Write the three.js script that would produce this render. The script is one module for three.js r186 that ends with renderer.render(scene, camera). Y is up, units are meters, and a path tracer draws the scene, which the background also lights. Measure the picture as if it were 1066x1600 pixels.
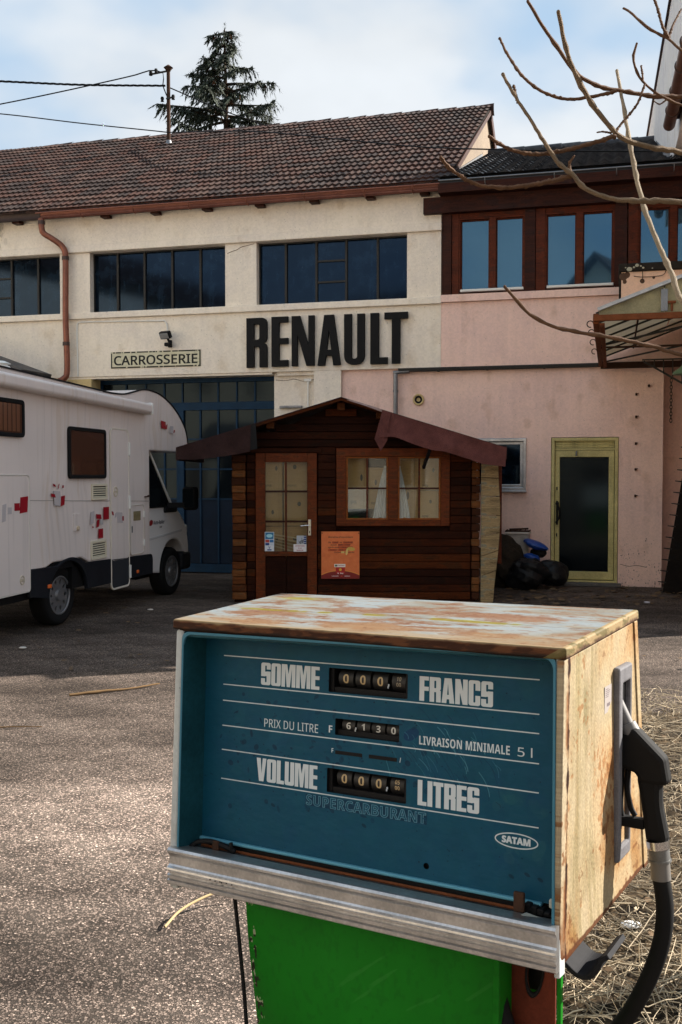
import * as THREE from 'three';
import { mergeGeometries } from 'three/addons/utils/BufferGeometryUtils.js';
import { RoundedBoxGeometry } from 'three/addons/geometries/RoundedBoxGeometry.js';

// ---------------------------------------------------------------- camera, sky, sun, exposure
const scene = new THREE.Scene();
const camera = new THREE.PerspectiveCamera(53.13, 1066 / 1600, 0.05, 2000);
camera.position.set(0, 1.65, 0);
camera.rotation.x = -Math.atan(58 / 1600);
scene.add(camera);
const renderer = new THREE.WebGLRenderer({ antialias: true });
renderer.setSize(682, 1024);
renderer.toneMapping = THREE.LinearToneMapping;
renderer.toneMappingExposure = 2.7;
renderer.shadowMap.enabled = true;
renderer.shadowMap.type = THREE.PCFSoftShadowMap;

const SUN = new THREE.Vector3(0.944 * 0.866, 0.5, -0.33 * 0.866).normalize();   // low, from the right and a little behind the yard
const sun = new THREE.DirectionalLight(new THREE.Color().setRGB(1.0, 0.93, 0.83), 5.0);
sun.position.copy(SUN).multiplyScalar(60).add(new THREE.Vector3(0, 0, -8));
sun.target.position.set(0, 0, -8);
sun.castShadow = true;
sun.shadow.mapSize.set(4096, 4096);
Object.assign(sun.shadow.camera, { left: -25, right: 25, top: 25, bottom: -25, near: 1, far: 140 });
sun.shadow.bias = -0.0004;
scene.add(sun, sun.target);

// ---------------------------------------------------------------- random numbers and noise
function rng(seed) { let a = seed >>> 0; return () => { a = (a + 0x6d2b79f5) | 0; let t = Math.imul(a ^ (a >>> 15), 1 | a); t = (t + Math.imul(t ^ (t >>> 7), 61 | t)) ^ t; return ((t ^ (t >>> 14)) >>> 0) / 4294967296; }; }
const rnd = rng(7);
const rr = (a, b) => a + (b - a) * rnd();
const clamp = (x, a = 0, b = 1) => Math.min(b, Math.max(a, x));
const sstep = (a, b, x) => { const t = clamp((x - a) / (b - a)); return t * t * (3 - 2 * t); };
const lerp = (a, b, t) => a + (b - a) * t;
function hash(i, j, s) { let h = Math.imul(i, 374761393) ^ Math.imul(j, 668265263) ^ Math.imul(s, 974634547); h = Math.imul(h ^ (h >>> 13), 1274126177); return ((h ^ (h >>> 16)) >>> 0) / 4294967296; }
function vnoise(x, y, px, py, s) {            // value noise, repeats after px by py cells
  const i = Math.floor(x), j = Math.floor(y), fx = x - i, fy = y - j, u = fx * fx * (3 - 2 * fx), v = fy * fy * (3 - 2 * fy);
  const m = (a, p) => ((a % p) + p) % p;
  const a = hash(m(i, px), m(j, py), s), b = hash(m(i + 1, px), m(j, py), s), c = hash(m(i, px), m(j + 1, py), s), d = hash(m(i + 1, px), m(j + 1, py), s);
  return a + (b - a) * u + (c - a) * v + (a - b - c + d) * u * v;
}
function fbm(x, y, px, py, oct, s) { let t = 0, n = 0, a = 1; for (let o = 0; o < oct; o++) { t += a * vnoise(x, y, px, py, s + o * 17); n += a; a *= 0.5; x *= 2; y *= 2; px *= 2; py *= 2; } return t / n; }
function noise3(x, y, z, s) { return (vnoise(x + z * 0.37, y - z * 0.61, 512, 512, s) + vnoise(z + 7.1 + x * 0.3, y + x * 0.43 + 3.7, 512, 512, s + 5)) * 0.5; }

// ---------------------------------------------------------------- sky: milky cloud with pale blue gaps
{
  const W = 2048, H = 1024, d = new Float32Array(W * H * 4), sunAz = Math.atan2(SUN.z, SUN.x);
  for (let j = 0; j < H; j++) for (let i = 0; i < W; i++) {
    const el = ((j + 0.5) / H - 0.5) * Math.PI, az = ((i + 0.5) / W - 0.5) * 2 * Math.PI, y = Math.sin(el), x = Math.cos(el) * Math.cos(az), z = Math.cos(el) * Math.sin(az);
    const yy = Math.max(y, 0.02) + 0.18, cx = x / yy * 1.7 + 40, cz = z / yy * 1.7 + 40;
    const n = fbm(cx, cz, 4096, 4096, 6, 11), f = fbm(cx * 2.7 + 9, cz * 2.7, 4096, 4096, 5, 31);
    const cover = sstep(0.35, 0.64, n * 0.72 + f * 0.28 + 0.03);
    const hz = Math.pow(1 - clamp(y), 3);
    const blue = [lerp(0.34, 0.62, hz), lerp(0.55, 0.76, hz), lerp(0.80, 0.90, hz)], cl = 0.70 + 0.22 * f, cloud = [cl * 0.97, cl * 1.02, cl * 1.07];
    const glow = Math.max(0, Math.cos(el - 0.52) * Math.cos(az - sunAz)) ** 6 * 0.25;
    const k = (j * W + i) * 4;
    for (let c = 0; c < 3; c++) d[k + c] = (lerp(blue[c], cloud[c], 0.12 + cover * 0.86) * 1.04 + glow * 0.5) * 0.375;
    d[k + 3] = 1;
    if (y < 0) { d[k] = 0.16; d[k + 1] = 0.15; d[k + 2] = 0.14; }
  }
  const t = new THREE.DataTexture(d, W, H, THREE.RGBAFormat, THREE.FloatType);
  t.mapping = THREE.EquirectangularReflectionMapping; t.magFilter = THREE.LinearFilter; t.minFilter = THREE.LinearFilter; t.needsUpdate = true;
  scene.background = t; scene.environment = t;
}

// ---------------------------------------------------------------- geometry helpers
const V = (x, y, z) => new THREE.Vector3(x, y, z);
const used = {};
function numbered(n) { const k = used[n] = (used[n] ?? -1) + 1; return k ? n + '_' + String(k).padStart(3, '0') : n; }
function boxUV(g) {                             // uv in metres, from the side each face looks to
  const p = g.attributes.position, uv = new Float32Array(p.count * 2), a = V(), b = V(), c = V(), n = V();
  for (let i = 0; i + 2 < p.count; i += 3) {
    a.fromBufferAttribute(p, i); b.fromBufferAttribute(p, i + 1); c.fromBufferAttribute(p, i + 2);
    n.copy(b).sub(a).cross(c.clone().sub(a));
    const X = Math.abs(n.x), Y = Math.abs(n.y), Z = Math.abs(n.z);
    [a, b, c].forEach((q, k) => { const o = (i + k) * 2; if (Z >= X && Z >= Y) { uv[o] = q.x; uv[o + 1] = q.y; } else if (X >= Y) { uv[o] = q.z; uv[o + 1] = q.y; } else { uv[o] = q.x; uv[o + 1] = q.z; } });
  }
  g.setAttribute('uv', new THREE.BufferAttribute(uv, 2));
}
function join(gs, keepUV) {
  gs = (Array.isArray(gs) ? gs.flat(9) : [gs]).map((g) => {
    const keep = keepUV || g.userData.keepUV;
    let q = g.index ? g.toNonIndexed() : g.clone();
    for (const n of Object.keys(q.attributes)) if (!['position', 'normal', 'uv'].includes(n)) q.deleteAttribute(n);
    q.morphAttributes = {};
    if (!q.attributes.normal) q.computeVertexNormals();
    if (!keep || !q.attributes.uv) boxUV(q);
    q.clearGroups();
    return q;
  });
  return gs.length > 1 ? mergeGeometries(gs) : gs[0];
}
function shadow(m) { m.castShadow = true; m.receiveShadow = true; return m; }
function part(name, gs, mat, parent, label) {
  const m = shadow(new THREE.Mesh(gs.isBufferGeometry && gs.userData.done ? gs : join(gs), mat));
  m.name = numbered(name); parent.add(m);
  if (label) m.userData.label = label;
  return m;
}
const parts = (name, gs, mat, parent, label) => gs.map((g) => part(name, g, mat, parent, label));
const done = (g) => { const q = join(g); q.userData.done = true; return q; };
function tag(o, label, category, group) { o.userData.label = label; o.userData.category = category; if (group) o.userData.group = group; return o; }
function thing(name, label, category, pos = [0, 0, 0], turn = 0, group) {
  const o = new THREE.Group(); o.name = numbered(name); o.position.set(...pos); o.rotation.y = turn; scene.add(o);
  return tag(o, label, category, group);
}
function single(name, gs, mat, label, category, pos = [0, 0, 0], turn = 0, group) {
  const m = part(name, gs, mat, scene); m.position.set(...pos); m.rotation.y = turn; return tag(m, label, category, group);
}
function structure(name, gs, mat) { const m = part(name, gs, mat, scene); m.userData.kind = 'structure'; return m; }
const box = (x0, x1, y0, y1, z0, z1) => new THREE.BoxGeometry(Math.abs(x1 - x0), Math.abs(y1 - y0), Math.abs(z1 - z0)).translate((x0 + x1) / 2, (y0 + y1) / 2, (z0 + z1) / 2);
function rbox(x0, x1, y0, y1, z0, z1, r = 0.01, s = 2) {
  const w = Math.abs(x1 - x0), h = Math.abs(y1 - y0), d = Math.abs(z1 - z0);
  return new RoundedBoxGeometry(w, h, d, s, Math.min(r, w * 0.49, h * 0.49, d * 0.49)).translate((x0 + x1) / 2, (y0 + y1) / 2, (z0 + z1) / 2);
}
function bar(p, q, w, h, up = V(0, 1, 0)) {      // a box beam from p to q
  const a = V(...p), b = V(...q), d = b.clone().sub(a), L = d.length(); d.normalize();
  if (Math.abs(d.dot(up)) > 0.95) up = V(0, 0, 1);
  const x = d.clone().cross(up).normalize(), y = x.clone().cross(d);
  return new THREE.BoxGeometry(w, h, L).applyMatrix4(new THREE.Matrix4().makeBasis(x, y, d.clone().negate())).translate((a.x + b.x) / 2, (a.y + b.y) / 2, (a.z + b.z) / 2);
}
function cyl(p, q, r0, r1 = r0, n = 12, open = false) {
  const a = V(...p), b = V(...q), d = b.clone().sub(a), L = d.length();
  return new THREE.CylinderGeometry(r1, r0, L, n, 1, open).applyQuaternion(new THREE.Quaternion().setFromUnitVectors(V(0, 1, 0), d.normalize())).translate((a.x + b.x) / 2, (a.y + b.y) / 2, (a.z + b.z) / 2);
}
const curve = (pts, tension = 0.5) => new THREE.CatmullRomCurve3(pts.map((p) => V(...p)), false, 'centripetal', tension);
const tube = (pts, r, seg = 32, n = 8) => new THREE.TubeGeometry(curve(pts), seg, r, n);
function taper(pts, r0, r1, seg = 40, n = 8, knob = 0, seed = 1) {   // a tube that narrows, with knots
  const g = new THREE.TubeGeometry(curve(pts), seg, 1, n), c = curve(pts), p = g.attributes.position, q = rng(seed);
  const kn = Array.from({ length: seg + 1 }, () => 1 + knob * (q() < 0.2 ? 1.3 : (q() - 0.5) * 0.6)), jx = Array.from({ length: seg + 1 }, () => (q() - 0.5) * knob), jy = Array.from({ length: seg + 1 }, () => (q() - 0.5) * knob);
  for (let i = 0; i <= seg; i++) {
    const o = c.getPointAt(i / seg), r = lerp(r0, r1, i / seg) * kn[i];
    for (let j = 0; j <= n; j++) { const k = i * (n + 1) + j; p.setXYZ(k, o.x + jx[i] * r * 1.6 + (p.getX(k) - o.x) * r, o.y + jy[i] * r * 1.6 + (p.getY(k) - o.y) * r, o.z + (p.getZ(k) - o.z) * r); }
  }
  g.computeVertexNormals();
  const e = c.getPointAt(1);
  return [g, new THREE.SphereGeometry(r1 * 1.02, 6, 5).translate(e.x, e.y, e.z)];
}
function poly(pts, depth, bevel = 0) {          // an outline in x, y pushed along z from 0 to depth
  const s = Array.isArray(pts) ? new THREE.Shape(pts.map((p) => new THREE.Vector2(...p))) : pts;
  return new THREE.ExtrudeGeometry(s, bevel ? { depth: depth - 2 * bevel, bevelEnabled: true, bevelSize: bevel, bevelThickness: bevel, bevelOffset: -bevel, bevelSegments: 2, curveSegments: 10 } : { depth, bevelEnabled: false, curveSegments: 12 }).translate(0, 0, bevel);
}
function rectShape(x0, x1, y0, y1, r = 0) {
  const s = new THREE.Shape();
  if (!r) { s.moveTo(x0, y0); s.lineTo(x1, y0); s.lineTo(x1, y1); s.lineTo(x0, y1); s.closePath(); return s; }
  s.moveTo(x0 + r, y0); s.lineTo(x1 - r, y0); s.quadraticCurveTo(x1, y0, x1, y0 + r); s.lineTo(x1, y1 - r); s.quadraticCurveTo(x1, y1, x1 - r, y1); s.lineTo(x0 + r, y1); s.quadraticCurveTo(x0, y1, x0, y1 - r); s.lineTo(x0, y0 + r); s.quadraticCurveTo(x0, y0, x0 + r, y0);
  return s;
}
function ringShape(x0, x1, y0, y1, t, r = 0) { const s = rectShape(x0, x1, y0, y1, r); s.holes.push(new THREE.Path(rectShape(x0 + t, x1 - t, y0 + t, y1 - t, Math.max(0, r - t * 0.6)).getPoints(8))); return s; }

// ---------------------------------------------------------------- textures
function dataTex(size, fn, srgb = true, h = size) {
  const d = new Uint8Array(size * h * 4);
  for (let j = 0; j < h; j++) for (let i = 0; i < size; i++) { const c = fn((i + 0.5) / size, (j + 0.5) / h), k = (j * size + i) * 4; d[k] = clamp(c[0], 0, 255); d[k + 1] = clamp(c[1], 0, 255); d[k + 2] = clamp(c[2], 0, 255); d[k + 3] = 255; }
  const t = new THREE.DataTexture(d, size, h, THREE.RGBAFormat);
  t.wrapS = t.wrapT = THREE.RepeatWrapping; t.magFilter = THREE.LinearFilter; t.minFilter = THREE.LinearMipmapLinearFilter; t.generateMipmaps = true;
  if (srgb) t.colorSpace = THREE.SRGBColorSpace;
  t.needsUpdate = true; return t;
}
function canvasTex(w, h, draw) {
  const c = document.createElement('canvas'); c.width = w; c.height = h; draw(c.getContext('2d'), w, h);
  const t = new THREE.CanvasTexture(c); t.colorSpace = THREE.SRGBColorSpace; t.anisotropy = 8; return t;
}
function sized(t, m) { const q = t.clone(); q.repeat.set(1 / m, 1 / (Array.isArray(m) ? m[1] : m)); if (Array.isArray(m)) q.repeat.set(1 / m[0], 1 / m[1]); q.needsUpdate = true; return q; }
const lin = (r, g, b) => new THREE.Color().setRGB(r, g, b);
function std(rgb, rough = 0.8, o = {}) { return new THREE.MeshPhysicalMaterial({ color: lin(...rgb), roughness: rough, specularIntensity: o.metalness ? 1 : 0.3, ...o }); }
function phys(rgb, rough = 0.5, o = {}) { return new THREE.MeshPhysicalMaterial({ color: lin(...rgb), roughness: rough, ...o }); }

const plasterTex = dataTex(1024, (x, y) => {     // rendered wall: mottled, with run-off streaks and specks
  const a = fbm(x * 6, y * 6, 6, 6, 6, 3), s = fbm(x * 40, y * 3, 40, 3, 4, 8), f = fbm(x * 120, y * 120, 120, 120, 2, 19), w = fbm(x * 14, y * 10, 14, 10, 5, 71);
  let v = 249 + (a - 0.5) * 26 + (s - 0.5) * 14 + (f - 0.5) * 18; const d = sstep(0.60, 0.85, w) * 15; v -= d;
  const speck = hash(Math.floor(x * 340), Math.floor(y * 340), 5) > 0.9985 ? 60 : 0;
  return [v - speck, v - d * 0.25 - speck, v - d * 0.6 - (a - 0.5) * 10 - speck];
});
const plasterBump = dataTex(512, (x, y) => { const v = fbm(x * 60, y * 60, 60, 60, 4, 23) * 255; return [v, v, v]; }, false);
const fineTex = dataTex(512, (x, y) => { const v = 215 + (fbm(x * 8, y * 8, 8, 8, 6, 41) - 0.5) * 60 + (fbm(x * 90, y * 90, 90, 90, 2, 43) - 0.5) * 34; return [v, v, v]; });
const fineBump = dataTex(512, (x, y) => { const v = fbm(x * 40, y * 40, 40, 40, 5, 47) * 255; return [v, v, v]; }, false);
const woodTex = dataTex(1024, (x, y) => {        // grain runs along x; weathered patches and knots
  const w = fbm(x * 3, y * 6, 3, 6, 4, 51) * 1.6, g = Math.abs(Math.sin((y * 34 + w * 9) * Math.PI)), f = fbm(x * 6, y * 150, 6, 150, 3, 53), p = fbm(x * 5, y * 7, 5, 7, 5, 57);
  let v = 150 + g * 34 + (f - 0.5) * 70 + (p - 0.5) * 90;
  let kn = 0; for (let k = 0; k < 9; k++) { const dx = (x - hash(k, 1, 3)) * 1.0, dy = (y - hash(k, 2, 3)) * 1.6, r = Math.hypot(dx, dy); kn = Math.max(kn, 1 - sstep(0.006, 0.016, r)); }
  v *= 1 - kn * 0.65;
  const grey = sstep(0.60, 0.74, p);
  return [lerp(v * 1.05, v * 0.8, grey), lerp(v * 0.98, v * 0.86, grey), lerp(v * 0.92, v * 0.95, grey)];
});
const woodBump = dataTex(512, (x, y) => { const v = (fbm(x * 6, y * 110, 6, 110, 3, 53) * 0.7 + 0.3 * fbm(x * 4, y * 8, 4, 8, 3, 5)) * 255; return [v, v, v]; }, false);
const dustTex = dataTex(512, (x, y) => { const a = fbm(x * 5, y * 5, 5, 5, 6, 601), s = fbm(x * 24, y * 3, 24, 3, 4, 607), v = 90 + sstep(0.4, 0.75, a) * 110 + sstep(0.55, 0.8, s) * 50; return [v, v * 0.98, v * 0.94]; });
// asphalt: a map of worn stones, each its own tone, and the height of the same stones
function stones(x, y, n, s) { const gx = x * n, gy = y * n, ci = Math.floor(gx), cj = Math.floor(gy); let b = 9, b2 = 9, id = 0; for (let i = -1; i <= 1; i++) for (let j = -1; j <= 1; j++) { const a = (((ci + i) % n) + n) % n, c = (((cj + j) % n) + n) % n, px = ci + i + hash(a, c, s), py = cj + j + hash(a, c, s + 1), q = Math.hypot(gx - px, gy - py); if (q < b) { b2 = b; b = q; id = hash(a, c, s + 2); } else if (q < b2) b2 = q; } return [b, b2 - b, id]; }
const stoneMaps = (() => {
  const S = 1024, col = new Uint8Array(S * S * 4), hgt = new Uint8Array(S * S * 4);
  for (let j = 0; j < S; j++) for (let i = 0; i < S; i++) {
    const x = (i + 0.5) / S, y = (j + 0.5) / S, [d, e, id] = stones(x, y, 86, 101), [d2, e2, id2] = stones(x, y, 190, 131), big = id > 0.45 ? sstep(0.02, 0.22, e) : 0, small = sstep(0.02, 0.3, e2) * 0.6;
    const patch = fbm(x * 5, y * 5, 5, 5, 5, 141), tone = big > 0.3 ? 104 + Math.pow(id * 1.8 - 0.8, 2) * 62 : 88 + id2 * 48;
    let v = lerp(55, tone, Math.max(big, small)) + (patch - 0.5) * 46;
    if (id > 0.985 && big > 0.3) v += 34;
    const k = (j * S + i) * 4, warm = id * 10; col[k] = clamp(v + warm, 0, 255); col[k + 1] = clamp(v * 0.945 + warm * 0.4, 0, 255); col[k + 2] = clamp(v * 0.90 + warm * 0.3, 0, 255); col[k + 3] = 255;
    const h = clamp(Math.max(big * (0.6 + 0.4 * id), small * 0.55) * 255, 0, 255); hgt[k] = hgt[k + 1] = hgt[k + 2] = h; hgt[k + 3] = 255;
  }
  return [col, hgt].map((d, n) => { const t = new THREE.DataTexture(d, S, S, THREE.RGBAFormat); t.wrapS = t.wrapT = THREE.RepeatWrapping; t.magFilter = THREE.LinearFilter; t.minFilter = THREE.LinearMipmapLinearFilter; t.generateMipmaps = true; if (!n) t.colorSpace = THREE.SRGBColorSpace; t.needsUpdate = true; return t; });
})();

// ---------------------------------------------------------------- materials
const plaster = (rgb, size = 3.1) => std(rgb, 0.92, { map: sized(plasterTex, size), bumpMap: sized(plasterBump, 0.55), bumpScale: 0.004 });
const M = {
  cream: plaster([0.89, 0.80, 0.68]), pink: plaster([0.90, 0.64, 0.55], 2.7), peach: plaster([0.92, 0.62, 0.44], 1.9), white: plaster([0.92, 0.88, 0.84], 3.3), ochre: plaster([0.62, 0.48, 0.24], 2.2),
  glassDark: phys([0.010, 0.024, 0.046], 0.07, { map: sized(dustTex, 0.9), ior: 1.5, specularColor: lin(0.35, 0.6, 1.0) }), glassBlue: phys([0.015, 0.04, 0.075], 0.03, { ior: 2.35, specularColor: lin(0.36, 0.72, 1) }), glassDoor: phys([0.005, 0.007, 0.009], 0.09, { ior: 1.28, specularColor: lin(0.7, 0.9, 1) }),
  ironDark: std([0.03, 0.028, 0.025], 0.7, { metalness: 0.3 }), black: std([0.008, 0.008, 0.009], 0.6), rubber: phys([0.008, 0.008, 0.0085], 0.75, { specularIntensity: 0.35 }),
  copper: std([0.33, 0.12, 0.075], 0.42, { metalness: 0.55, map: sized(fineTex, 0.9) }), copperOld: std([0.09, 0.055, 0.045], 0.6, { metalness: 0.3, map: sized(fineTex, 0.7) }),
  zinc: std([0.30, 0.31, 0.33], 0.45, { metalness: 0.7, map: sized(fineTex, 0.8) }), alu: std([0.66, 0.67, 0.70], 0.34, { metalness: 0.85, map: sized(fineTex, 0.6) }), chrome: std([0.7, 0.7, 0.7], 0.2, { metalness: 1 }),
  blueSteel: phys([0.007, 0.042, 0.095], 0.6, { specularIntensity: 0.35, map: sized(fineTex, 0.8) }), panelBlue: phys([0.004, 0.018, 0.044], 0.6, { specularIntensity: 0.35, map: sized(fineTex, 1.1) }),
  timber: phys([0.20, 0.048, 0.019], 0.55, { specularIntensity: 0.3, map: sized(woodTex, [1.1, 0.9]), bumpMap: sized(woodBump, [1.1, 0.9]), bumpScale: 0.003 }), timberDark: phys([0.085, 0.027, 0.017], 0.6, { specularIntensity: 0.3, map: sized(woodTex, [1.4, 0.9]), bumpMap: sized(woodBump, [1.4, 0.9]), bumpScale: 0.003 }),
  frameWood: phys([0.25, 0.062, 0.015], 0.55, { specularIntensity: 0.3, map: sized(woodTex, [0.7, 0.5]), bumpMap: sized(woodBump, [0.7, 0.5]), bumpScale: 0.002 }),
  yellow: std([0.78, 0.68, 0.30], 0.5, { map: sized(fineTex, 1.2) }), paintWhite: phys([0.80, 0.76, 0.73], 0.35, { clearcoat: 0.3, clearcoatRoughness: 0.3 }),
  rust: std([0.24, 0.075, 0.028], 0.85, { map: sized(fineTex, 0.35), bumpMap: sized(fineBump, 0.3), bumpScale: 0.003 }), rustDark: std([0.07, 0.035, 0.022], 0.85, { map: sized(fineTex, 0.3) }),
  whiteTrim: std([0.75, 0.74, 0.70], 0.5), greyPlastic: std([0.22, 0.215, 0.23], 0.55, { map: sized(fineTex, 0.25) }), card: std([0.44, 0.31, 0.16], 0.9, { map: sized(fineTex, 0.7) }),
  felt: std([0.17, 0.062, 0.055], 0.95, { map: sized(fineTex, 0.5), bumpMap: sized(fineBump, 0.25), bumpScale: 0.006 }), feltDark: std([0.055, 0.028, 0.026], 0.95, { map: sized(fineTex, 0.6), bumpMap: sized(fineBump, 0.3), bumpScale: 0.006 }),
};
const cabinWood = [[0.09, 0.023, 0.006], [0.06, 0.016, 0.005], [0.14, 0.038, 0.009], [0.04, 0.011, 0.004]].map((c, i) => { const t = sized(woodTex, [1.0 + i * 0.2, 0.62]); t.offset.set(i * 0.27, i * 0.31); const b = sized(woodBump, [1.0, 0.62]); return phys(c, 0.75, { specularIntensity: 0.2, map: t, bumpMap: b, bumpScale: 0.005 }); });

// ---------------------------------------------------------------- the frame of the long facade: u to the right along it, v up, w out of it
const TH = Math.atan(1600 / 6033), FO = V(1.4908, 0, -15.789), FU = V(Math.cos(TH), 0, Math.sin(TH)), FN = V(-Math.sin(TH), 0, Math.cos(TH)), FR = -TH;
const FW = (u, v, w) => FO.clone().addScaledVector(FU, u).addScaledVector(FN, w).setY(v).toArray();

// ================================================================ GROUND
function sheet(xs, zs, yf, cf) {
  const g = new THREE.BufferGeometry(), P = [], N = [], UVs = [], C = [], I = [], nx = xs.length;
  zs.forEach((z) => xs.forEach((x) => { P.push(x, yf(x, z), z); N.push(0, 1, 0); UVs.push(x, z); C.push(...cf(x, z)); }));
  for (let j = 0; j + 1 < zs.length; j++) for (let i = 0; i + 1 < nx; i++) { const a = j * nx + i, b = a + 1, c = a + nx, d = c + 1; I.push(a, c, b, b, c, d); }
  g.setAttribute('position', new THREE.Float32BufferAttribute(P, 3)); g.setAttribute('normal', new THREE.Float32BufferAttribute(N, 3));
  g.setAttribute('uv', new THREE.Float32BufferAttribute(UVs, 2)); g.setAttribute('color', new THREE.Float32BufferAttribute(C, 3));
  g.setIndex(I); g.computeVertexNormals(); g.userData.done = true; return g;
}
const span = (a, b, s) => Array.from({ length: Math.round((b - a) / s) + 1 }, (_, i) => a + i * s);
{
  const xs = [-300, -120, -50, -25, -14, ...span(-9, 9, 0.15), 14, 25, 50, 120, 300], zs = [-300, -120, -60, -35, ...span(-22, -1.5, 0.15), 3, 12, 30, 80, 300];
  const g = sheet(xs, zs, (x, z) => (Math.abs(x) < 9 && z > -22 && z < -1.6 ? (fbm(x * 0.5 + 50, z * 0.5 + 50, 999, 999, 3, 61) - 0.5) * 0.024 : 0), (x, z) => {
    let v = 1.0 + (fbm(x * 0.55 + 60, z * 0.9 + 60, 999, 999, 6, 67) - 0.5) * 1.1;
    const dust = Math.exp(-(((x + 1.1) / 0.5) ** 2 + ((z + 4.9) / 0.55) ** 2)) * (0.4 + 0.8 * fbm(x * 6 + 80, z * 6 + 80, 999, 999, 4, 77));     // pale spilled dust in the yard
    const d2 = Math.exp(-(((x + 0.55) / 0.55) ** 2 + ((z + 5.6) / 0.2) ** 2)) * 0.6;
    const damp = sstep(0.52, 0.66, fbm(x * 0.9 + 20, z * 0.9 + 20, 999, 999, 4, 83));
    const coarse = sstep(0.45, 0.6, fbm(x * 1.7 + 40, z * 1.7 + 40, 999, 999, 5, 87));
    v = v * (1 - 0.26 * damp) * (1 - 0.16 * coarse) + 1.7 * dust + 0.8 * d2;
    return [v, v * 0.985, v * 0.96];
  });
  const m = new THREE.MeshPhysicalMaterial({ color: lin(0.93, 0.885, 0.845), specularIntensity: 0.2, roughness: 0.95, vertexColors: true, map: sized(stoneMaps[0], 0.74), bumpMap: sized(stoneMaps[1], 0.74), bumpScale: 0.008 });
  structure('ground', g, m);
  // bare earth to the right of the pump, under the straw
  const soilTex = dataTex(512, (x, y) => { const a = fbm(x * 10, y * 10, 10, 10, 6, 151), b = fbm(x * 60, y * 60, 60, 60, 3, 157), v = 62 + (a - 0.5) * 90 + (b - 0.5) * 80; return [v * 1.12, v * 0.96, v * 0.76]; });
  const edge = (x, z) => { const n = fbm(x * 1.6 + 30, z * 1.6 + 30, 999, 999, 4, 163); return Math.min(sstep(0.0, 0.5, x - 0.28 - 0.1 * (-z - 3) - (n - 0.5) * 0.5), sstep(0, 0.9, z + 7.5 - (n - 0.5) * 0.9)); };
  const soil = sheet(span(0, 7.2, 0.06), span(-8.4, -2, 0.06), (x, z) => lerp(-0.05, 0.022 + (fbm(x * 3 + 9, z * 3 + 9, 999, 999, 4, 167) - 0.5) * 0.06, edge(x, z)), () => [1, 1, 1]);
  structure('soil', soil, new THREE.MeshPhysicalMaterial({ color: lin(0.8, 0.76, 0.70), specularIntensity: 0.2, roughness: 1, vertexColors: true, map: sized(soilTex, 0.9), bumpMap: sized(soilTex, 0.9), bumpScale: 0.02 }));
}

// ================================================================ ROOF TILES
function tileGeo(w, len, rise, waves, lip) {     // x across, y up the slope, z out of it
  const n = waves * 6, P = [], I = [];
  const z = (x) => rise * (0.5 - 0.5 * Math.cos(x / w * waves * 2 * Math.PI)) ** 1.6;
  for (let i = 0; i <= n; i++) { const x = i / n * w, h = z(x); P.push(x, 0, h + lip - 0.028, x, 0, h + lip, x, len, h * 0.9 + 0.004); }
  for (let i = 0; i < n; i++) { const a = i * 3; I.push(a, a + 3, a + 1, a + 1, a + 3, a + 4, a + 1, a + 4, a + 2, a + 2, a + 4, a + 5); }
  const g = new THREE.BufferGeometry(); g.setAttribute('position', new THREE.Float32BufferAttribute(P, 3)); g.setIndex(I);
  const q = g.toNonIndexed(); q.computeVertexNormals(); q.userData.done = true; boxUV(q); return q;
}
function tiles(parent, mats, geo, o) {           // the 300 nearest as tiles of their own, the rest as one mass
  const list = [], tilt = o.pitch - Math.PI / 2, q = rng(o.seed);
  for (let r = 0; r < o.rows; r++) for (let c = 0; c < o.cols; c++) {
    const u = o.u1 - (c + 1) * o.w, s = r * o.gauge;
    if (o.skip?.(u, s)) continue;
    list.push({ u: u + (q() - 0.5) * 0.006, v: o.v0 + s * Math.sin(o.pitch), w: o.w0 - s * Math.cos(o.pitch), rank: o.u1 - u + s * 0.45, roll: (q() - 0.5) * 0.018, lift: (q() - 0.5) * 0.02, m: Math.floor(q() * mats.length) });
  }
  list.sort((a, b) => a.rank - b.rank);
  const mat4 = (t) => new THREE.Matrix4().compose(V(t.u, t.v, t.w), new THREE.Quaternion().setFromEuler(new THREE.Euler(tilt + t.lift, 0, t.roll, 'XYZ')), V(1, 1, 1));
  list.slice(0, 300).forEach((t) => { const m = part('roof_tile', geo, mats[t.m], parent); m.applyMatrix4(mat4(t)); });
  const rest = list.slice(300);
  mats.forEach((mt, k) => { const gs = rest.filter((t) => t.m === k).map((t) => geo.clone().applyMatrix4(mat4(t))); if (gs.length) { const m = part('roof_tile_field', gs, mt, parent); m.userData.kind = 'stuff'; } });
}
const clay = [[0.078, 0.042, 0.034], [0.062, 0.036, 0.030], [0.10, 0.060, 0.048], [0.042, 0.028, 0.025], [0.085, 0.042, 0.032], [0.066, 0.047, 0.042]].map((c) => std(c, 0.8, { map: sized(fineTex, 0.5), bumpMap: sized(fineBump, 0.2), bumpScale: 0.003 }));
const slate = [[0.075, 0.075, 0.082], [0.095, 0.095, 0.10], [0.06, 0.061, 0.068]].map((c) => std(c, 0.28, { map: sized(fineTex, 0.4) }));

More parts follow.
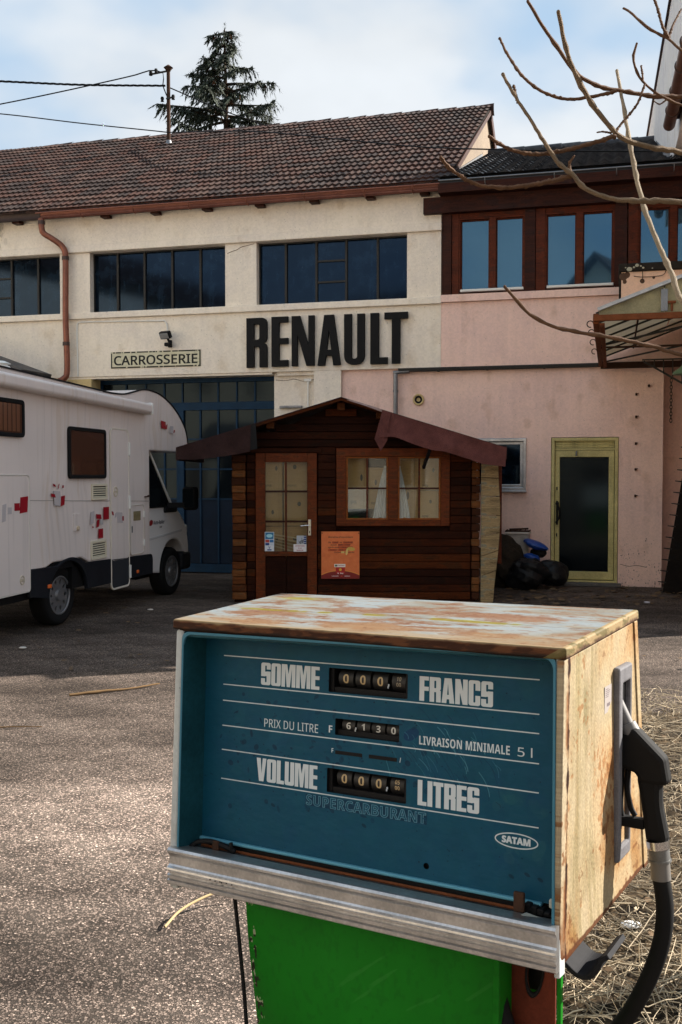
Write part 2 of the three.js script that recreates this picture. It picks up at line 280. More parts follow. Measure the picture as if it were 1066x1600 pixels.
// ================================================================ GARAGE BUILDING
const slab = (u0, u1, v0, v1, w0, w1) => box(u0, u1, v0, v1, w0, w1);
{
  const b = thing('garage_building', 'long cream garage building with red brown tiled roof and blue glazed garage door', 'building', FO.toArray(), FR);
  const LW = -12, T = -0.34, R = 0.04;           // left end, back of the wall, right end
  const PITCH = Math.atan(3.13 / 5.83);
  part('wall', [
    slab(LW, R, 3.3, 4.262, T, 0),               // band with the lettering
    slab(LW, -7.95, 4.262, 5.37, T, -0.004), slab(-6.46, -5.9, 4.262, 5.37, T, -0.003), slab(-3.48, -2.945, 4.262, 5.37, T, -0.003), slab(-0.49, R, 4.262, 5.37, T, -0.003),
    slab(LW, R, 5.372, 6.02, T, -0.004),
    slab(-2.69, -1.99, 0, 3.298, T, -0.12), slab(-2.62, -1.99, 3.24, 3.297, T, -0.05), slab(-1.988, -1.545, 0, 3.297, T, -0.004), slab(-6.2, -5.93, 0, 3.0, T, -0.04), slab(LW, -6.2, 0, 3.298, T, -0.06),
    slab(LW, -2.692, 3.262, 3.297, T, -0.02),
    slab(LW, R - 0.3, 0, 6.0, -11.66, -11.4), slab(LW, LW + 0.3, 0, 6.0, -11.4, T),
    slab(LW + 0.3, R - 0.31, 0, 9, -5.9, -5.7),
  ], M.cream, b);
  part('gable_wall', poly([[0.36, 0], [0.36, 6.12], [5.83, 9.08], [11.3, 6.12], [11.3, 0]], 0.3).rotateY(Math.PI / 2).translate(R - 0.302, 0, -0.005), plaster([0.24, 0.19, 0.145], 2.3), b, 'gable wall with shade put into its beige colour');  // wall colour darkened so the sunlit gable looks shaded
  part('capital', slab(-6.32, -5.88, 3.0, 3.26, -0.3, 0.02), M.ochre, b, 'ochre stained head of the pillar under the downpipe');
  parts('string_course', [rbox(LW, R + 0.012, 4.264, 4.368, -0.2, 0.055, 0.012), rbox(LW, R + 0.012, 5.374, 5.492, -0.2, 0.05, 0.012)], M.cream, b);
  // windows: iron glazing bars, a pane between each two
  const win = (us, v0, v1, small) => {
    const u0 = us[0], u1 = us[us.length - 1], f = part('window', [slab(u0, u1, v0, v0 + 0.02, -0.17, -0.13), slab(u0, u1, v1 - 0.02, v1, -0.17, -0.13), slab(u0, u0 + 0.02, v0 + 0.02, v1 - 0.02, -0.168, -0.13), slab(u1 - 0.02, u1, v0 + 0.02, v1 - 0.02, -0.168, -0.13)], M.ironDark, b);
    for (let i = 0; i + 1 < us.length; i++) {
      const rows = small.includes(i) ? [v0, lerp(v0, v1, 0.34), lerp(v0, v1, 0.67), v1] : [v0, v1];
      for (let r = 0; r + 1 < rows.length; r++) { const p = part('pane', slab(us[i] + 0.012, us[i + 1] - 0.012, rows[r] + 0.012, rows[r + 1] - 0.012, -0.004, 0.002), M.glassDark, f); p.position.z = -0.155; p.geometry.translate(-(us[i] + us[i + 1]) / 2, -(rows[r] + rows[r + 1]) / 2, 0); p.position.x = (us[i] + us[i + 1]) / 2; p.position.y = (rows[r] + rows[r + 1]) / 2; p.rotation.set(rr(-0.008, 0.008), rr(-0.012, 0.012), 0); }
      for (let r = 1; r + 1 < rows.length; r++) part('glazing_bar', slab(us[i] + 0.017, us[i + 1] - 0.017, rows[r] - 0.014, rows[r] + 0.014, -0.172, -0.126), M.ironDark, f);
      if (i) part('glazing_bar', slab(us[i] - 0.017, us[i] + 0.017, v0 + 0.021, v1 - 0.021, -0.175, -0.12), M.ironDark, f);
    }
  };
  win([-7.95, -7.46, -6.945, -6.46], 4.37, 5.37, [0]);
  win([-5.9, -5.45, -4.96, -4.46, -3.96, -3.48], 4.37, 5.37, []);
  win([-2.945, -2.49, -1.98, -1.49, -0.98, -0.49], 4.37, 5.37, [2]);
  parts('crack', [[[-3.44, 5.22], [-3.36, 5.25], [-3.28, 5.27], [-3.2, 5.31], [-3.1, 5.33], [-2.98, 5.35]], [[-2.66, 3.18], [-2.5, 3.165], [-2.35, 3.185], [-2.2, 3.15], [-2.02, 3.17]]].map((P, i) => tube(P.map(([u, v]) => [u, v, i === 1 ? -0.12 : 0.0]), 0.0045, 24, 5)), std([0.12, 0.08, 0.05], 1), b);
  // garage door: glazed above, sheet metal below
  const gd = part('garage_door', [slab(-5.93, -2.69, 3.19, 3.26, -0.4, -0.33), slab(-5.93, -2.69, 2.73, 2.86, -0.4, -0.325), slab(-2.75, -2.69, 0.02, 2.73, -0.4, -0.33), slab(-2.75, -2.69, 2.86, 3.19, -0.4, -0.33), slab(-5.93, -5.86, 0.02, 3.19, -0.401, -0.331), slab(-4.49, -4.36, 0.02, 2.73, -0.4, -0.32), slab(-5.86, -2.75, 0.02, 0.16, -0.4, -0.322)], M.blueSteel, b);
  const gu = [-5.86, -5.42, -5.06, -4.72, -4.39, -4.07, -3.75, -3.42, -3.1, -2.75];
  for (let i = 0; i + 1 < gu.length; i++) {
    part('pane', slab(gu[i] + 0.014, gu[i + 1] - 0.014, 2.865, 3.185, -0.375, -0.365), M.glassDoor, gd);
    for (const [a, c] of [[2.255, 2.725], [1.755, 2.235], [1.255, 1.735]]) part('pane', slab(gu[i] + 0.014, gu[i + 1] - 0.014, a, c, -0.375, -0.365), M.glassDoor, gd);
    part('panel', slab(gu[i] + 0.014, gu[i + 1] - 0.014, 0.17, 1.235, -0.375, -0.36), M.panelBlue, gd);
    if (i) part('glazing_bar', [slab(gu[i] - 0.015, gu[i] + 0.015, 0.162, 2.728, -0.385, -0.34), slab(gu[i] - 0.013, gu[i] + 0.013, 2.862, 3.188, -0.385, -0.342)], M.blueSteel, gd);
  }
  parts('glazing_bar', [2.245, 1.745, 1.245].map((v) => slab(-5.86, -2.75, v - 0.013, v + 0.013, -0.382, -0.345)), M.blueSteel, gd);
  // roof
  const slope = (u0, u1, l, flip) => box(u0, u1, 0, l, -0.09, -0.02).rotateX((PITCH - Math.PI / 2));
  const L = 6.61, roof = part('roof', [slope(LW, R + 0.06, L).translate(0, 6.03, 0.11), slope(LW, R + 0.06, L).rotateY(Math.PI).translate(LW + R + 0.06, 6.035, -11.77)], M.ironDark, b);
  tiles(roof, clay, tileGeo(0.225, 0.385, 0.02, 2, 0.036), { rows: 20, cols: 52, w: 0.222, gauge: 0.336, u1: R + 0.09, v0: 6.03, w0: 0.2, pitch: PITCH, seed: 5 });
  parts('bargeboard', [bar([R + 0.075, 5.97, 0.12], [R + 0.075, 9.07, -5.70], 0.025, 0.09), bar([R + 0.075, 9.05, -5.88], [R + 0.075, 5.9, -11.8], 0.025, 0.22)], M.timberDark, roof);
  const ridge = done(new THREE.CylinderGeometry(0.105, 0.125, 0.4, 9, 1, true, -Math.PI / 2, Math.PI).rotateZ(Math.PI / 2).rotateX(0));
  for (let i = 0; i < 27; i++) { const m = part('ridge_tile', ridge, clay[i % 3], roof); m.position.set(R - 0.06 - i * 0.385, 9.17 + rr(-0.006, 0.006), -5.84); m.rotation.set(0, rr(-0.02, 0.02), rr(-0.015, 0.02)); }
  const sootG = new THREE.PlaneGeometry(1.5, 0.62).translate(-7.75, 5.70, 0.0005); sootG.userData.keepUV = true;
  part('soot_stain', sootG, new THREE.MeshStandardMaterial({ roughness: 1, transparent: true, map: canvasTex(512, 220, (x, w, h) => { x.clearRect(0, 0, w, h); const q = rng(8); for (let i = 0; i < 1500; i++) { const a = q(), px = w * (0.62 - 0.62 * Math.pow(q(), 0.5)) + w * 0.25 * q() * q(), py = h * q(); x.fillStyle = `rgba(28,24,20,${0.03 + 0.09 * a})`; x.beginPath(); x.ellipse(px, py, 2 + q() * 14, 3 + q() * 22, 0, 0, 7); x.fill(); } }) }), b);
  // eaves gutter in copper with soldered joints, older and darker to the left of the downpipe
  const half = (u0, u1) => new THREE.CylinderGeometry(0.085, 0.085, u1 - u0, 14, 1, true, -Math.PI / 2, Math.PI).rotateX(Math.PI).rotateZ(Math.PI / 2).translate((u0 + u1) / 2, 6.0, 0.235);
  const ring = (u, r = 0.091) => new THREE.TorusGeometry(r, 0.011, 6, 14, Math.PI).rotateX(Math.PI).rotateY(Math.PI / 2).translate(u, 6.0, 0.235);
  const gut = part('gutter', [half(-6.72, 0.06)], M.copper, b);
  gut.material = M.copper.clone(); gut.material.side = THREE.DoubleSide;
  parts('rim', [cyl([-6.72, 6.0, 0.32], [0.06, 6.0, 0.32], 0.012), cyl([-6.72, 6.0, 0.152], [0.06, 6.0, 0.152], 0.01)], M.copper, gut);
  parts('joint', [-5.9, -4.95, -3.98, -3.0, -2.05, -1.1, -0.35].map((u) => ring(u)), M.copper, gut);
  parts('bracket', [-5.55, -4.65, -3.75, -2.85, -1.95, -1.05, -0.2, -7.2].map((u) => rbox(u - 0.07, u + 0.07, 5.9, 5.955, 0.0, 0.16, 0.01)), M.timberDark, gut);
  const gut2 = part('gutter', [half(LW, -6.735)], M.copperOld.clone(), b, 'blackened length of gutter left of the downpipe'); gut2.material.side = THREE.DoubleSide;
  const dp = part('downpipe', [tube([[-6.66, 5.93, 0.235], [-6.655, 5.78, 0.235], [-6.64, 5.7, 0.225], [-6.5, 5.6, 0.17], [-6.36, 5.49, 0.11], [-6.31, 5.4, 0.095], [-6.3, 5.25, 0.09], [-6.29, 4.3, 0.12], [-6.275, 3.38, 0.12], [-6.29, 3.3, 0.13], [-6.4, 3.22, 0.16], [-6.55, 3.17, 0.2]], 0.05, 70, 12)], M.copper, b);
  parts('joint', [[-6.3, 5.28, 0.09], [-6.284, 3.85, 0.12], [-6.655, 5.86, 0.235]].map((p) => cyl([p[0], p[1] - 0.03, p[2]], [p[0], p[1] + 0.03, p[2]], 0.059, 0.059, 14)), M.copperOld, dp);
}

// ================================================================ PINK ANNEX with timber storey
{
  const b = thing('pink_annex', 'pink rendered annex with dark timber window storey and black pantile roof', 'building', FO.toArray(), FR);
  const T = -0.4;
  part('wall', [
    slab(0.043, 3.75, 3.3, 4.28, T, -0.004), slab(0.043, 2.68, 4.284, 4.392, T, 0.05),
    slab(-1.54, 0.5, 0, 3.3, T, -0.07), slab(0.5, 1.34, 0, 1.405, T, -0.07), slab(0.5, 1.34, 2.21, 3.3, T, -0.07), slab(1.34, 1.705, 0, 3.3, T, -0.07), slab(1.705, 2.69, 2.212, 3.3, T, -0.07),
    slab(2.69, 3.31, 0, 3.298, T, -0.035), slab(1.705, 2.69, 0, 0.02, T, -0.08), slab(3.31, 3.75, 0, 3.298, -0.8, -0.55),
  ], M.pink, b);
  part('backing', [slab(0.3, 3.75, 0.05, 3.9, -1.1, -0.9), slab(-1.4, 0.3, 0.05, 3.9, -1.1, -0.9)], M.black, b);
  part('drip_strip', [rbox(-0.62, 2.42, 3.245, 3.292, -0.06, 0.03, 0.012), ...[0.0, 0.75, 1.6].map((u) => slab(u - 0.015, u + 0.015, 3.238, 3.296, -0.06, 0.034)), slab(-0.62, 2.42, 3.275, 3.298, 0.03, 0.04)], M.ironDark, b);
  const pipe = part('downpipe', [cyl([-0.665, 0, 0.0], [-0.665, 3.22, 0.0], 0.036, 0.036, 12), cyl([-0.7, 3.235, 0.0], [-0.45, 3.255, 0.0], 0.03, 0.03, 10)], M.zinc, b);
  parts('joint', [2.95, 2.4, 1.5].map((v) => cyl([-0.665, v - 0.02, 0], [-0.665, v + 0.02, 0], 0.043, 0.043, 12)), M.zinc, pipe);
  // timber storey
  parts('timber_beam', [slab(-0.22, 3.75, 5.62, 5.86, T, 0.1), slab(0.043, 3.75, 5.862, 6.0, T, 0.32)], M.timberDark, b);
  const posts = [[0.05, 0.2], [0.2, 0.31], [1.30, 1.46], [1.46, 1.60], [2.6, 2.78], [2.79, 2.93]];
  posts.forEach(([a, c], i) => part('timber_post', slab(a + 0.004, c - 0.004, 4.395, 5.618, -0.25, i % 2 ? -0.02 : 0.0), i % 2 ? M.timber : M.timberDark, b));
  parts('sill_beam', [slab(0.31, 1.30, 4.395, 4.455, -0.25, -0.01), slab(1.6, 2.6, 4.395, 4.455, -0.25, -0.01), slab(2.93, 3.75, 4.395, 4.455, -0.25, -0.01)], M.timberDark, b);
  const casement = (u0, u1, um) => {
    const f = part('window', [poly(ringShape(u0 - 0.005, u1 + 0.005, 4.43, 5.55, 0.03), 0.09, 0.006).translate(0, 0, -0.12), slab(u0, u1, 5.552, 5.618, -0.12, -0.03), slab(um - 0.05, um + 0.05, 4.461, 5.519, -0.12, -0.025)], M.timber, b);
    for (const [a, c] of [[u0 + 0.026, um - 0.051], [um + 0.051, u1 - 0.026]]) { part('sash', poly(ringShape(a, c, 4.462, 5.518, 0.016), 0.05, 0.004).translate(0, 0, -0.11), M.timber, f); const p = part('pane', slab(a + 0.017, c - 0.017, 4.479, 5.501, -0.004, 0.003), M.glassBlue, f); p.position.z = -0.085; }
    part('sill', rbox(u0 + 0.03, u1 - 0.01, 4.425, 4.462, -0.05, 0.05, 0.006), M.whiteTrim, f);
  };
  casement(0.31, 1.30, 0.82); casement(1.6, 2.6, 2.10); casement(2.93, 3.75, 3.42);
  // roof
  const PITCH = Math.atan(0.365), L = 5.7, C = Math.cos(PITCH), Sn = Math.sin(PITCH);
  const roof = part('roof', [box(0.07, 3.36, 0, L, -0.08, -0.02).rotateX(PITCH - Math.PI / 2).translate(0, 6.06, 0.18), box(3.36, 3.75, 0, 1.1, -0.08, -0.02).rotateX(PITCH - Math.PI / 2).translate(0, 6.06, 0.18)], M.ironDark, b);
  tiles(roof, slate, tileGeo(0.205, 0.4, 0.05, 1, 0.045), { rows: 16, cols: 18, w: 0.2, gauge: 0.355, u1: 3.74, v0: 6.06, w0: 0.25, pitch: PITCH, seed: 9, skip: (u, s) => u > 3.2 && s > 0.95 });
  const rt = done(new THREE.CylinderGeometry(0.09, 0.1, 0.36, 9, 1, true, -Math.PI / 2, Math.PI).rotateZ(Math.PI / 2));
  for (let i = 0; i < 9; i++) { const m = part('ridge_tile', rt, slate[i % 3], roof); m.position.set(3.2 - i * 0.36, 6.06 + L * Sn + 0.05, 0.2 - L * C); }
  parts('flashing', [bar([0.06, 6.33, -0.6], [0.06, 6.09 + 5.3 * Sn, 0.2 - 5.3 * C], 0.03, 0.1), bar([3.34, 6.5, -0.9], [3.34, 6.1 + 5.5 * Sn, 0.2 - 5.5 * C], 0.03, 0.1), bar([3.3, 6.5, -0.88], [3.75, 6.5, -0.88], 0.05, 0.09)], M.zinc, roof);
  part('partition_wall', [slab(0.06, 3.3, 6.0, 8.0, -5.6, -5.3), slab(0.06, 3.3, 0, 6.0, -5.6, -5.3)], M.cream, b);
  const gm = std([0.02, 0.022, 0.024], 0.4, { metalness: 0.5 }); gm.side = THREE.DoubleSide;
  const gut = part('gutter', [new THREE.CylinderGeometry(0.08, 0.08, 3.69, 14, 1, true, -Math.PI / 2, Math.PI).rotateX(Math.PI).rotateZ(Math.PI / 2).translate(1.905, 6.02, 0.32), slab(0.06, 3.75, 5.99, 6.03, 0.2, 0.245)], gm, b);
  part('rim', cyl([0.06, 6.02, 0.402], [3.75, 6.02, 0.402], 0.011), M.zinc, gut);
  parts('joint', [0.75, 1.75, 2.62, 3.4].map((u) => new THREE.TorusGeometry(0.087, 0.008, 6, 14, Math.PI).rotateX(Math.PI).rotateY(Math.PI / 2).translate(u, 6.02, 0.32)), M.zinc, gut);
  // small grey metal window
  const sw = part('window', [poly(ringShape(0.5, 1.34, 1.41, 2.205, 0.05), 0.12, 0.008).translate(0, 0, -0.17), poly(ringShape(0.552, 1.288, 1.462, 2.153, 0.045), 0.05, 0.006).translate(0, 0, -0.15)], M.alu, b);
  part('pane', slab(0.598, 1.242, 1.508, 2.107, -0.145, -0.138), M.glassDark, sw);
  part('sill', rbox(0.49, 1.35, 1.385, 1.412, -0.1, 0.0, 0.006), M.alu, sw);
  // yellow metal door with louvre above
  const d = part('door', [poly(ringShape(1.712, 2.684, 0.02, 2.205, 0.05), 0.12, 0.01).translate(0, 0, -0.19), slab(1.762, 2.634, 2.02, 2.05, -0.18, -0.10)], M.yellow, b);
  for (let i = 0; i < 4; i++) { const s = part('louvre_slat', rbox(-0.43, 0.43, -0.017, 0.017, -0.006, 0.006, 0.003), M.yellow, d); s.position.set(2.198, 2.07 + i * 0.027, -0.11); s.rotation.x = -0.75; }
  part('louvre_back', slab(1.763, 2.633, 2.051, 2.154, -0.18, -0.16), M.rustDark, d);
  const leaf = part('leaf', poly((() => { const s = rectShape(1.768, 2.628, 0.08, 2.016); s.holes.push(new THREE.Path(rectShape(1.835, 2.548, 0.2, 1.915).getPoints())); return s; })(), 0.06, 0.008).translate(0, 0, -0.165), M.yellow, d);
  part('glass', slab(1.84, 2.543, 0.205, 1.91, -0.145, -0.137), M.glassDoor, leaf);
  part('handle', [tube([[1.795, 1.22, -0.1], [1.79, 1.22, -0.045], [1.83, 1.15, -0.035], [1.83, 1.0, -0.035], [1.79, 0.94, -0.045], [1.795, 0.94, -0.1]], 0.014, 24), slab(1.785, 1.815, 0.9, 1.26, -0.105, -0.095), rbox(1.79, 1.83, 1.12, 1.24, -0.07, -0.03, 0.01)], M.black, leaf);
  parts('lock', [slab(1.787, 1.805, 1.42, 1.47, -0.106, -0.1), slab(1.787, 1.805, 0.72, 0.77, -0.106, -0.1)], M.black, leaf);
  part('closer_hook', tube([[2.08, 2.0, -0.1], [2.08, 1.99, -0.06], [2.08, 1.93, -0.06]], 0.012, 12), M.zinc, leaf);
  part('doorstep', rbox(1.66, 2.74, 0.0, 0.045, -0.2, 0.12, 0.01), std([0.18, 0.17, 0.16], 0.95, { map: sized(fineTex, 0.5) }), b);
  const vent = part('wall_vent', [new THREE.TorusGeometry(0.075, 0.016, 10, 26).translate(-0.315, 2.815, -0.055), cyl([-0.315, 2.815, -0.075], [-0.315, 2.815, -0.06], 0.06, 0.06, 24)], M.ochre, b);
  part('opening', [new THREE.TorusGeometry(0.044, 0.014, 8, 24).translate(-0.315, 2.815, -0.058)], M.black, vent);
  const splash = (u0, u1, v0, v1, w, seed, n) => { const g = new THREE.PlaneGeometry(u1 - u0, v1 - v0).translate((u0 + u1) / 2, (v0 + v1) / 2, w); g.userData.keepUV = true; return part('dirt_splash', g, new THREE.MeshStandardMaterial({ roughness: 1, transparent: true, map: canvasTex(512, 384, (x, w2, h2) => { x.clearRect(0, 0, w2, h2); const q = rng(seed); for (let i = 0; i < n; i++) { const y = h2 * (1 - Math.pow(q(), 1.8)), s = 1 + q() * q() * 9; x.fillStyle = `rgba(${40 + q() * 30},${28 + q() * 16},${22 + q() * 12},${0.15 + q() * 0.5})`; x.beginPath(); x.ellipse(q() * w2, y, s * (0.6 + q()), s * (0.5 + q() * 0.6), q() * 3, 0, 7); x.fill(); } }) }), b); };
  splash(2.70, 3.30, 0.0, 0.75, -0.031, 12, 260); splash(0.4, 1.7, 0.0, 0.6, -0.066, 13, 200);
  parts('crack', [[[2.72, 0.33], [2.85, 0.30], [2.95, 0.315], [3.1, 0.29]]].map((P, i) => tube(P.map(([u, v]) => [u, v, -0.035]), 0.004, 20, 5)), std([0.22, 0.12, 0.09], 1), b);
  // small iron anchors left in the render
  part('wall_anchor', [[2.93, 2.83], [2.93, 2.50], [2.93, 2.11], [2.93, 1.73], [2.93, 1.34]].map(([u, v], i) => [rbox(u - 0.015, u + 0.015, v - 0.02, v + 0.02, -0.05, -0.012 + 0.01 * (i % 2), 0.008), cyl([u, v, -0.04], [u + 0.03, v + 0.01, 0.01], 0.006)]).concat([[rbox(3.09, 3.12, 2.93, 2.97, -0.05, 0.0, 0.008)]]), M.rustDark, b);
  // the terrace block above the canopy
  const tb = part('terrace_block', [slab(2.695, 3.74, 3.86, 4.42, 0.02, 1.0)], M.peach, b, 'peach rendered block under the timber storey');
  part('coping', [rbox(2.66, 3.75, 4.42, 4.535, 0.01, 1.035, 0.02), rbox(2.668, 2.69, 4.1, 4.43, 0.02, 0.99, 0.008)], std([0.045, 0.038, 0.03], 0.95, { map: sized(fineTex, 0.3), bumpMap: sized(fineBump, 0.2), bumpScale: 0.01 }), tb);
  parts('lichen', [[2.8, 0.07], [2.86, 0.03], [2.9, 0.05], [2.98, 0.03], [2.95, 0.025], [3.1, 0.02], [2.75, 0.02]].map(([u, r], i) => new THREE.IcosahedronGeometry(r * 0.55, 1).scale(1, 0.8, 0.18).translate(u, 4.475 + ((i * 37) % 5 - 2) * 0.012, 1.036)), std([0.42, 0.40, 0.30], 1), tb);
  parts('spalled_patch', [[2.72, 4.36, 0.06], [2.77, 4.38, 0.045], [2.97, 4.29, 0.035], [3.12, 4.33, 0.02], [2.74, 4.29, 0.03]].map(([u, v, r], i) => new THREE.IcosahedronGeometry(r, 1).scale(1, 0.9, 0.1).rotateZ(i).translate(u, v, 1.0)), std([0.10, 0.06, 0.04], 1), tb);
  parts('loose_wire', [tube([[2.86, 4.36, 1.01], [2.95, 4.34, 1.03], [3.1, 4.34, 1.02], [3.25, 4.36, 1.03], [3.28, 4.42, 1.01]], 0.005, 30, 5), tube([[2.97, 4.43, 1.03], [2.975, 4.36, 1.02], [2.97, 4.3, 1.015]], 0.005, 12, 5)], M.rustDark, tb);
}

// ================================================================ WHITE HOUSE on the right, its upper storey jutting out over the lane
{
  const DA = 0.021, PV = FW(3.40, 0, -0.9), b = thing('white_house', 'tall white house at the right edge with brown gutter and dark eaves', 'house', PV, FR + DA);
  // local: u from the corner to the right, w out of the facade
  const plan = (pts, v0, v1) => poly(pts.map(([u, w]) => [u, -w]), v1 - v0).rotateX(-Math.PI / 2).translate(0, v0, 0);   // unseen front slanted along the sun, shaped for its shadow edge
  part('wall', [slab(0, 6, 0, 8.85, -8.6, 0), plan([[0.002, 0], [0.002, 5.42], [5.998, 1.1], [5.998, 0]], 6.3, 8.848)], M.white, b);
  part('ground_storey', plan([[0.4, 0.002], [0.4, 5.12], [5.99, 1.08], [5.99, 0.002]], 0, 6.298), M.pink, b);
  part('roof_edge', plan([[-0.035, -8.7], [-0.035, 5.48], [6.1, 1.1], [6.1, -8.7]], 8.852, 8.9), M.timberDark, b);
  part('soffit', slab(-0.17, 0.0, 6.48, 6.56, 1.75, 4.9), M.timberDark, b);
  const g = part('gutter', [cyl([-0.13, 6.42, 1.72], [-0.13, 6.42, 4.88], 0.08, 0.08, 16), new THREE.SphereGeometry(0.08, 14, 10).translate(-0.13, 6.42, 1.72)], std([0.20, 0.09, 0.055], 0.45, { metalness: 0.3, map: sized(fineTex, 0.8) }), b);
  parts('joint', [2.3, 3.0, 3.8, 4.5].map((w) => new THREE.TorusGeometry(0.083, 0.011, 6, 20).translate(-0.13, 6.42, w)), M.copperOld, g);
}

// ================================================================ LEAN-TO roof behind the motorhome
{
  const b = thing('lean_to', 'dark corrugated lean-to roof against the cream wall behind the motorhome', 'shed', FW(-7.6, 0, 0.3), FR);
  const sheetPts = []; for (let i = 0; i <= 24; i++) sheetPts.push([i * 0.1, 0.02 * (i % 2)]);
  part('roof_sheet', [bar([-1.4, 4.17, 0.25], [1.02, 3.32, 0.25], 0.9, 0.05)], M.zinc, b).material = std([0.10, 0.10, 0.11], 0.6, { metalness: 0.4, map: sized(fineTex, 0.5) });
  part('verge_board', [bar([-1.4, 4.06, 0.72], [1.16, 3.17, 0.72], 0.03, 0.12)], M.timberDark, b);
  parts('post', [bar([0.9, 0, 0.3], [0.9, 3.3, 0.3], 0.1, 0.1), bar([-1.3, 0, 0.3], [-1.3, 4.05, 0.3], 0.1, 0.1)], M.timberDark, b);
}
// ================================================================ HOUSES BEHIND THE CAMERA that the windows mirror, and one added at the left
{
  const b = thing('gabled_house', 'gabled house across the yard seen only mirrored in the timber windows', 'house', [-4.2, 0, 13.2], 0.1);
  part('wall', poly([[-4.5, 0], [4.5, 0], [4.5, 6.2], [0, 10.8], [-4.5, 6.2]], 9), M.cream, b);
  part('roof', [bar([-5.1, 5.7, 4.5], [0.06, 11.02, 4.5], 10, 0.16), bar([5.1, 5.7, 4.5], [-0.06, 11.02, 4.5], 10, 0.161)], clay[1], b);
  for (const x of [-2.2, 0, 2.2]) { const w = part('window', box(x - 0.5, x + 0.5, 3.6, 5.0, -0.05, 0.05), M.whiteTrim, b); part('pane', [box(x - 0.42, x - 0.03, 3.68, 4.92, -0.07, -0.052), box(x + 0.03, x + 0.42, 3.68, 4.92, -0.07, -0.052)], M.glassDark, w); }
  part('door', rbox(-0.5, 0.5, 0, 2.1, -0.06, 0.04, 0.02), M.timber, b);
  const render = plaster([0.60, 0.54, 0.45], 2.9);
  const row = (label, x, z, w, d, eave, ridge) => { const c = thing('town_house', label, 'house', [x, 0, z], 0); part('wall', [box(-w / 2, w / 2, 0, eave, 0, d)], render, c);
    part('roof', [bar([0, eave - 0.2, -0.4], [0, ridge, d / 2 + 0.05], w + 0.6, 0.15), bar([0, eave - 0.2, d + 0.4], [0, ridge, d / 2 - 0.05], w + 0.6, 0.151)], clay[0], c); part('door', rbox(-0.6, 0.6, 0, 2.2, -0.06, 0.02, 0.02), M.timberDark, c);
    for (let i = 0; i < Math.floor(w / 3); i++) for (const v of [1.2, 4.4]) { const u = -w / 2 + 1.5 + i * 3; if (Math.abs(u) < 1.2 && v < 2) continue; const f = part('window', box(u - 0.5, u + 0.5, v, v + 1.4, -0.05, 0.02), M.whiteTrim, c); parts('pane', [box(u - 0.44, u - 0.03, v + 0.06, v + 1.34, -0.06, -0.052), box(u + 0.03, u + 0.44, v + 0.06, v + 1.34, -0.06, -0.052)], M.glassDark, f); } return c; };
  row('long low roofed house behind the viewer, mirrored along the foot of the garage windows', -21, 9, 24, 8, 8.4, 9.9);
  const bounceHouse = row('long pale unseen house added left of the yard to bounce sunlight onto the facade', -13.5, -3, 26, 8, 7.6, 9.4); bounceHouse.rotation.y = -Math.PI / 2;  // unseen house, added to throw sunlight back onto the facade
  row('house behind the viewer to the right of the mirrored gable', 12, 9.5, 22, 8, 7.8, 9.6);
}

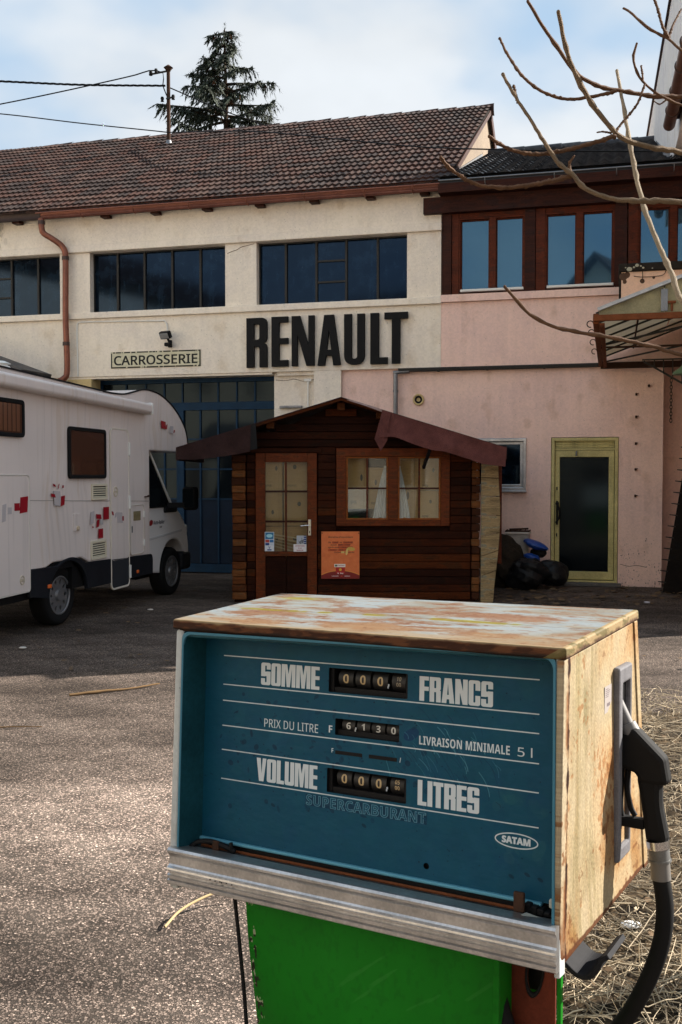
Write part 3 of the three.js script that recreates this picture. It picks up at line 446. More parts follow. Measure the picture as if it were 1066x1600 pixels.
// ================================================================ LETTERING and small fittings on the garage wall
{
  const b = thing('wall_lettering', 'large black raised capital letters on the cream wall above the garage door', 'lettering', FW(-1.78, 3.37, 0.0), FR);
  const H = 0.79, rim = (pts) => { const s = new THREE.Shape(); pts.forEach((p, i) => (i ? (p.length === 4 ? s.quadraticCurveTo(p[0], p[1], p[2], p[3]) : s.lineTo(p[0], p[1])) : s.moveTo(p[0], p[1]))); s.closePath(); return s; };
  const hole = (s, pts) => { s.holes.push(rim(pts)); return s; };
  const glyph = {                                 // y up, unit height, widths as on the wall
    R: () => hole(rim([[0, 0], [0.16, 0], [0.16, 0.42], [0.22, 0.42], [0.27, 0.42, 0.27, 0.36], [0.27, 0], [0.43, 0], [0.43, 0.38], [0.43, 0.47, 0.36, 0.495], [0.43, 0.52, 0.43, 0.62], [0.43, 0.87], [0.43, 1, 0.30, 1], [0, 1]]), [[0.16, 0.56], [0.16, 0.87], [0.22, 0.87], [0.27, 0.87, 0.27, 0.82], [0.27, 0.61], [0.27, 0.56, 0.22, 0.56]]),
    E: () => rim([[0, 0], [0.34, 0], [0.34, 0.13], [0.16, 0.13], [0.16, 0.45], [0.34, 0.45], [0.34, 0.57], [0.16, 0.57], [0.16, 0.88], [0.34, 0.88], [0.34, 1], [0, 1]]),
    N: () => rim([[0, 0], [0.12, 0], [0.12, 0.62], [0.30, 0], [0.46, 0], [0.46, 1], [0.34, 1], [0.34, 0.42], [0.17, 1], [0, 1]]),
    A: () => hole(rim([[0, 0], [0.145, 0], [0.175, 0.19], [0.285, 0.19], [0.315, 0], [0.46, 0], [0.325, 1], [0.135, 1]]), [[0.19, 0.31], [0.23, 0.72], [0.27, 0.31]]),
    U: () => rim([[0, 1], [0, 0.2], [0, 0, 0.2, 0], [0.41, 0, 0.41, 0.2], [0.41, 1], [0.26, 1], [0.26, 0.17], [0.26, 0.12, 0.205, 0.12], [0.155, 0.12, 0.155, 0.17], [0.155, 1]]),
    L: () => rim([[0, 0], [0.33, 0], [0.33, 0.13], [0.165, 0.13], [0.165, 1], [0, 1]]),
    T: () => rim([[0.14, 0], [0.30, 0], [0.30, 0.87], [0.445, 0.87], [0.445, 1], [0, 1], [0, 0.87], [0.14, 0.87]]),
  };
  const m = phys([0.006, 0.006, 0.007], 0.65, { specularIntensity: 0.4, map: sized(fineTex, 0.6) });
  [['R', -3.098, 0.0], ['E', -2.675, 0.004], ['N', -2.338, 0.004], ['A', -1.912, 0.002], ['U', -1.478, 0.0], ['L', -1.056, 0.0], ['T', -0.832, 0.0]].forEach(([c, u, dv]) => {
    const w = { R: 0.35, E: 0.277, N: 0.375, A: 0.378, U: 0.332, L: 0.275, T: 0.368 }[c], nat = { R: 0.43, E: 0.34, N: 0.46, A: 0.46, U: 0.41, L: 0.33, T: 0.445 }[c];
    part('letter', poly(glyph[c](), 0.055, 0.006).scale(w / nat, H, 1), m, b).position.set(u + 1.78, dv, 0.012);
  });
  // painted name board
  const t = canvasTex(1024, 176, (x, w, h) => {
    x.fillStyle = '#cfc9ae'; x.fillRect(0, 0, w, h);
    const q = rng(31); for (let i = 0; i < 900; i++) { x.fillStyle = `rgba(${q() > 0.5 ? '225,222,190' : '120,118,86'},${0.05 + q() * 0.12})`; x.fillRect(q() * w, q() * h, 4 + q() * 40, 2 + q() * 9); }
    x.strokeStyle = '#15150f'; x.lineWidth = 13; x.strokeRect(7, 7, w - 14, h - 14);
    x.fillStyle = '#cfc9ae'; for (let i = 0; i < 46; i++) { const px = q() * w; if (q() > 0.35) x.fillRect(px, q() > 0.5 ? 0 : h - 15, 3 + q() * 16, 15); }
    x.fillStyle = '#11120f'; x.save(); x.translate(28, 140); x.scale(1, 1.28); x.font = '104px sans-serif'; const ww = x.measureText('CARROSSERIE').width; x.scale((w - 56) / ww, 1); x.fillText('CARROSSERIE', 0, 0); x.lineWidth = 4.5; x.strokeStyle = '#11120f'; x.strokeText('CARROSSERIE', 0, 0); x.restore();
  });
  const s = thing('painted_sign', 'small pale sign with thin black letters and a worn black border', 'sign', FW(-4.713, 3.56, 0), FR);
  part('plate', rbox(-0.808, 0.808, -0.137, 0.137, 0.0, 0.008, 0.003), std([0.55, 0.51, 0.38], 0.8), s);
  const fg = new THREE.PlaneGeometry(1.606, 0.268).translate(0, 0, 0.0105); fg.userData.keepUV = true;
  part('lettering', fg, new THREE.MeshStandardMaterial({ map: t, roughness: 0.75 }), s);
  // flood light with sensor
  const f = thing('flood_light', 'small black flood light with motion sensor above the painted sign', 'lamp', FW(-4.44, 3.86, 0), FR);
  part('housing', [rbox(-0.1, 0.1, -0.045, 0.075, -0.05, 0.03, 0.015)].map((g) => g.rotateX(0.5).rotateY(-0.25).translate(-0.02, 0.05, 0.16)), M.black, f);
  part('glass', rbox(-0.085, 0.085, -0.03, 0.06, 0.031, 0.038, 0.003).rotateX(0.5).rotateY(-0.25).translate(-0.02, 0.05, 0.16), phys([0.35, 0.36, 0.36], 0.15, { metalness: 0.4 }), f);
  part('bracket', [rbox(-0.03, 0.03, -0.12, 0.0, 0.0, 0.05, 0.008), bar([0, -0.05, 0.03], [0.0, 0.03, 0.14], 0.03, 0.02)], M.black, f);
  part('sensor', [rbox(-0.055, 0.055, -0.11, -0.05, 0.07, 0.15, 0.02), new THREE.SphereGeometry(0.03, 10, 8).translate(0.06, -0.07, 0.15)], M.black, f);
  const c = single('cable_conduit', [tube([[-1.49, -0.87, 0.012], [-1.49, 0.0, 0.012], [-1.475, 0.03, 0.012], [-1.44, 0.035, 0.012], [0, 0.005, 0.012], [0.1, 0.0, 0.014], [0.145, -0.08, 0.014], [0.16, -0.28, 0.05]], 0.013, 90, 6)], M.whiteTrim, 'thin grey cable conduit running along the band to the flood light', 'conduit', FW(-4.64, 4.18, 0), FR);
  // short bracket and pipe on the cream bay beside the garage door
  single('standpipe', [cyl([0, -1.0, 0], [0, 0, 0], 0.014), rbox(-0.06, 0.06, -0.02, 0.02, -0.03, 0.03, 0.008), cyl([0, -0.06, 0], [0, -0.02, 0], 0.022)], M.whiteTrim, 'thin cream standpipe in the bay right of the garage door', 'pipe', FW(-2.11, 3.16, -0.09), FR);
  single('wall_bracket', [rbox(-0.22, 0.15, -0.018, 0.018, -0.02, 0.05, 0.006)], M.zinc, 'grey metal bracket on the cream bay just above the cabin roof', 'bracket', FW(-2.36, 2.74, -0.1), FR);
}

// ================================================================ CANOPY with yellow glazing beside the white house
{
  const b = thing('glazed_canopy', 'rusty iron canopy with yellowed glazing fixed to the right hand wall', 'canopy', FO.toArray(), FR);
  const u0 = 2.42, u1 = 3.40, v0 = 3.3, v1 = 3.66, W = 4.45;
  part('eave_beam', [rbox(u0 - 0.03, u0 + 0.03, v0 - 0.06, v0 + 0.05, 0.05, W, 0.008), rbox(u0 + 0.04, u0 + 0.09, v0 - 0.075, v0 - 0.05, 0.05, W, 0.004)], M.rust, b);
  part('cross_beam', rbox(u0 - 0.03, 3.9, v0 - 0.035, v0 + 0.03, W, W + 0.05, 0.008), M.rust, b);
  part('cross_beam', rbox(u0, 3.74, v0 - 0.09, v0 - 0.0, 0.0, 0.07, 0.008), M.rustDark, b);
  const n = 6, ws = Array.from({ length: n + 1 }, (_, i) => 0.12 + (W - 0.16) * i / n);
  ws.forEach((w, i) => { if (i === 3) part('tie_bar', rbox(u0, 3.7, v0 - 0.06, v0 - 0.035, w - 0.012, w + 0.012, 0.004), M.rustDark, b); part('rafter', bar([u0, v0 + 0.055, w], [3.74, v0 + 0.055 + (v1 - v0) / (u1 - u0) * (3.74 - u0), w], 0.03, 0.022), M.ironDark, b); });
  part('purlin', rbox(2.87, 2.89, v0 + 0.19, v0 + 0.21, 0.05, W, 0.004), M.rustDark, b);
  parts('stay', [bar([u0, v0 - 0.03, 0.3], [3.6, v0 - 0.03, 2.4], 0.02, 0.02), bar([u0, v0 - 0.034, 2.3], [3.6, v0 - 0.034, 4.3], 0.02, 0.02)], M.ironDark, b, 'thin diagonal stay of the canopy');
  const yel = phys([0.92, 0.87, 0.58], 0.8, { side: THREE.DoubleSide, transmission: 0.8, thickness: 0, map: sized(fineTex, 0.7) });
  const sl = (v1 - v0) / (u1 - u0);
  for (let i = 0; i < n; i++) for (const [a, c] of [[u0 + 0.02, 2.87], [2.89, 3.3], [3.32, 3.72]]) part('glazing', new THREE.PlaneGeometry(Math.hypot(c - a, sl * (c - a)), ws[i + 1] - ws[i] - 0.012).rotateX(-Math.PI / 2).rotateZ(Math.atan(sl)).translate((a + c) / 2, v0 + 0.068 + sl * ((a + c) / 2 - u0), (ws[i] + ws[i + 1]) / 2), yel, b);
  const tri = (a, c) => poly([[a, v0 + 0.032], [c, v0 + 0.032], [c, v0 + 0.055 + sl * (c - u0)], [a, v0 + 0.055 + sl * (a - u0)]], 0.01).translate(0, 0, W + 0.01);
  part('end_pane', tri(u0 + 0.03, 3.1), yel, b); part('end_pane', tri(3.115, 3.9), yel, b);
  part('verge_flashing', [bar([u0 + 0.02, v0 + 0.085, W + 0.02], [3.9, v0 + 0.085 + sl * (3.88 - u0), W + 0.02], 0.10, 0.035)], std([0.62, 0.63, 0.64], 0.5, { metalness: 0.3, map: sized(fineTex, 0.3) }), b);
  part('clamp', [rbox(3.07, 3.14, v0 + 0.04, v0 + 0.27, W + 0.03, W + 0.05, 0.005)], M.zinc, b); part('bolt', [cyl([3.18, v0 + 0.04, W + 0.04], [3.18, v0 + 0.14, W + 0.04], 0.012), rbox(3.14, 3.22, v0 + 0.12, v0 + 0.145, W + 0.02, W + 0.06, 0.005)], M.rust, b);
  // scrolled iron brace
  part('brace', [bar([3.0, 3.2, 1.0], [3.62, 2.82, 1.0], 0.02, 0.025), ...[3.14, 3.26, 3.38, 3.5].map((u) => cyl([u, 3.22, 1.0], [u, 3.2 - (u - 3.0) * 0.613, 1.0], 0.009, 0.009, 6)), bar([2.98, 3.22, 1.0], [3.7, 3.22, 1.0], 0.02, 0.02)], M.ironDark, b);
  // hooks of the old gutter along the eave
  parts('hook', [1.3, 2.3, 3.2, 3.9].map((w) => new THREE.TorusGeometry(0.035, 0.006, 6, 14, 5).translate(u0 - 0.07, v0 + 0.02, w)), M.rustDark, b);
  const ch = thing('hanging_chain', 'thin iron chain hanging from the canopy brace in front of the pink wall', 'chain', FW(3.363, 2.96, 1.0), FR);
  const lk = done(new THREE.TorusGeometry(0.016, 0.0045, 6, 14).scale(1, 1.75, 1));
  for (let i = 0; i < 13; i++) { const m = part('link', lk, M.ironDark, ch); m.position.set(0, -0.03 - i * 0.045, 0); m.rotation.y = i % 2 ? 1.3 : 0.25; }
  const lp = thing('enamel_lamp', 'green enamel lamp shade hanging under the canopy at the right edge', 'lamp', FW(3.47, 2.92, 2.0), FR);
  part('lamp_shade', new THREE.LatheGeometry([[0.03, 0.12], [0.045, 0.1], [0.07, 0.075], [0.13, 0.035], [0.15, 0.0], [0.145, -0.004], [0.12, 0.03]].map((p) => new THREE.Vector2(...p)), 28), (() => { const m = phys([0.10, 0.19, 0.10], 0.3, { clearcoat: 0.5 }); m.side = THREE.DoubleSide; return m; })(), lp);
  part('rod', cyl([0, 0.11, 0], [0, 0.42, 0], 0.012), M.ironDark, lp); part('bulb', new THREE.SphereGeometry(0.035, 12, 10).translate(0, 0.02, 0), phys([0.7, 0.7, 0.66], 0.1), lp);
  // dark rack with pegs leaning at the right edge
  const rk = thing('peg_rack', 'dark leaning plank with a row of iron pegs at the right edge', 'rack', FW(3.29, 0, 0.8), FR);
  part('plank', [bar([0.17, 0, 0.0], [0.62, 3.0, 0.0], 0.34, 0.05)].map((g) => g), M.timberDark, rk).material = std([0.018, 0.015, 0.013], 0.8, { map: sized(woodTex, [0.5, 1.2]) });
  for (let i = 0; i < 14; i++) { const v = 0.16 + i * 0.155; part('peg', cyl([0.02 + v * 0.15, v, 0.02], [-0.085 + v * 0.15, v + 0.012, 0.02], 0.011, 0.006, 7), M.ironDark, rk); }
}

// ================================================================ LOG CABIN
{
  const Z = -13.2, b = thing('log_cabin', 'small brown wooden cabin with gabled felt roof, glazed door and double window', 'cabin', [0, 0, Z], 0);
  const roofV = (x) => 2.585 - Math.abs(x) * 0.305;
  // front planks, each its own board
  const q = rng(71);
  for (let k = 0; k < 26; k++) {
    const v0 = 0.04 + k * 0.0985, v1 = v0 + 0.0945; let segs = [[-1.215, 1.675]];
    const lim = (2.56 - v1) / 0.305; segs = [[Math.max(-1.215, -lim), Math.min(1.675, lim)]]; if (lim < 0.05) continue;
    const cut = (a, c) => { segs = segs.flatMap(([s, e]) => (c <= s || a >= e ? [[s, e]] : [[s, Math.min(e, a)], [Math.max(s, c), e]].filter(([x, y]) => y - x > 0.015))); };
    if (v0 < 1.93) cut(-1.105, -0.30);
    if (v1 > 0.985 && v0 < 2.0) cut(-0.065, 1.405);
    if (v0 < 1.93) { /* boards beside the door run short */ }
    for (const [s, e] of segs) { const mt = cabinWood[Math.floor(q() * 4)], m = part('plank', rbox(s + 0.001, e - 0.001, v0, v1, -0.045, (q() - 0.5) * 0.006, 0.009, 1), mt, b); if (v1 > 2.2) m.rotation.y = 0; }
  }
  // interlocked log ends at both corners
  const endWood = [[0.30, 0.105, 0.03], [0.20, 0.07, 0.022], [0.36, 0.15, 0.05], [0.10, 0.035, 0.014]].map((c, i) => { const t = sized(woodTex, [0.5, 0.22]); t.offset.set(i * 0.3, i * 0.17); return phys(c, 0.75, { specularIntensity: 0.3, map: t, bumpMap: sized(woodBump, [0.4, 0.2]), bumpScale: 0.006 }); });
  for (let k = 0; k < 19; k++) { const v0 = 0.04 + k * 0.0985; for (const [a, c] of [[-1.405, -1.225], [1.685, 1.79]]) part('log_end', rbox(a + (q() - 0.5) * 0.012, c + (q() - 0.5) * 0.014, v0, v0 + 0.093, -0.12, 0.012 + q() * 0.02, 0.014, 2), endWood[Math.floor(q() * 4)], b); }
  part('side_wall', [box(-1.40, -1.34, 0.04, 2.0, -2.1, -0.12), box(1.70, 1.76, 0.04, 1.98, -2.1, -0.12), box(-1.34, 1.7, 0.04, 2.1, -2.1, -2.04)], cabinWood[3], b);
  part('added_backing', [box(-1.34, -1.11, 0.04, 2.1, -0.075, -0.05), box(-0.3, -0.07, 0.04, 2.1, -0.075, -0.05), box(-0.07, 1.41, 0.04, 0.98, -0.075, -0.05), box(1.41, 1.68, 0.04, 2.05, -0.075, -0.05), poly([[-1.34, 2.0], [1.68, 2.0], [0.05, 2.56], [-0.05, 2.56]], 0.02).translate(0, 0, -0.074)], cabinWood[3], b);  // added behind the planks to stop light showing through their gaps
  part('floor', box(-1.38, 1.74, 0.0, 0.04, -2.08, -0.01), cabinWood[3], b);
  const soft = cabinWood[1];
  // door
  const d = part('door', [rbox(-1.10, -0.975, 0.04, 1.93, -0.05, 0.018, 0.006), rbox(-0.435, -0.31, 0.04, 1.93, -0.05, 0.018, 0.006), rbox(-0.974, -0.436, 1.815, 1.93, -0.05, 0.016, 0.006), rbox(-0.974, -0.436, 0.60, 0.66, -0.05, 0.016, 0.006)], M.frameWood, b);
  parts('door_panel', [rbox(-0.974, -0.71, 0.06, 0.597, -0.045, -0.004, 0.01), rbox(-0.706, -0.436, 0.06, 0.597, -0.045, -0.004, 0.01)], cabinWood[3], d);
  const clear = phys([0.88, 0.90, 0.88], 0.03, { transmission: 1, thickness: 0, ior: 1.5 });
  const mun = M.timber;
  for (const [a, c] of [[-0.972, -0.722], [-0.698, -0.438]]) for (const [e, f] of [[0.662, 1.036], [1.06, 1.424], [1.448, 1.813]]) part('pane', box(a, c, e, f, -0.024, -0.02), clear, d);
  part('glazing_bar', [box(-0.722, -0.698, 0.661, 1.814, -0.035, 0.006)], mun, d); part('glazing_bar', [box(-0.973, -0.437, 1.036, 1.06, -0.033, 0.003)], M.timberDark, d); part('glazing_bar', [box(-0.973, -0.437, 1.424, 1.448, -0.033, 0.003)], M.timberDark, d);
  const hd = part('handle_plate', rbox(-0.423, -0.387, 0.87, 1.075, 0.018, 0.026, 0.006), phys([0.62, 0.58, 0.46], 0.35, { metalness: 0.4 }), d);
  part('lever', [cyl([-0.405, 1.0, 0.02], [-0.405, 1.0, 0.06], 0.011), tube([[-0.405, 1.0, 0.058], [-0.45, 1.0, 0.06], [-0.52, 0.992, 0.058]], 0.009, 12, 8)], M.chrome, hd); part('keyhole', rbox(-0.410, -0.400, 0.90, 0.93, 0.025, 0.028, 0.002), M.black, hd);
  part('door_head', rbox(-1.16, -0.25, 1.935, 1.995, -0.03, 0.026, 0.006), soft, b);
  // double window
  const w = part('window', [rbox(-0.06, 0.065, 0.99, 1.895, -0.05, 0.022, 0.006), rbox(0.607, 0.732, 1.07, 1.885, -0.05, 0.024, 0.006), rbox(1.285, 1.40, 0.99, 1.895, -0.05, 0.022, 0.006), rbox(-0.06, 1.40, 1.887, 1.995, -0.05, 0.026, 0.006), rbox(0.066, 1.284, 0.99, 1.068, -0.05, 0.02, 0.006)], M.frameWood, b);
  for (const [a, c] of [[0.067, 0.606], [0.734, 1.283]]) {
    const s = part('sash', poly(ringShape(a, c, 1.07, 1.885, 0.022), 0.04, 0.004).translate(0, 0, -0.034), std([0.55, 0.19, 0.045], 0.55, { map: sized(woodTex, [0.6, 0.4]) }), w), mid = (a + c) / 2;
    for (const [e, f] of [[a + 0.023, mid - 0.011], [mid + 0.011, c - 0.023]]) for (const [g, h] of [[1.093, 1.466], [1.488, 1.862]]) part('pane', box(e, f, g, h, -0.018, -0.014), clear, s);
    part('glazing_bar', [box(mid - 0.011, mid + 0.011, 1.0925, 1.8625, -0.03, 0.004)], mun, s); part('glazing_bar', [box(a + 0.0225, c - 0.0225, 1.466, 1.488, -0.028, 0.002)], M.timberDark, s);
  }
  // roof deck, felt, purlin ends
  const deck = (s) => bar([0, 2.60, -0.92], [s * 2.06, 1.972, -0.92], 2.44, 0.03);
  const roof = part('roof', [deck(1), deck(-1)], cabinWood[2], b);
  parts('felt', [bar([0, 2.622, -0.92], [2.07, 1.991, -0.92], 2.46, 0.012), bar([0, 2.622, -0.92], [-2.07, 1.991, -0.92], 2.46, 0.0121)], M.feltDark, roof);
  parts('purlin', [[-0.9, 2.24], [0, 2.47], [0.5, 2.36], [1.2, 2.14]].map(([x, v]) => rbox(x - 0.05, x + 0.05, v, v + 0.10, -2.0, 0.16, 0.01)), endWood[1], roof);
  const hang = (name, top, bot, mat, z, seed, amp = 0.03) => {
    const at = (P, t) => { const f = t * (P.length - 1), i = Math.min(P.length - 2, Math.floor(f)), k = f - i; return [lerp(P[i][0], P[i + 1][0], k), lerp(P[i][1], P[i + 1][1], k)]; };
    const nx = 30, ny = 8, g = new THREE.PlaneGeometry(1, 1, nx, ny), p = g.attributes.position;
    for (let j = 0; j <= ny; j++) for (let i = 0; i <= nx; i++) { const a = at(top, i / nx), c = at(bot, i / nx), t = j / ny, k = j * (nx + 1) + i; const x = lerp(a[0], c[0], t), y = lerp(a[1], c[1], t); p.setXYZ(k, x, y, z + amp * (noise3(x * 5 + seed, y * 5, 0, seed) - 0.5) * 2 * (0.25 + t) + 0.02 * Math.sin(x * 9 + seed) * t); }
    g.computeVertexNormals(); const bk = g.clone().translate(0, 0, -0.008); const ix = bk.index.array; for (let i = 0; i < ix.length; i += 3) { const t = ix[i]; ix[i] = ix[i + 1]; ix[i + 1] = t; } bk.computeVertexNormals();
    return part(name, [g, bk], mat, roof);
  };
  hang('felt_flap', [[-2.075, 1.995], [-1.6, 2.135], [-1.13, 2.278]], [[-2.08, 1.845], [-1.85, 1.84], [-1.6, 1.865], [-1.3, 1.91], [-1.14, 1.945]], M.feltDark, 0.315, 3);
  hang('felt_flap', [[-1.13, 2.278], [-1.07, 2.296]], [[-1.14, 1.96], [-1.05, 1.975]], M.black, 0.318, 4, 0.012);
  hang('felt_flap', [[0.52, 2.465], [1.0, 2.318], [1.5, 2.165], [2.08, 1.99]], [[0.47, 2.12], [0.66, 2.13], [0.95, 2.02], [1.16, 1.955], [1.28, 1.945], [1.45, 1.895], [1.58, 1.855], [1.78, 1.785], [2.06, 1.755]], M.felt, 0.325, 8, 0.045);
  hang('felt_flap', [[0.52, 2.465], [0.62, 2.43]], [[0.42, 2.10], [0.50, 1.95], [0.58, 2.08]], M.felt, 0.345, 6, 0.02);
  hang('torn_felt', [[0.06, 2.612], [0.3, 2.54], [0.53, 2.468]], [[0.08, 2.585], [0.3, 2.515], [0.54, 2.43]], std([0.42, 0.30, 0.28], 0.9, { map: sized(fineTex, 0.3) }), 0.312, 5, 0.012);
  parts('eave_board', [bar([2.07, 1.93, 0.28], [2.2, 1.86, -2.1], 0.04, 0.16), bar([-2.06, 1.9, 0.28], [-2.06, 1.9, -2.1], 0.03, 0.14)], M.feltDark, roof);
  part('strut', bar([1.12, 1.97, 0.29], [1.06, 1.74, 0.05], 0.03, 0.04), M.black, roof);

  // pale bowed board standing at the right hand corner, cut into lengths
  const pb = thing('pale_board', 'tall pale bowed board standing at the right corner of the cabin', 'board', [1.8, 0, Z + 0.02], 0);
  const R = [[0.0, 0.16], [0.25, 0.175], [0.5, 0.205], [0.75, 0.23], [1.0, 0.243], [1.2, 0.245], [1.4, 0.235], [1.6, 0.222], [1.85, 0.215]], rx = (v) => { for (let i = 0; i + 1 < R.length; i++) if (v <= R[i + 1][0]) return lerp(R[i][1], R[i + 1][1], (v - R[i][0]) / (R[i + 1][0] - R[i][0])); return 0.215; };
  const cuts = [[0, 0], [0.35, 0.42], [0.60, 0.68], [0.86, 0.91], [1.13, 1.13], [1.38, 1.37], [1.62, 1.60], [1.84, 1.84]];
  const bw = std([0.60, 0.50, 0.30], 0.85, { map: sized(woodTex, [0.9, 0.4]) });
  for (let i = 0; i + 1 < cuts.length; i++) { const [a0, a1] = cuts[i], [c0, c1] = cuts[i + 1]; part('board_length', poly([[0.0, a0 + 0.003], [rx(a1), a1 + 0.003], [rx((a1 + c1) / 2), (a1 + c1) / 2], [rx(c1), c1 - 0.003], [0.0, c0 - 0.003]], 0.04, 0.004), bw, pb); }
  part('edge_post', rbox(0.225, 0.28, 0.5, 1.84, -0.2, -0.05, 0.01), M.timber, pb);

  // poster, stickers
  const P = canvasTex(700, 866, (x, W, H) => {
    const g = x.createLinearGradient(0, 0, 0, H); x.fillStyle = '#d9713a'; x.fillRect(0, 0, W, H);
    const r = rng(5); for (let i = 0; i < 500; i++) { x.fillStyle = `rgba(${r() > 0.5 ? '240,150,90' : '190,80,35'},${r() * 0.12})`; x.beginPath(); x.arc(r() * W, r() * H, 10 + r() * 40, 0, 7); x.fill(); }
    x.fillStyle = '#7d1210'; x.beginPath(); x.ellipse(W / 2, H + 210, W * 0.78, 350, 0, 0, 7); x.fill();
    x.strokeStyle = '#e8a23c'; x.lineWidth = 6; x.beginPath(); x.ellipse(W / 2, H + 205, W * 0.8, 352, 0, 3.4, 6.0); x.stroke();
    x.fillStyle = '#b01d18'; x.fillRect(W * 0.38, H * 0.76, W * 0.24, H * 0.13); x.fillStyle = '#efe9df'; x.fillRect(W * 0.34, H * 0.69, W * 0.29, H * 0.066);
    x.fillStyle = '#2b1a10'; x.textAlign = 'center'; x.font = 'italic bold 42px serif'; x.fillText("Horaires d'ouverture", W / 2, H * 0.135);
    x.font = 'italic bold 38px serif';
    const line = (s, y, cx = W / 2) => x.fillText(s, cx, H * y);
    const hl = (x0, y, w) => { x.fillStyle = '#bb4a1a'; x.fillRect(W * x0, H * y, W * w, 40); x.fillStyle = '#2b1a10'; };
    hl(0.29, 0.21, 0.16); hl(0.58, 0.21, 0.24); hl(0.44, 0.262, 0.31); hl(0.45, 0.315, 0.34); hl(0.18, 0.368, 0.2); hl(0.44, 0.368, 0.42);
    line('Du  Lundi  au  Vendredi', 0.245); line('matin  8h00 / 12h00', 0.297); line('après-midi  13h30-18h00', 0.35); line('Samedi  9h00 / 12h00', 0.405); line('Fermé le dimanche', 0.455, W * 0.6);
    x.fillStyle = '#c9a24a'; x.beginPath(); x.ellipse(W * 0.78, H * 0.37, 74, 36, 0.1, 0, 7); x.fill(); x.fillStyle = '#d8bb6b'; x.beginPath(); x.ellipse(W * 0.67, H * 0.43, 22, 62, 0.15, 0, 7); x.fill(); x.fillRect(W * 0.52, H * 0.42, 60, 34);
    x.fillStyle = '#2f5c35'; x.beginPath(); x.arc(W * 0.385, H * 0.723, 20, 0, 7); x.fill(); x.fillStyle = '#a3201b'; x.font = 'bold 40px sans-serif'; x.fillText('Elatton', W * 0.51, H * 0.737);
    x.fillStyle = '#e7b23a'; x.beginPath(); x.arc(W / 2, H * 0.81, 26, 0, 7); x.fill(); x.fillStyle = '#fff'; x.font = 'bold 34px sans-serif'; x.fillText('le  Gaz', W / 2, H * 0.90); x.font = 'bold 22px sans-serif'; x.fillText('La Bouteille', W * 0.36, H * 0.955); x.fillStyle = '#ff4a30'; x.fillText('gaz', W * 0.535, H * 0.955); x.fillStyle = '#fff'; x.fillText('confiance', W * 0.68, H * 0.955);
  });
  const print = (name, label, cat, tex, x0, x1, y0, y1, z, base = [0.7, 0.7, 0.68]) => {
    const o = thing(name, label, cat, [(x0 + x1) / 2, y0, Z + z], 0), w2 = (x1 - x0) / 2;
    part('sheet', box(-w2, w2, 0, y1 - y0, 0, 0.003), std(base, 0.6), o); const g = new THREE.PlaneGeometry(w2 * 2 - 0.002, y1 - y0 - 0.002).translate(0, (y1 - y0) / 2, 0.0045); g.userData.keepUV = true;
    part('print', g, new THREE.MeshStandardMaterial({ map: tex, roughness: 0.45 }), o); return o;
  };
  const po = print('poster', 'orange opening hours poster with dark red foot on the cabin wall', 'poster', P, -0.254, 0.238, 0.312, 0.921, 0.02, [0.6, 0.22, 0.08]);
  parts('pin', [[-0.235, 0.6], [0.235, 0.6]].map(([x, y]) => new THREE.SphereGeometry(0.007, 8, 6).scale(1, 1, 0.6).translate(x, y - 0.012, 0.006)), M.ironDark, po);
  print('card_sticker', 'blue and white payment card sticker on the lower left door pane', 'sticker', canvasTex(256, 512, (x, w, h) => { x.fillStyle = '#d8dbe0'; x.fillRect(0, 0, w, h); x.fillStyle = '#1d6f9a'; x.fillRect(12, 12, w - 24, 180); x.fillStyle = '#9fd3e0'; x.beginPath(); x.ellipse(w / 2, 102, 86, 48, 0, 0, 7); x.fill(); x.fillStyle = '#b23a33'; x.fillRect(12, 205, 112, 76); x.fillStyle = '#2a6ea8'; x.fillRect(132, 205, 112, 76); x.fillStyle = '#1b3f80'; x.fillRect(12, 292, 112, 66); x.fillStyle = '#c2ccd8'; x.fillRect(132, 292, 112, 66); x.fillStyle = '#1b3f80'; x.font = 'bold 90px sans-serif'; x.textAlign = 'center'; x.fillText('V', w / 2, 446); x.fillRect(70, 462, 116, 34); }), -0.983, -0.862, 0.667, 0.915, 0.02);
  print('notice_sticker', 'white notice sticker with red lettering on the lower right door pane', 'sticker', canvasTex(384, 230, (x, w, h) => { x.fillStyle = '#ddd6d6'; x.fillRect(0, 0, w, h); x.fillStyle = '#9b3038'; x.font = 'bold 50px sans-serif'; x.textAlign = 'center'; x.fillText('ATTENTION', w / 2, 70); x.fillText('A LA', w / 2, 138); x.fillText('MARCHE', w / 2, 206); }), -0.612, -0.446, 0.660, 0.757, 0.02);
  print('picture_sticker', 'small grey and blue picture sticker above the red lettered notice on the door', 'sticker', canvasTex(256, 240, (x, w, h) => { x.fillStyle = '#aab0ba'; x.fillRect(0, 0, w, h); x.fillStyle = '#2c3f77'; x.fillRect(190, 0, 66, h); x.fillStyle = '#d0d4da'; for (let i = 0; i < 4; i++) x.fillRect(190, 20 + i * 58, 66, 12); x.fillStyle = '#5a6068'; const r = rng(3); for (let i = 0; i < 16; i++) x.fillRect(r() * 180, 60 + r() * 150, 8 + r() * 22, 20 + r() * 60); }), -0.572, -0.447, 0.760, 0.868, 0.02);
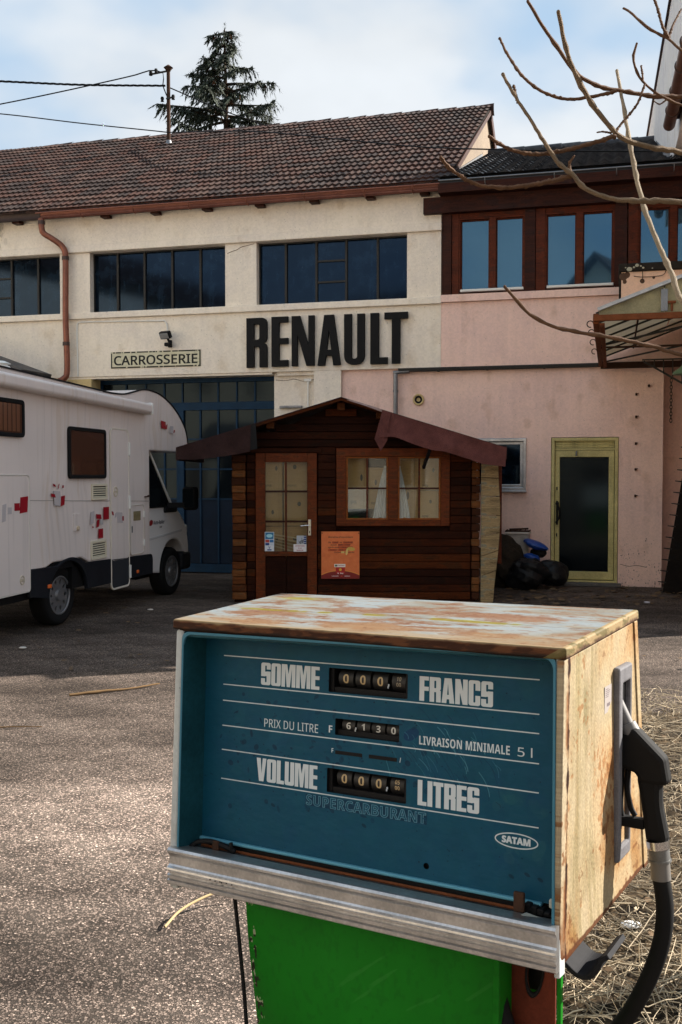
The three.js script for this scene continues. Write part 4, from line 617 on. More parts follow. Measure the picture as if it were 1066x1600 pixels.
  // cardboard boxes inside, seen through the panes
  const mark = (s) => canvasTex(512, 512, (x, w, h) => { const r = rng(s); x.fillStyle = '#b5915f'; x.fillRect(0, 0, w, h); for (let i = 0; i < 260; i++) { x.fillStyle = `rgba(${r() > 0.5 ? '205,172,120' : '130,98,58'},${r() * 0.12})`; x.fillRect(r() * w, r() * h, 60 + r() * 160, 3 + r() * 14); } x.fillStyle = '#4a4438'; x.beginPath(); x.arc(w * (0.25 + r() * 0.5), h * (0.25 + r() * 0.4), 34, 0, 7); x.fill(); x.fillStyle = '#8c6f45'; x.fillRect(w * 0.82, 0, 9, h); x.fillStyle = '#6b5a3e'; for (let i = 0; i < 10; i++) x.fillRect(w * 0.12 + i * 17, h * 0.84, 9, 26 + r() * 22); x.fillStyle = '#a07f50'; x.fillRect(0, h * 0.04, w, 5); });
  const marks = [mark(3), mark(8), mark(15), mark(21)];
  let mk = 0;
  const carton = (label, x0, x1, y0, y1, z1, grp) => { const o = thing('cardboard_box', label, 'cardboard box', [(x0 + x1) / 2, y0, Z + z1 - 0.15], 0), w2 = (x1 - x0) / 2 - 0.003, h = y1 - y0 - 0.003; part('carton', rbox(-w2, w2, 0, h, -0.15, 0.15, 0.004), M.card, o); const g = new THREE.PlaneGeometry(w2 * 2 - 0.012, h - 0.012).translate(0, h / 2, 0.1515); g.userData.keepUV = true; part('print', g, new THREE.MeshStandardMaterial({ map: marks[mk++ % 4], roughness: 0.9 }), o); part('tape', box(-0.02, 0.02, h - 0.0005, h + 0.001, -0.149, 0.149), std([0.40, 0.30, 0.17], 0.4), o); };
  const dg = 'cardboard boxes behind the cabin door', wg = 'cardboard boxes behind the cabin window';
  carton('cardboard box at the top left behind the cabin door glass', -1.02, -0.755, 1.445, 1.93, -0.1, dg); carton('cardboard box at the top right behind the cabin door glass', -0.75, -0.37, 1.445, 1.93, -0.13, dg);
  carton('cardboard box in the middle left behind the cabin door glass', -1.02, -0.755, 0.985, 1.445, -0.1, dg); carton('cardboard box in the middle right behind the cabin door glass, with a dark round mark', -0.75, -0.37, 0.985, 1.445, -0.13, dg);
  carton('cardboard box at the bottom left behind the cabin door glass', -1.02, -0.755, 0.525, 0.985, -0.12, dg); carton('cardboard box at the bottom right behind the cabin door glass', -0.75, -0.37, 0.525, 0.985, -0.13, dg);
  carton('cardboard box under the bottom left box behind the cabin door', -1.02, -0.755, 0.04, 0.525, -0.12, dg); carton('cardboard box under the bottom right box behind the cabin door', -0.75, -0.37, 0.04, 0.525, -0.13, dg);
  const sl = thing('strip_fan', 'fan of cardboard strips leaning behind the lower door panes', 'cardboard strips', [-0.7, 0.66, Z - 0.085], 0);
  for (let i = 0; i < 5; i++) part('strip', bar([-0.2, 0.22 - i * 0.036, 0], [0.24, 0.15 - i * 0.05, 0.0], 0.012, 0.018), std([0.55, 0.42, 0.24], 0.9), sl);
  const tb = thing('workbench', 'dark workbench inside the cabin under the window', 'workbench', [0.68, 0.04, Z - 0.4], 0);
  part('bench_top', rbox(-0.66, 0.64, 0.97, 1.02, -0.3, 0.3, 0.008), M.timberDark, tb); for (const x of [-0.6, 0.58]) for (const z of [-0.25, 0.25]) part('leg', box(x - 0.03, x + 0.03, 0, 0.97, z - 0.03, z + 0.03), M.timberDark, tb);
  const cr = thing('black_crate', 'low black crate under the boxes in the left half of the cabin window', 'crate', [0.345, 1.06, Z - 0.3], 0);
  part('crate_body', [rbox(-0.26, 0.26, 0, 0.145, -0.16, 0.16, 0.008)], M.black, cr); part('rim', poly(ringShape(-0.265, 0.265, -0.165, 0.165, 0.015), 0.012).rotateX(-Math.PI / 2).translate(0, 0.134, 0), M.rubber, cr);
  carton('cardboard box in the left half of the cabin window, beside its outer frame', 0.085, 0.35, 1.205, 1.89, -0.13, wg); carton('cardboard box in the left half of the cabin window, behind the lace curtain', 0.354, 0.605, 1.205, 1.75, -0.16, wg);
  carton('cardboard box in the right half of the cabin window, behind the lace curtain', 0.735, 1.01, 1.06, 1.88, -0.15, wg); carton('cardboard box in the right half of the cabin window, lower outer corner', 1.014, 1.29, 1.06, 1.45, -0.11, wg); carton('cardboard box in the right half of the cabin window, upper outer corner', 1.014, 1.29, 1.45, 1.89, -0.15, wg);
  const lace = phys([0.95, 0.95, 0.97], 0.95, { transmission: 0.15, thickness: 0, map: (() => { const t = dataTex(256, (x, y) => { const a = Math.abs(Math.sin(x * Math.PI * 16)) * Math.abs(Math.sin(y * Math.PI * 16 + (Math.floor(x * 16) % 2))), v = 185 + a * 70; return [v, v, v]; }); return sized(t, 0.16); })() }); lace.side = THREE.DoubleSide;
  const drape = (name, label, xt0, xt1, xb0, xb1) => { const g = new THREE.PlaneGeometry(1, 1, 28, 14), p = g.attributes.position; for (let k = 0; k < p.count; k++) { const s = p.getX(k) + 0.5, t = 0.5 - p.getY(k); p.setXYZ(k, lerp(lerp(xt0, xt1, s), lerp(xb0, xb1, s), t ** 0.8), 1.75 - t * (0.665 + 0.015 * Math.sin(s * 9)), 0.012 * Math.sin(s * 26) * (0.4 + 0.6 * t)); } g.computeVertexNormals(); const o = thing(name, label, 'curtain', [0, 0, Z - 0.075], 0); part('cloth', g, lace, o); part('tieback', rbox(Math.min(xt0, xt1) - 0.004, Math.max(xt0, xt1) + 0.004, 1.735, 1.765, -0.018, 0.016, 0.006), M.whiteTrim, o); return o; };
  drape('lace_curtain', 'white lace curtain gathered left of the cabin window middle post', 0.56, 0.60, 0.41, 0.605); drape('lace_curtain', 'white lace curtain gathered right of the cabin window middle post', 0.735, 0.765, 0.74, 0.90);
}

// ================================================================ rubbish by the yellow door
function lump(r, sx, sy, sz, seed, amp = 0.3, det = 5) { const g = new THREE.IcosahedronGeometry(r, det), p = g.attributes.position; for (let i = 0; i < p.count; i++) { const x = p.getX(i), y = p.getY(i), z = p.getZ(i), n = noise3(x * 5 + seed, y * 5 + seed * 2, z * 5, seed) - 0.5, m = Math.abs(noise3(x * 13, y * 13 + seed, z * 13, seed + 3) - 0.5), k = 1 + amp * n * 2 - amp * 0.9 * m; p.setXYZ(i, x * k * sx, Math.max(-r * sy * 0.92, y * k * sy), z * k * sz); } g.deleteAttribute('uv'); const q = g; q.computeVertexNormals(); return q; }
{
  const heap = single('tarpaulin_heap', lump(0.44, 0.72, 0.86, 0.6, 3, 0.4), std([0.055, 0.042, 0.03], 0.8, { map: sized(fineTex, 0.3), bumpMap: sized(fineBump, 0.3), bumpScale: 0.02 }), 'crumpled brown tarpaulin heap between the cabin and the yellow door', 'tarpaulin', FW(1.04, 0.33, 0.5), FR);
  const bag = phys([0.008, 0.008, 0.009], 0.42, { specularIntensity: 0.45 });
  single('rubbish_bag', lump(0.32, 1.0, 0.82, 0.8, 11, 0.36), bag, 'black rubbish bag at the foot of the brown tarpaulin heap', 'rubbish bag', FW(1.42, 0.24, 0.72), FR);
  single('rubbish_bag', lump(0.26, 0.95, 0.8, 0.75, 17, 0.36), bag, 'black rubbish bag pushed against the yellow door frame', 'rubbish bag', FW(1.74, 0.2, 0.52), FR);
  const c = thing('white_bin', 'white plastic bin with a wire lattice lid behind the tarpaulin heap', 'bin', FW(1.24, 0, 0.1), FR);
  part('bin_body', poly([[-0.15, 0], [0.15, 0], [0.17, 0.80], [-0.17, 0.80]], 0.28, 0.02).translate(0, 0, -0.12), std([0.62, 0.56, 0.50], 0.6, { map: sized(fineTex, 0.5) }), c);
  part('rim', rbox(-0.185, 0.185, 0.765, 0.80, -0.135, 0.175, 0.012), std([0.60, 0.54, 0.48], 0.6), c);
  part('lid', [rbox(-0.18, 0.18, 0.80, 0.815, -0.13, 0.17, 0.006), ...Array.from({ length: 6 }, (_, i) => cyl([-0.17 + i * 0.068, 0.82, -0.12], [-0.17 + i * 0.068, 0.82, 0.16], 0.007, 0.007, 6)), cyl([-0.12, 0.835, 0.1], [0.16, 0.85, 0.12], 0.014)], M.rustDark, c);
  const bl = thing('blue_bag', 'bright blue plastic bag and bottle crate on the rubbish beside the door', 'bag', FW(1.50, 0.42, 0.42), FR);
  const bp = phys([0.012, 0.06, 0.30], 0.3);
  part('fold', lump(0.2, 0.95, 0.32, 0.6, 23, 0.3).rotateZ(-0.35).translate(0.02, 0.2, 0), bp, bl); part('fold', lump(0.14, 0.9, 0.4, 0.6, 29, 0.3).rotateZ(-0.3).translate(-0.02, 0.02, 0.06), bp, bl); part('dark_filling', lump(0.15, 0.9, 0.6, 0.5, 31, 0.4).translate(0.06, 0.09, -0.02), M.black, bl);
}

// ================================================================ MOTORHOME
{
  const b = thing('motorhome', 'white alcove motorhome with red and grey square decals parked on the left', 'motorhome', [-2.984, 0, -11.168], 1.3003);
  const mhTex = dataTex(1024, (x, y) => { const a = fbm(x * 4, y * 4, 4, 4, 4, 501), s = fbm(x * 60, y * 2, 60, 2, 3, 503), d = sstep(0.60, 0.8, fbm(x * 36, y * 3, 36, 3, 4, 509)), v = 238 + (a - 0.5) * 16 - sstep(0.55, 0.8, s) * 10; return [v - d * 8, v - d * 12, v - d * 18]; });
  const W = 2.2, white = phys([0.86, 0.765, 0.725], 0.4, { map: sized(mhTex, [3.1, 2.3]), clearcoat: 0.25, clearcoatRoughness: 0.35 });
  const nose = new THREE.CatmullRomCurve3([[4.60, 2.02], [4.63, 2.13], [4.56, 2.32], [4.42, 2.45], [4.22, 2.57], [4.0, 2.67], [3.74, 2.755], [3.4, 2.83], [3.14, 2.853], [2.9, 2.858], [2.67, 2.84], [2.36, 2.785], [2.06, 2.735], [1.7, 2.715], [1.35, 2.715]].map((p) => V(p[0], p[1], 0))).getPoints(40).map((p) => [p.x, p.y]);
  const prof = [[-2.6, 0.40], [-0.672, 0.40], [-0.672, 0.58], [-0.28, 0.60], [-0.1, 0.645], [0.66, 0.645], [0.9, 0.565], [2.955, 0.5], [2.955, 2.0], [4.55, 2.0], ...nose, [0.84, 2.732], [-2.6, 2.79]];
  part('body', poly(prof, W, 0.02).translate(0, 0, -W), white, b);
  const off = (s) => nose.map(([x, y]) => [x + 0.002, y + 0.004, s]);
  parts('edge_strip', [tube(off(0.0), 0.012, 80, 6), tube(off(-W), 0.012, 80, 6), bar([1.36, 2.722, 0], [-2.6, 2.795, 0], 0.022, 0.016)], M.black, b);
  parts('seam', [bar([-0.66, 1.372, 0.0], [2.95, 1.275, 0.0], 0.006, 0.008), bar([-0.665, 0.58, 0.0], [-0.665, 1.62, 0.0], 0.006, 0.006)], std([0.35, 0.32, 0.30], 0.7), b);
  part('awning', [rbox(-2.6, 2.74, 2.515, 2.665, -0.02, 0.13, 0.05, 4)].map((g) => g.rotateZ(-0.012).translate(0, 0.02, 0)), white, b);
  part('awning_cap', rbox(2.71, 2.77, 2.49, 2.665, -0.02, 0.135, 0.03, 3), M.whiteTrim, b);
  part('roof_vent', [cyl([-0.62, 2.76, -0.35], [-0.62, 2.82, -0.35], 0.05, 0.05, 16), cyl([-0.62, 2.82, -0.35], [-0.62, 2.845, -0.35], 0.13, 0.11, 20), cyl([-0.62, 2.87, -0.35], [-0.62, 2.90, -0.35], 0.125, 0.06, 20), cyl([-0.62, 2.84, -0.35], [-0.62, 2.875, -0.35], 0.09, 0.09, 16)], M.whiteTrim, b);
  // windows of smoked acrylic
  const smoke = phys([0.075, 0.032, 0.02], 0.12, { ior: 1.5, clearcoat: 0.4 });
  for (const [a, c, v0, v1] of [[-1.75, -0.79, 2.05, 2.45], [0.29, 1.36, 1.605, 2.225]]) {
    const f = part('window', poly(ringShape(a, c, v0, v1, 0.045, 0.06), 0.035, 0.008), M.rubber, b);
    part('pane', rbox(a + 0.04, c - 0.04, v0 + 0.04, v1 - 0.04, 0.0, 0.022, 0.015), smoke, f);
    if (a < -1) part('curtain', Array.from({ length: 9 }, (_, i) => rbox(a + 0.07 + i * (c - a - 0.14) / 9, a + 0.07 + (i + 0.72) * (c - a - 0.14) / 9, v0 + 0.06, v1 - 0.05, 0.018, 0.0235, 0.003)), phys([0.15, 0.065, 0.035], 0.2), f);
  }
  // entrance door
  const d = part('door', poly(rectShape(1.535, 2.135, 0.52, 2.25, 0.09), 0.014, 0.004).translate(0, 0, 0.0), white, b);
  part('door_seal', poly(ringShape(1.52, 2.15, 0.145, 2.265, 0.022, 0.10), 0.02, 0.005), std([0.66, 0.60, 0.52], 0.6), d);
  part('kick_panel', rbox(1.545, 2.125, 0.17, 0.525, 0.0, 0.016, 0.02), std([0.03, 0.032, 0.038], 0.6), d);
  parts('hinge', [[2.0], [1.28], [0.34]].map(([v]) => rbox(2.12, 2.165, v - 0.09, v + 0.09, 0.01, 0.035, 0.008)), M.whiteTrim, d);
  part('lock', [new THREE.TorusGeometry(0.06, 0.008, 8, 24).translate(1.68, 1.43, 0.016), rbox(1.62, 1.74, 1.42, 1.44, 0.012, 0.022, 0.004)], std([0.55, 0.48, 0.36], 0.5), d);
  // vents and hatches
  const grille = (a0, a1, v0, v1) => { const f = part('vent_grille', poly(ringShape(a0, a1, v0, v1, 0.03, 0.015), 0.02, 0.004), std([0.66, 0.60, 0.47], 0.6), b); part('vent_back', box(a0 + 0.02, a1 - 0.02, v0 + 0.02, v1 - 0.02, 0.0, 0.003), M.black, f); const n = Math.round((v1 - v0 - 0.05) / 0.028); for (let i = 0; i < n; i++) part('slat', rbox(a0 + 0.025, a1 - 0.025, v0 + 0.032 + i * 0.028, v0 + 0.048 + i * 0.028, 0.001, 0.014, 0.003), std([0.62, 0.56, 0.43], 0.6), f); };
  grille(0.95, 1.42, 1.335, 1.54); grille(0.92, 1.38, 0.59, 0.83);
  const h1 = part('service_hatch', poly(rectShape(2.2, 2.68, 0.56, 1.23, 0.06), 0.012, 0.003), white, b); part('hatch_frame', poly(ringShape(2.19, 2.69, 0.55, 1.24, 0.014, 0.065), 0.018, 0.004), std([0.55, 0.50, 0.45], 0.6), h1);
  part('label', rbox(2.3, 2.56, 1.02, 1.15, 0.012, 0.016, 0.003), std([0.50, 0.45, 0.27], 0.7, { map: sized(woodTex, [0.05, 0.4]) }), h1); parts('hinge', [[1.1], [0.7]].map(([v]) => rbox(2.66, 2.70, v - 0.045, v + 0.045, 0.01, 0.028, 0.006)), M.whiteTrim, h1); part('latch', rbox(2.23, 2.26, 0.86, 0.95, 0.012, 0.02, 0.004), M.zinc, h1);
  const h2 = part('garage_hatch', poly(rectShape(-2.1, -0.68, 0.39, 1.64, 0.05), 0.014, 0.004), white, b); part('hatch_frame', poly(ringShape(-2.115, -0.668, 0.375, 1.655, 0.014, 0.055), 0.018, 0.004), std([0.60, 0.55, 0.5], 0.6), h2); part('lock', [new THREE.TorusGeometry(0.045, 0.007, 8, 20).translate(-0.86, 0.52, 0.016), rbox(-0.9, -0.82, 0.505, 0.535, 0.012, 0.024, 0.005)], std([0.5, 0.43, 0.33], 0.5), h2);
  const h3 = part('filler_flap', poly(rectShape(0.44, 0.62, 0.98, 1.19, 0.02), 0.012, 0.003), white, b); part('lock', cyl([0.53, 1.01, 0.01], [0.53, 1.01, 0.03], 0.03, 0.026, 14), std([0.55, 0.45, 0.33], 0.6), h3);
  part('catch', [rbox(2.74, 2.83, 1.335, 1.35, 0.0, 0.05, 0.005), rbox(2.80, 2.83, 1.34, 1.365, 0.02, 0.05, 0.005)], M.rustDark, b);
  // dark skirt with wheel arch
  const sk = new THREE.Shape(); sk.moveTo(-0.67, 0.62); sk.lineTo(0.0, 0.60); sk.quadraticCurveTo(0.2, 0.685, 0.42, 0.67); sk.quadraticCurveTo(0.62, 0.64, 0.75, 0.58); sk.lineTo(2.97, 0.515); sk.quadraticCurveTo(3.03, 0.5, 3.035, 0.42); sk.lineTo(3.03, 0.23); sk.lineTo(0.815, 0.25); sk.absellipse(0.29, 0.21, 0.525, 0.425, 0.09, Math.PI - 0.1, false, 0); sk.lineTo(-0.67, 0.31); sk.closePath();
  const dark = std([0.018, 0.02, 0.026], 0.55, { map: sized(fineTex, 1.0) });
  part('skirt', poly(sk, 0.05, 0.008).translate(0, 0, -0.036), dark, b);
  part('chassis', [box(-2.55, -0.5, 0.28, 0.5, -2.1, -0.06), box(0.5, 3.0, 0.28, 0.56, -2.1, -0.05), box(-0.5, 0.5, 0.55, 0.75, -2.1, -0.03), box(-0.5, 0.5, 0.2, 0.6, -1.9, -0.35), box(3.0, 4.4, 0.3, 0.7, -1.75, -0.55)], M.black, b);
  parts('side_marker', [rbox(-0.27, -0.19, 0.365, 0.41, 0.0, 0.03, 0.01), rbox(2.40, 2.46, 0.29, 0.335, 0.0, 0.03, 0.01)], phys([0.75, 0.14, 0.02], 0.3, { clearcoat: 0.5 }), b);
  const decal = (name, list, rgb, z) => list.forEach(([a0, v1, a1, v0], i) => { const sk2 = 0.02 * ((i % 3) - 1), p = poly([[a0, v0 + sk2 * 0.6], [a1 + sk2, v0], [a1, v1 - sk2 * 0.5], [a0 - sk2, v1]], 0.003).translate(0, 0, z); part(name, p, rgb, b); });
  const red = std([0.30, 0.012, 0.022], 0.4), gry = std([0.48, 0.44, 0.45], 0.45);
  decal('grey_decal', [[-1.28, 1.34, -1.18, 1.17], [-1.15, 1.31, -1.07, 1.24], [-0.08, 1.47, 0.07, 1.29], [0.89, 1.19, 1.01, 1.05], [1.19, 1.09, 1.28, 1.02], [1.73, 1.16, 1.9, 1.01], [1.65, 1.15, 1.72, 1.1], [3.79, 2.39, 3.92, 2.28]], gry, 0.0135);
  decal('red_decal', [[-0.9, 1.41, -0.71, 1.25], [-1.01, 1.35, -0.9, 1.27], [-0.1, 1.55, -0.06, 1.51], [0.01, 1.54, 0.05, 1.5], [0.13, 1.53, 0.16, 1.5], [-0.15, 1.44, -0.07, 1.39], [0.07, 1.4, 0.19, 1.3], [1.29, 1.24, 1.46, 1.08], [1.08, 1.16, 1.21, 1.09], [1.07, 1.08, 1.16, 1.0], [1.13, 0.97, 1.27, 0.85], [3.41, 2.45, 3.58, 2.33], [3.6, 2.4, 3.66, 2.34], [1.9, 1.1, 1.95, 1.04], [1.57, 1.18, 1.6, 1.12], [3.93, 2.33, 3.99, 2.3], [0.95, 1.01, 0.98, 0.99]].map((r, i) => r), red, 0.0145);
  // the body was measured in another frame: this maps (along, up) into the frame of the wheels
  b.traverse((o) => { if (!o.isMesh) return; const p = o.geometry.attributes.position; for (let i = 0; i < p.count; i++) { const a = p.getX(i), v = p.getY(i); p.setXY(i, -0.2266 + 0.7861 * a - 0.0103 * Math.max(a, -1.6) ** 2, 0.118 + 0.9279 * v - 0.0121 * a * (v - 1.65)); } });
  // cab
  const cs = new THREE.Shape(); cs.moveTo(2.0, 0.46); cs.lineTo(2.0, 1.97); cs.lineTo(2.2, 1.97); cs.lineTo(2.86, 1.26); cs.quadraticCurveTo(3.1, 1.18, 3.24, 1.06); cs.quadraticCurveTo(3.40, 0.92, 3.44, 0.66); cs.lineTo(3.44, 0.36); cs.lineTo(3.37, 0.34); cs.absarc(2.94, 0.34, 0.43, 0, Math.PI, false); cs.lineTo(2.3, 0.36); cs.lineTo(2.0, 0.40); cs.closePath();
  const cab = part('cab', poly(cs, 1.9, 0.03).translate(0, 0, -2.0), phys([0.72, 0.69, 0.68], 0.35, { clearcoat: 0.5 }), b);
  part('side_window', poly([[2.05, 1.235], [2.05, 1.9], [2.2, 1.9], [2.77, 1.28], [2.73, 1.235]], 0.012, 0.003).translate(0, 0, -0.1), M.glassDoor, cab); part('pillar_trim', bar([2.17, 1.95, -0.085], [2.81, 1.265, -0.085], 0.02, 0.03), M.whiteTrim, cab); part('windscreen', bar([2.22, 1.97, -1.05], [2.87, 1.27, -1.05], 1.7, 0.02), M.glassDoor, cab);
  part('window_seal', [bar([2.02, 1.2, -0.09], [2.02, 1.95, -0.09], 0.02, 0.03), bar([2.02, 1.225, -0.09], [2.75, 1.225, -0.09], 0.02, 0.02)], M.black, cab);
  part('door_handle', rbox(2.06, 2.13, 1.0, 1.17, -0.1, -0.075, 0.015), M.black, cab); part('swage_line', bar([2.05, 0.80, -0.098], [3.2, 0.88, -0.098], 0.01, 0.03), std([0.5, 0.49, 0.5], 0.5), cab); part('wheel_house', box(2.45, 3.45, 0.25, 0.74, -1.9, -0.42), M.black, cab);
  const mi = part('wing_mirror', [rbox(-0.07, 0.09, -0.15, 0.17, -0.10, 0.10, 0.05, 3).translate(2.93, 1.32, 0.15), bar([2.72, 1.24, -0.1], [2.92, 1.24, 0.13], 0.06, 0.07), rbox(2.62, 3.0, 1.14, 1.225, -0.13, -0.06, 0.03)], M.black, cab); part('mirror_glass', rbox(-0.006, 0.002, -0.11, 0.14, -0.08, 0.08, 0.003).translate(2.858, 1.32, 0.15), M.glassDoor, mi);
  parts('headlight', [rbox(3.2, 3.445, 0.80, 0.96, -0.45, -0.115, 0.04, 3), rbox(3.2, 3.445, 0.80, 0.96, -1.985, -1.65, 0.04, 3)], phys([0.6, 0.6, 0.6], 0.1, { metalness: 0.3 }), cab); part('bumper', rbox(3.2, 3.50, 0.32, 0.58, -2.02, -0.08, 0.06, 3), dark, cab);
  const lg = new THREE.PlaneGeometry(0.5, 0.2).translate(2.42, 1.0, -0.0975); lg.userData.keepUV = true;
  part('door_print', lg, new THREE.MeshStandardMaterial({ roughness: 0.4, transparent: true, map: canvasTex(512, 180, (x, w, h) => { x.clearRect(0, 0, w, h); x.fillStyle = '#8e1b22'; x.beginPath(); x.ellipse(70, 70, 60, 34, -0.2, 0, 7); x.fill(); x.fillStyle = '#20242c'; x.font = 'italic bold 62px sans-serif'; x.fillText('Auto-Roller', 140, 92); x.font = 'bold 34px sans-serif'; x.fillText('2009', 330, 140); }) }), cab);
  // wheels
  const tyre = done(new THREE.LatheGeometry([[0.20, -0.1], [0.29, -0.105], [0.318, -0.09], [0.33, -0.05], [0.33, 0.05], [0.318, 0.09], [0.29, 0.105], [0.215, 0.1], [0.20, 0.06]].map((p) => new THREE.Vector2(...p)), 36).rotateX(Math.PI / 2));
  const rimS = new THREE.Shape(); rimS.absarc(0, 0, 0.212, 0, Math.PI * 2); for (let i = 0; i < 10; i++) { const a = i / 10 * Math.PI * 2, h = new THREE.Path(); h.absellipse(Math.cos(a) * 0.15, Math.sin(a) * 0.15, 0.03, 0.018, 0, Math.PI * 2, false, a); rimS.holes.push(h); }
  const rim = done([poly(rimS, 0.02, 0.004).translate(0, 0, 0.055), new THREE.TorusGeometry(0.205, 0.014, 8, 36).translate(0, 0, 0.088), cyl([0, 0, 0.06], [0, 0, 0.098], 0.075, 0.055, 20), new THREE.CylinderGeometry(0.207, 0.19, 0.1, 32, 1, true).rotateX(Math.PI / 2).translate(0, 0, 0.03)]), back = done(cyl([0, 0, -0.03], [0, 0, 0.03], 0.2, 0.2, 24));
  const rm = std([0.22, 0.22, 0.23], 0.45, { metalness: 0.6 });
  for (const [x, z, t] of [[0, -0.2, 0], [0, -2.0, Math.PI], [2.94, -0.23, 0], [2.94, -1.87, Math.PI]]) { const w = part('wheel', tyre, M.rubber, b); w.position.set(x, 0.33, z); w.rotation.y = t; part('rim', rim, rm, w); part('brake_drum', back, M.black, w); }
}

// ================================================================ SERVICE MAST and overhead cables
{
  const F0 = [-3.655, 8.60, -22.0], b = thing('service_mast', 'thin steel service mast standing on the tiled roof left of the spruce', 'mast', F0, FR);
  part('pole', cyl([0, -0.1, 0], [0, 1.66, 0], 0.042, 0.038, 12), M.rustDark, b); part('cap', [cyl([0, 1.66, 0], [0, 1.72, 0], 0.10, 0.02, 14), cyl([0, 1.6, 0], [0, 1.66, 0], 0.05, 0.09, 14)], M.rustDark, b);
  part('collar', [cyl([0, -0.12, 0], [0, 0.14, 0], 0.13, 0.05, 14), rbox(-0.17, 0.17, -0.14, -0.08, -0.12, 0.22, 0.02).rotateX(0.4)], M.zinc, b);
  parts('crossarm', [bar([-0.42, 1.54, 0.05], [0.05, 1.6, 0.0], 0.03, 0.03), bar([-0.03, 1.0, 0.05], [0.14, 1.02, 0.05], 0.03, 0.03)], M.ironDark, b);
  parts('insulator', [[-0.38, 1.57, 0.05], [-0.26, 1.60, 0.05], [-0.12, 1.0, 0.05], [0.13, 1.02, 0.05]].map((p) => new THREE.LatheGeometry([[0.0, 0.05], [0.03, 0.045], [0.04, 0.0], [0.025, -0.02], [0.038, -0.05], [0, -0.055]].map((q) => new THREE.Vector2(...q)), 12).translate(...p)), M.black, b);
  const cable = (label, pts, r, twist) => { const g = twist ? [0, 2.1, 4.2].map((ph) => { const c = curve(pts), n = 160, P = []; for (let i = 0; i <= n; i++) { const p = c.getPointAt(i / n), a = ph + i * 0.7; P.push([p.x, p.y + Math.cos(a) * r, p.z + Math.sin(a) * r]); } return tube(P, r * 0.8, n, 5); }) : tube(pts, r, 60, 6); return single('overhead_cable', g, M.black, label, 'cable', [0, 0, 0], 0); };
  cable('twisted overhead cable running level from the left edge to the mast', [[-12, 10.3, -22], [-9.5, 10.07, -22], [-7.23, 9.98, -22], [-5.5, 9.905, -22], [-3.72, 9.885, -22]], 0.014, true);
  cable('overhead cable rising from the left edge to the mast head', [[-12, 8.85, -22], [-9.5, 9.1, -22], [-7.23, 9.5, -22], [-5.8, 9.79, -22], [-4.4, 10.09, -21.98], [-3.95, 10.19, -21.95], [-3.72, 10.1, -21.97], [-3.78, 9.95, -21.97], [-3.66, 9.6, -21.98]], 0.013);
  cable('lowest overhead cable sloping down from the left edge to the foot of the mast', [[-12, 9.65, -22], [-9.5, 9.46, -22], [-7.23, 9.30, -22], [-5.5, 9.10, -22], [-3.9, 8.93, -21.98], [-3.66, 8.9, -21.97]], 0.012);
  const D = (x, y, d) => { const a = (x - 533) / 1600, e = (742 - y) / 1600; return [a * d, 1.65 + e * d, -d]; };
  cable('thin dark cable sagging over the tiled roof to the white house', [[-3.66, 8.9, -21.97], [-1.62, 8.10, -19.5], [0, 7.47, -18], [1.24, 7.03, -17], [2.3, 6.735, -16.2], [3.55, 6.49, -15.5], [4.55, 6.36, -15.1]], 0.011);
  cable('dark cable sloping from the mast down through the spruce to the ridge', [[-3.64, 9.85, -22], [-2.6, 9.47, -22.2], [-1.55, 9.16, -22.4]], 0.013);
}

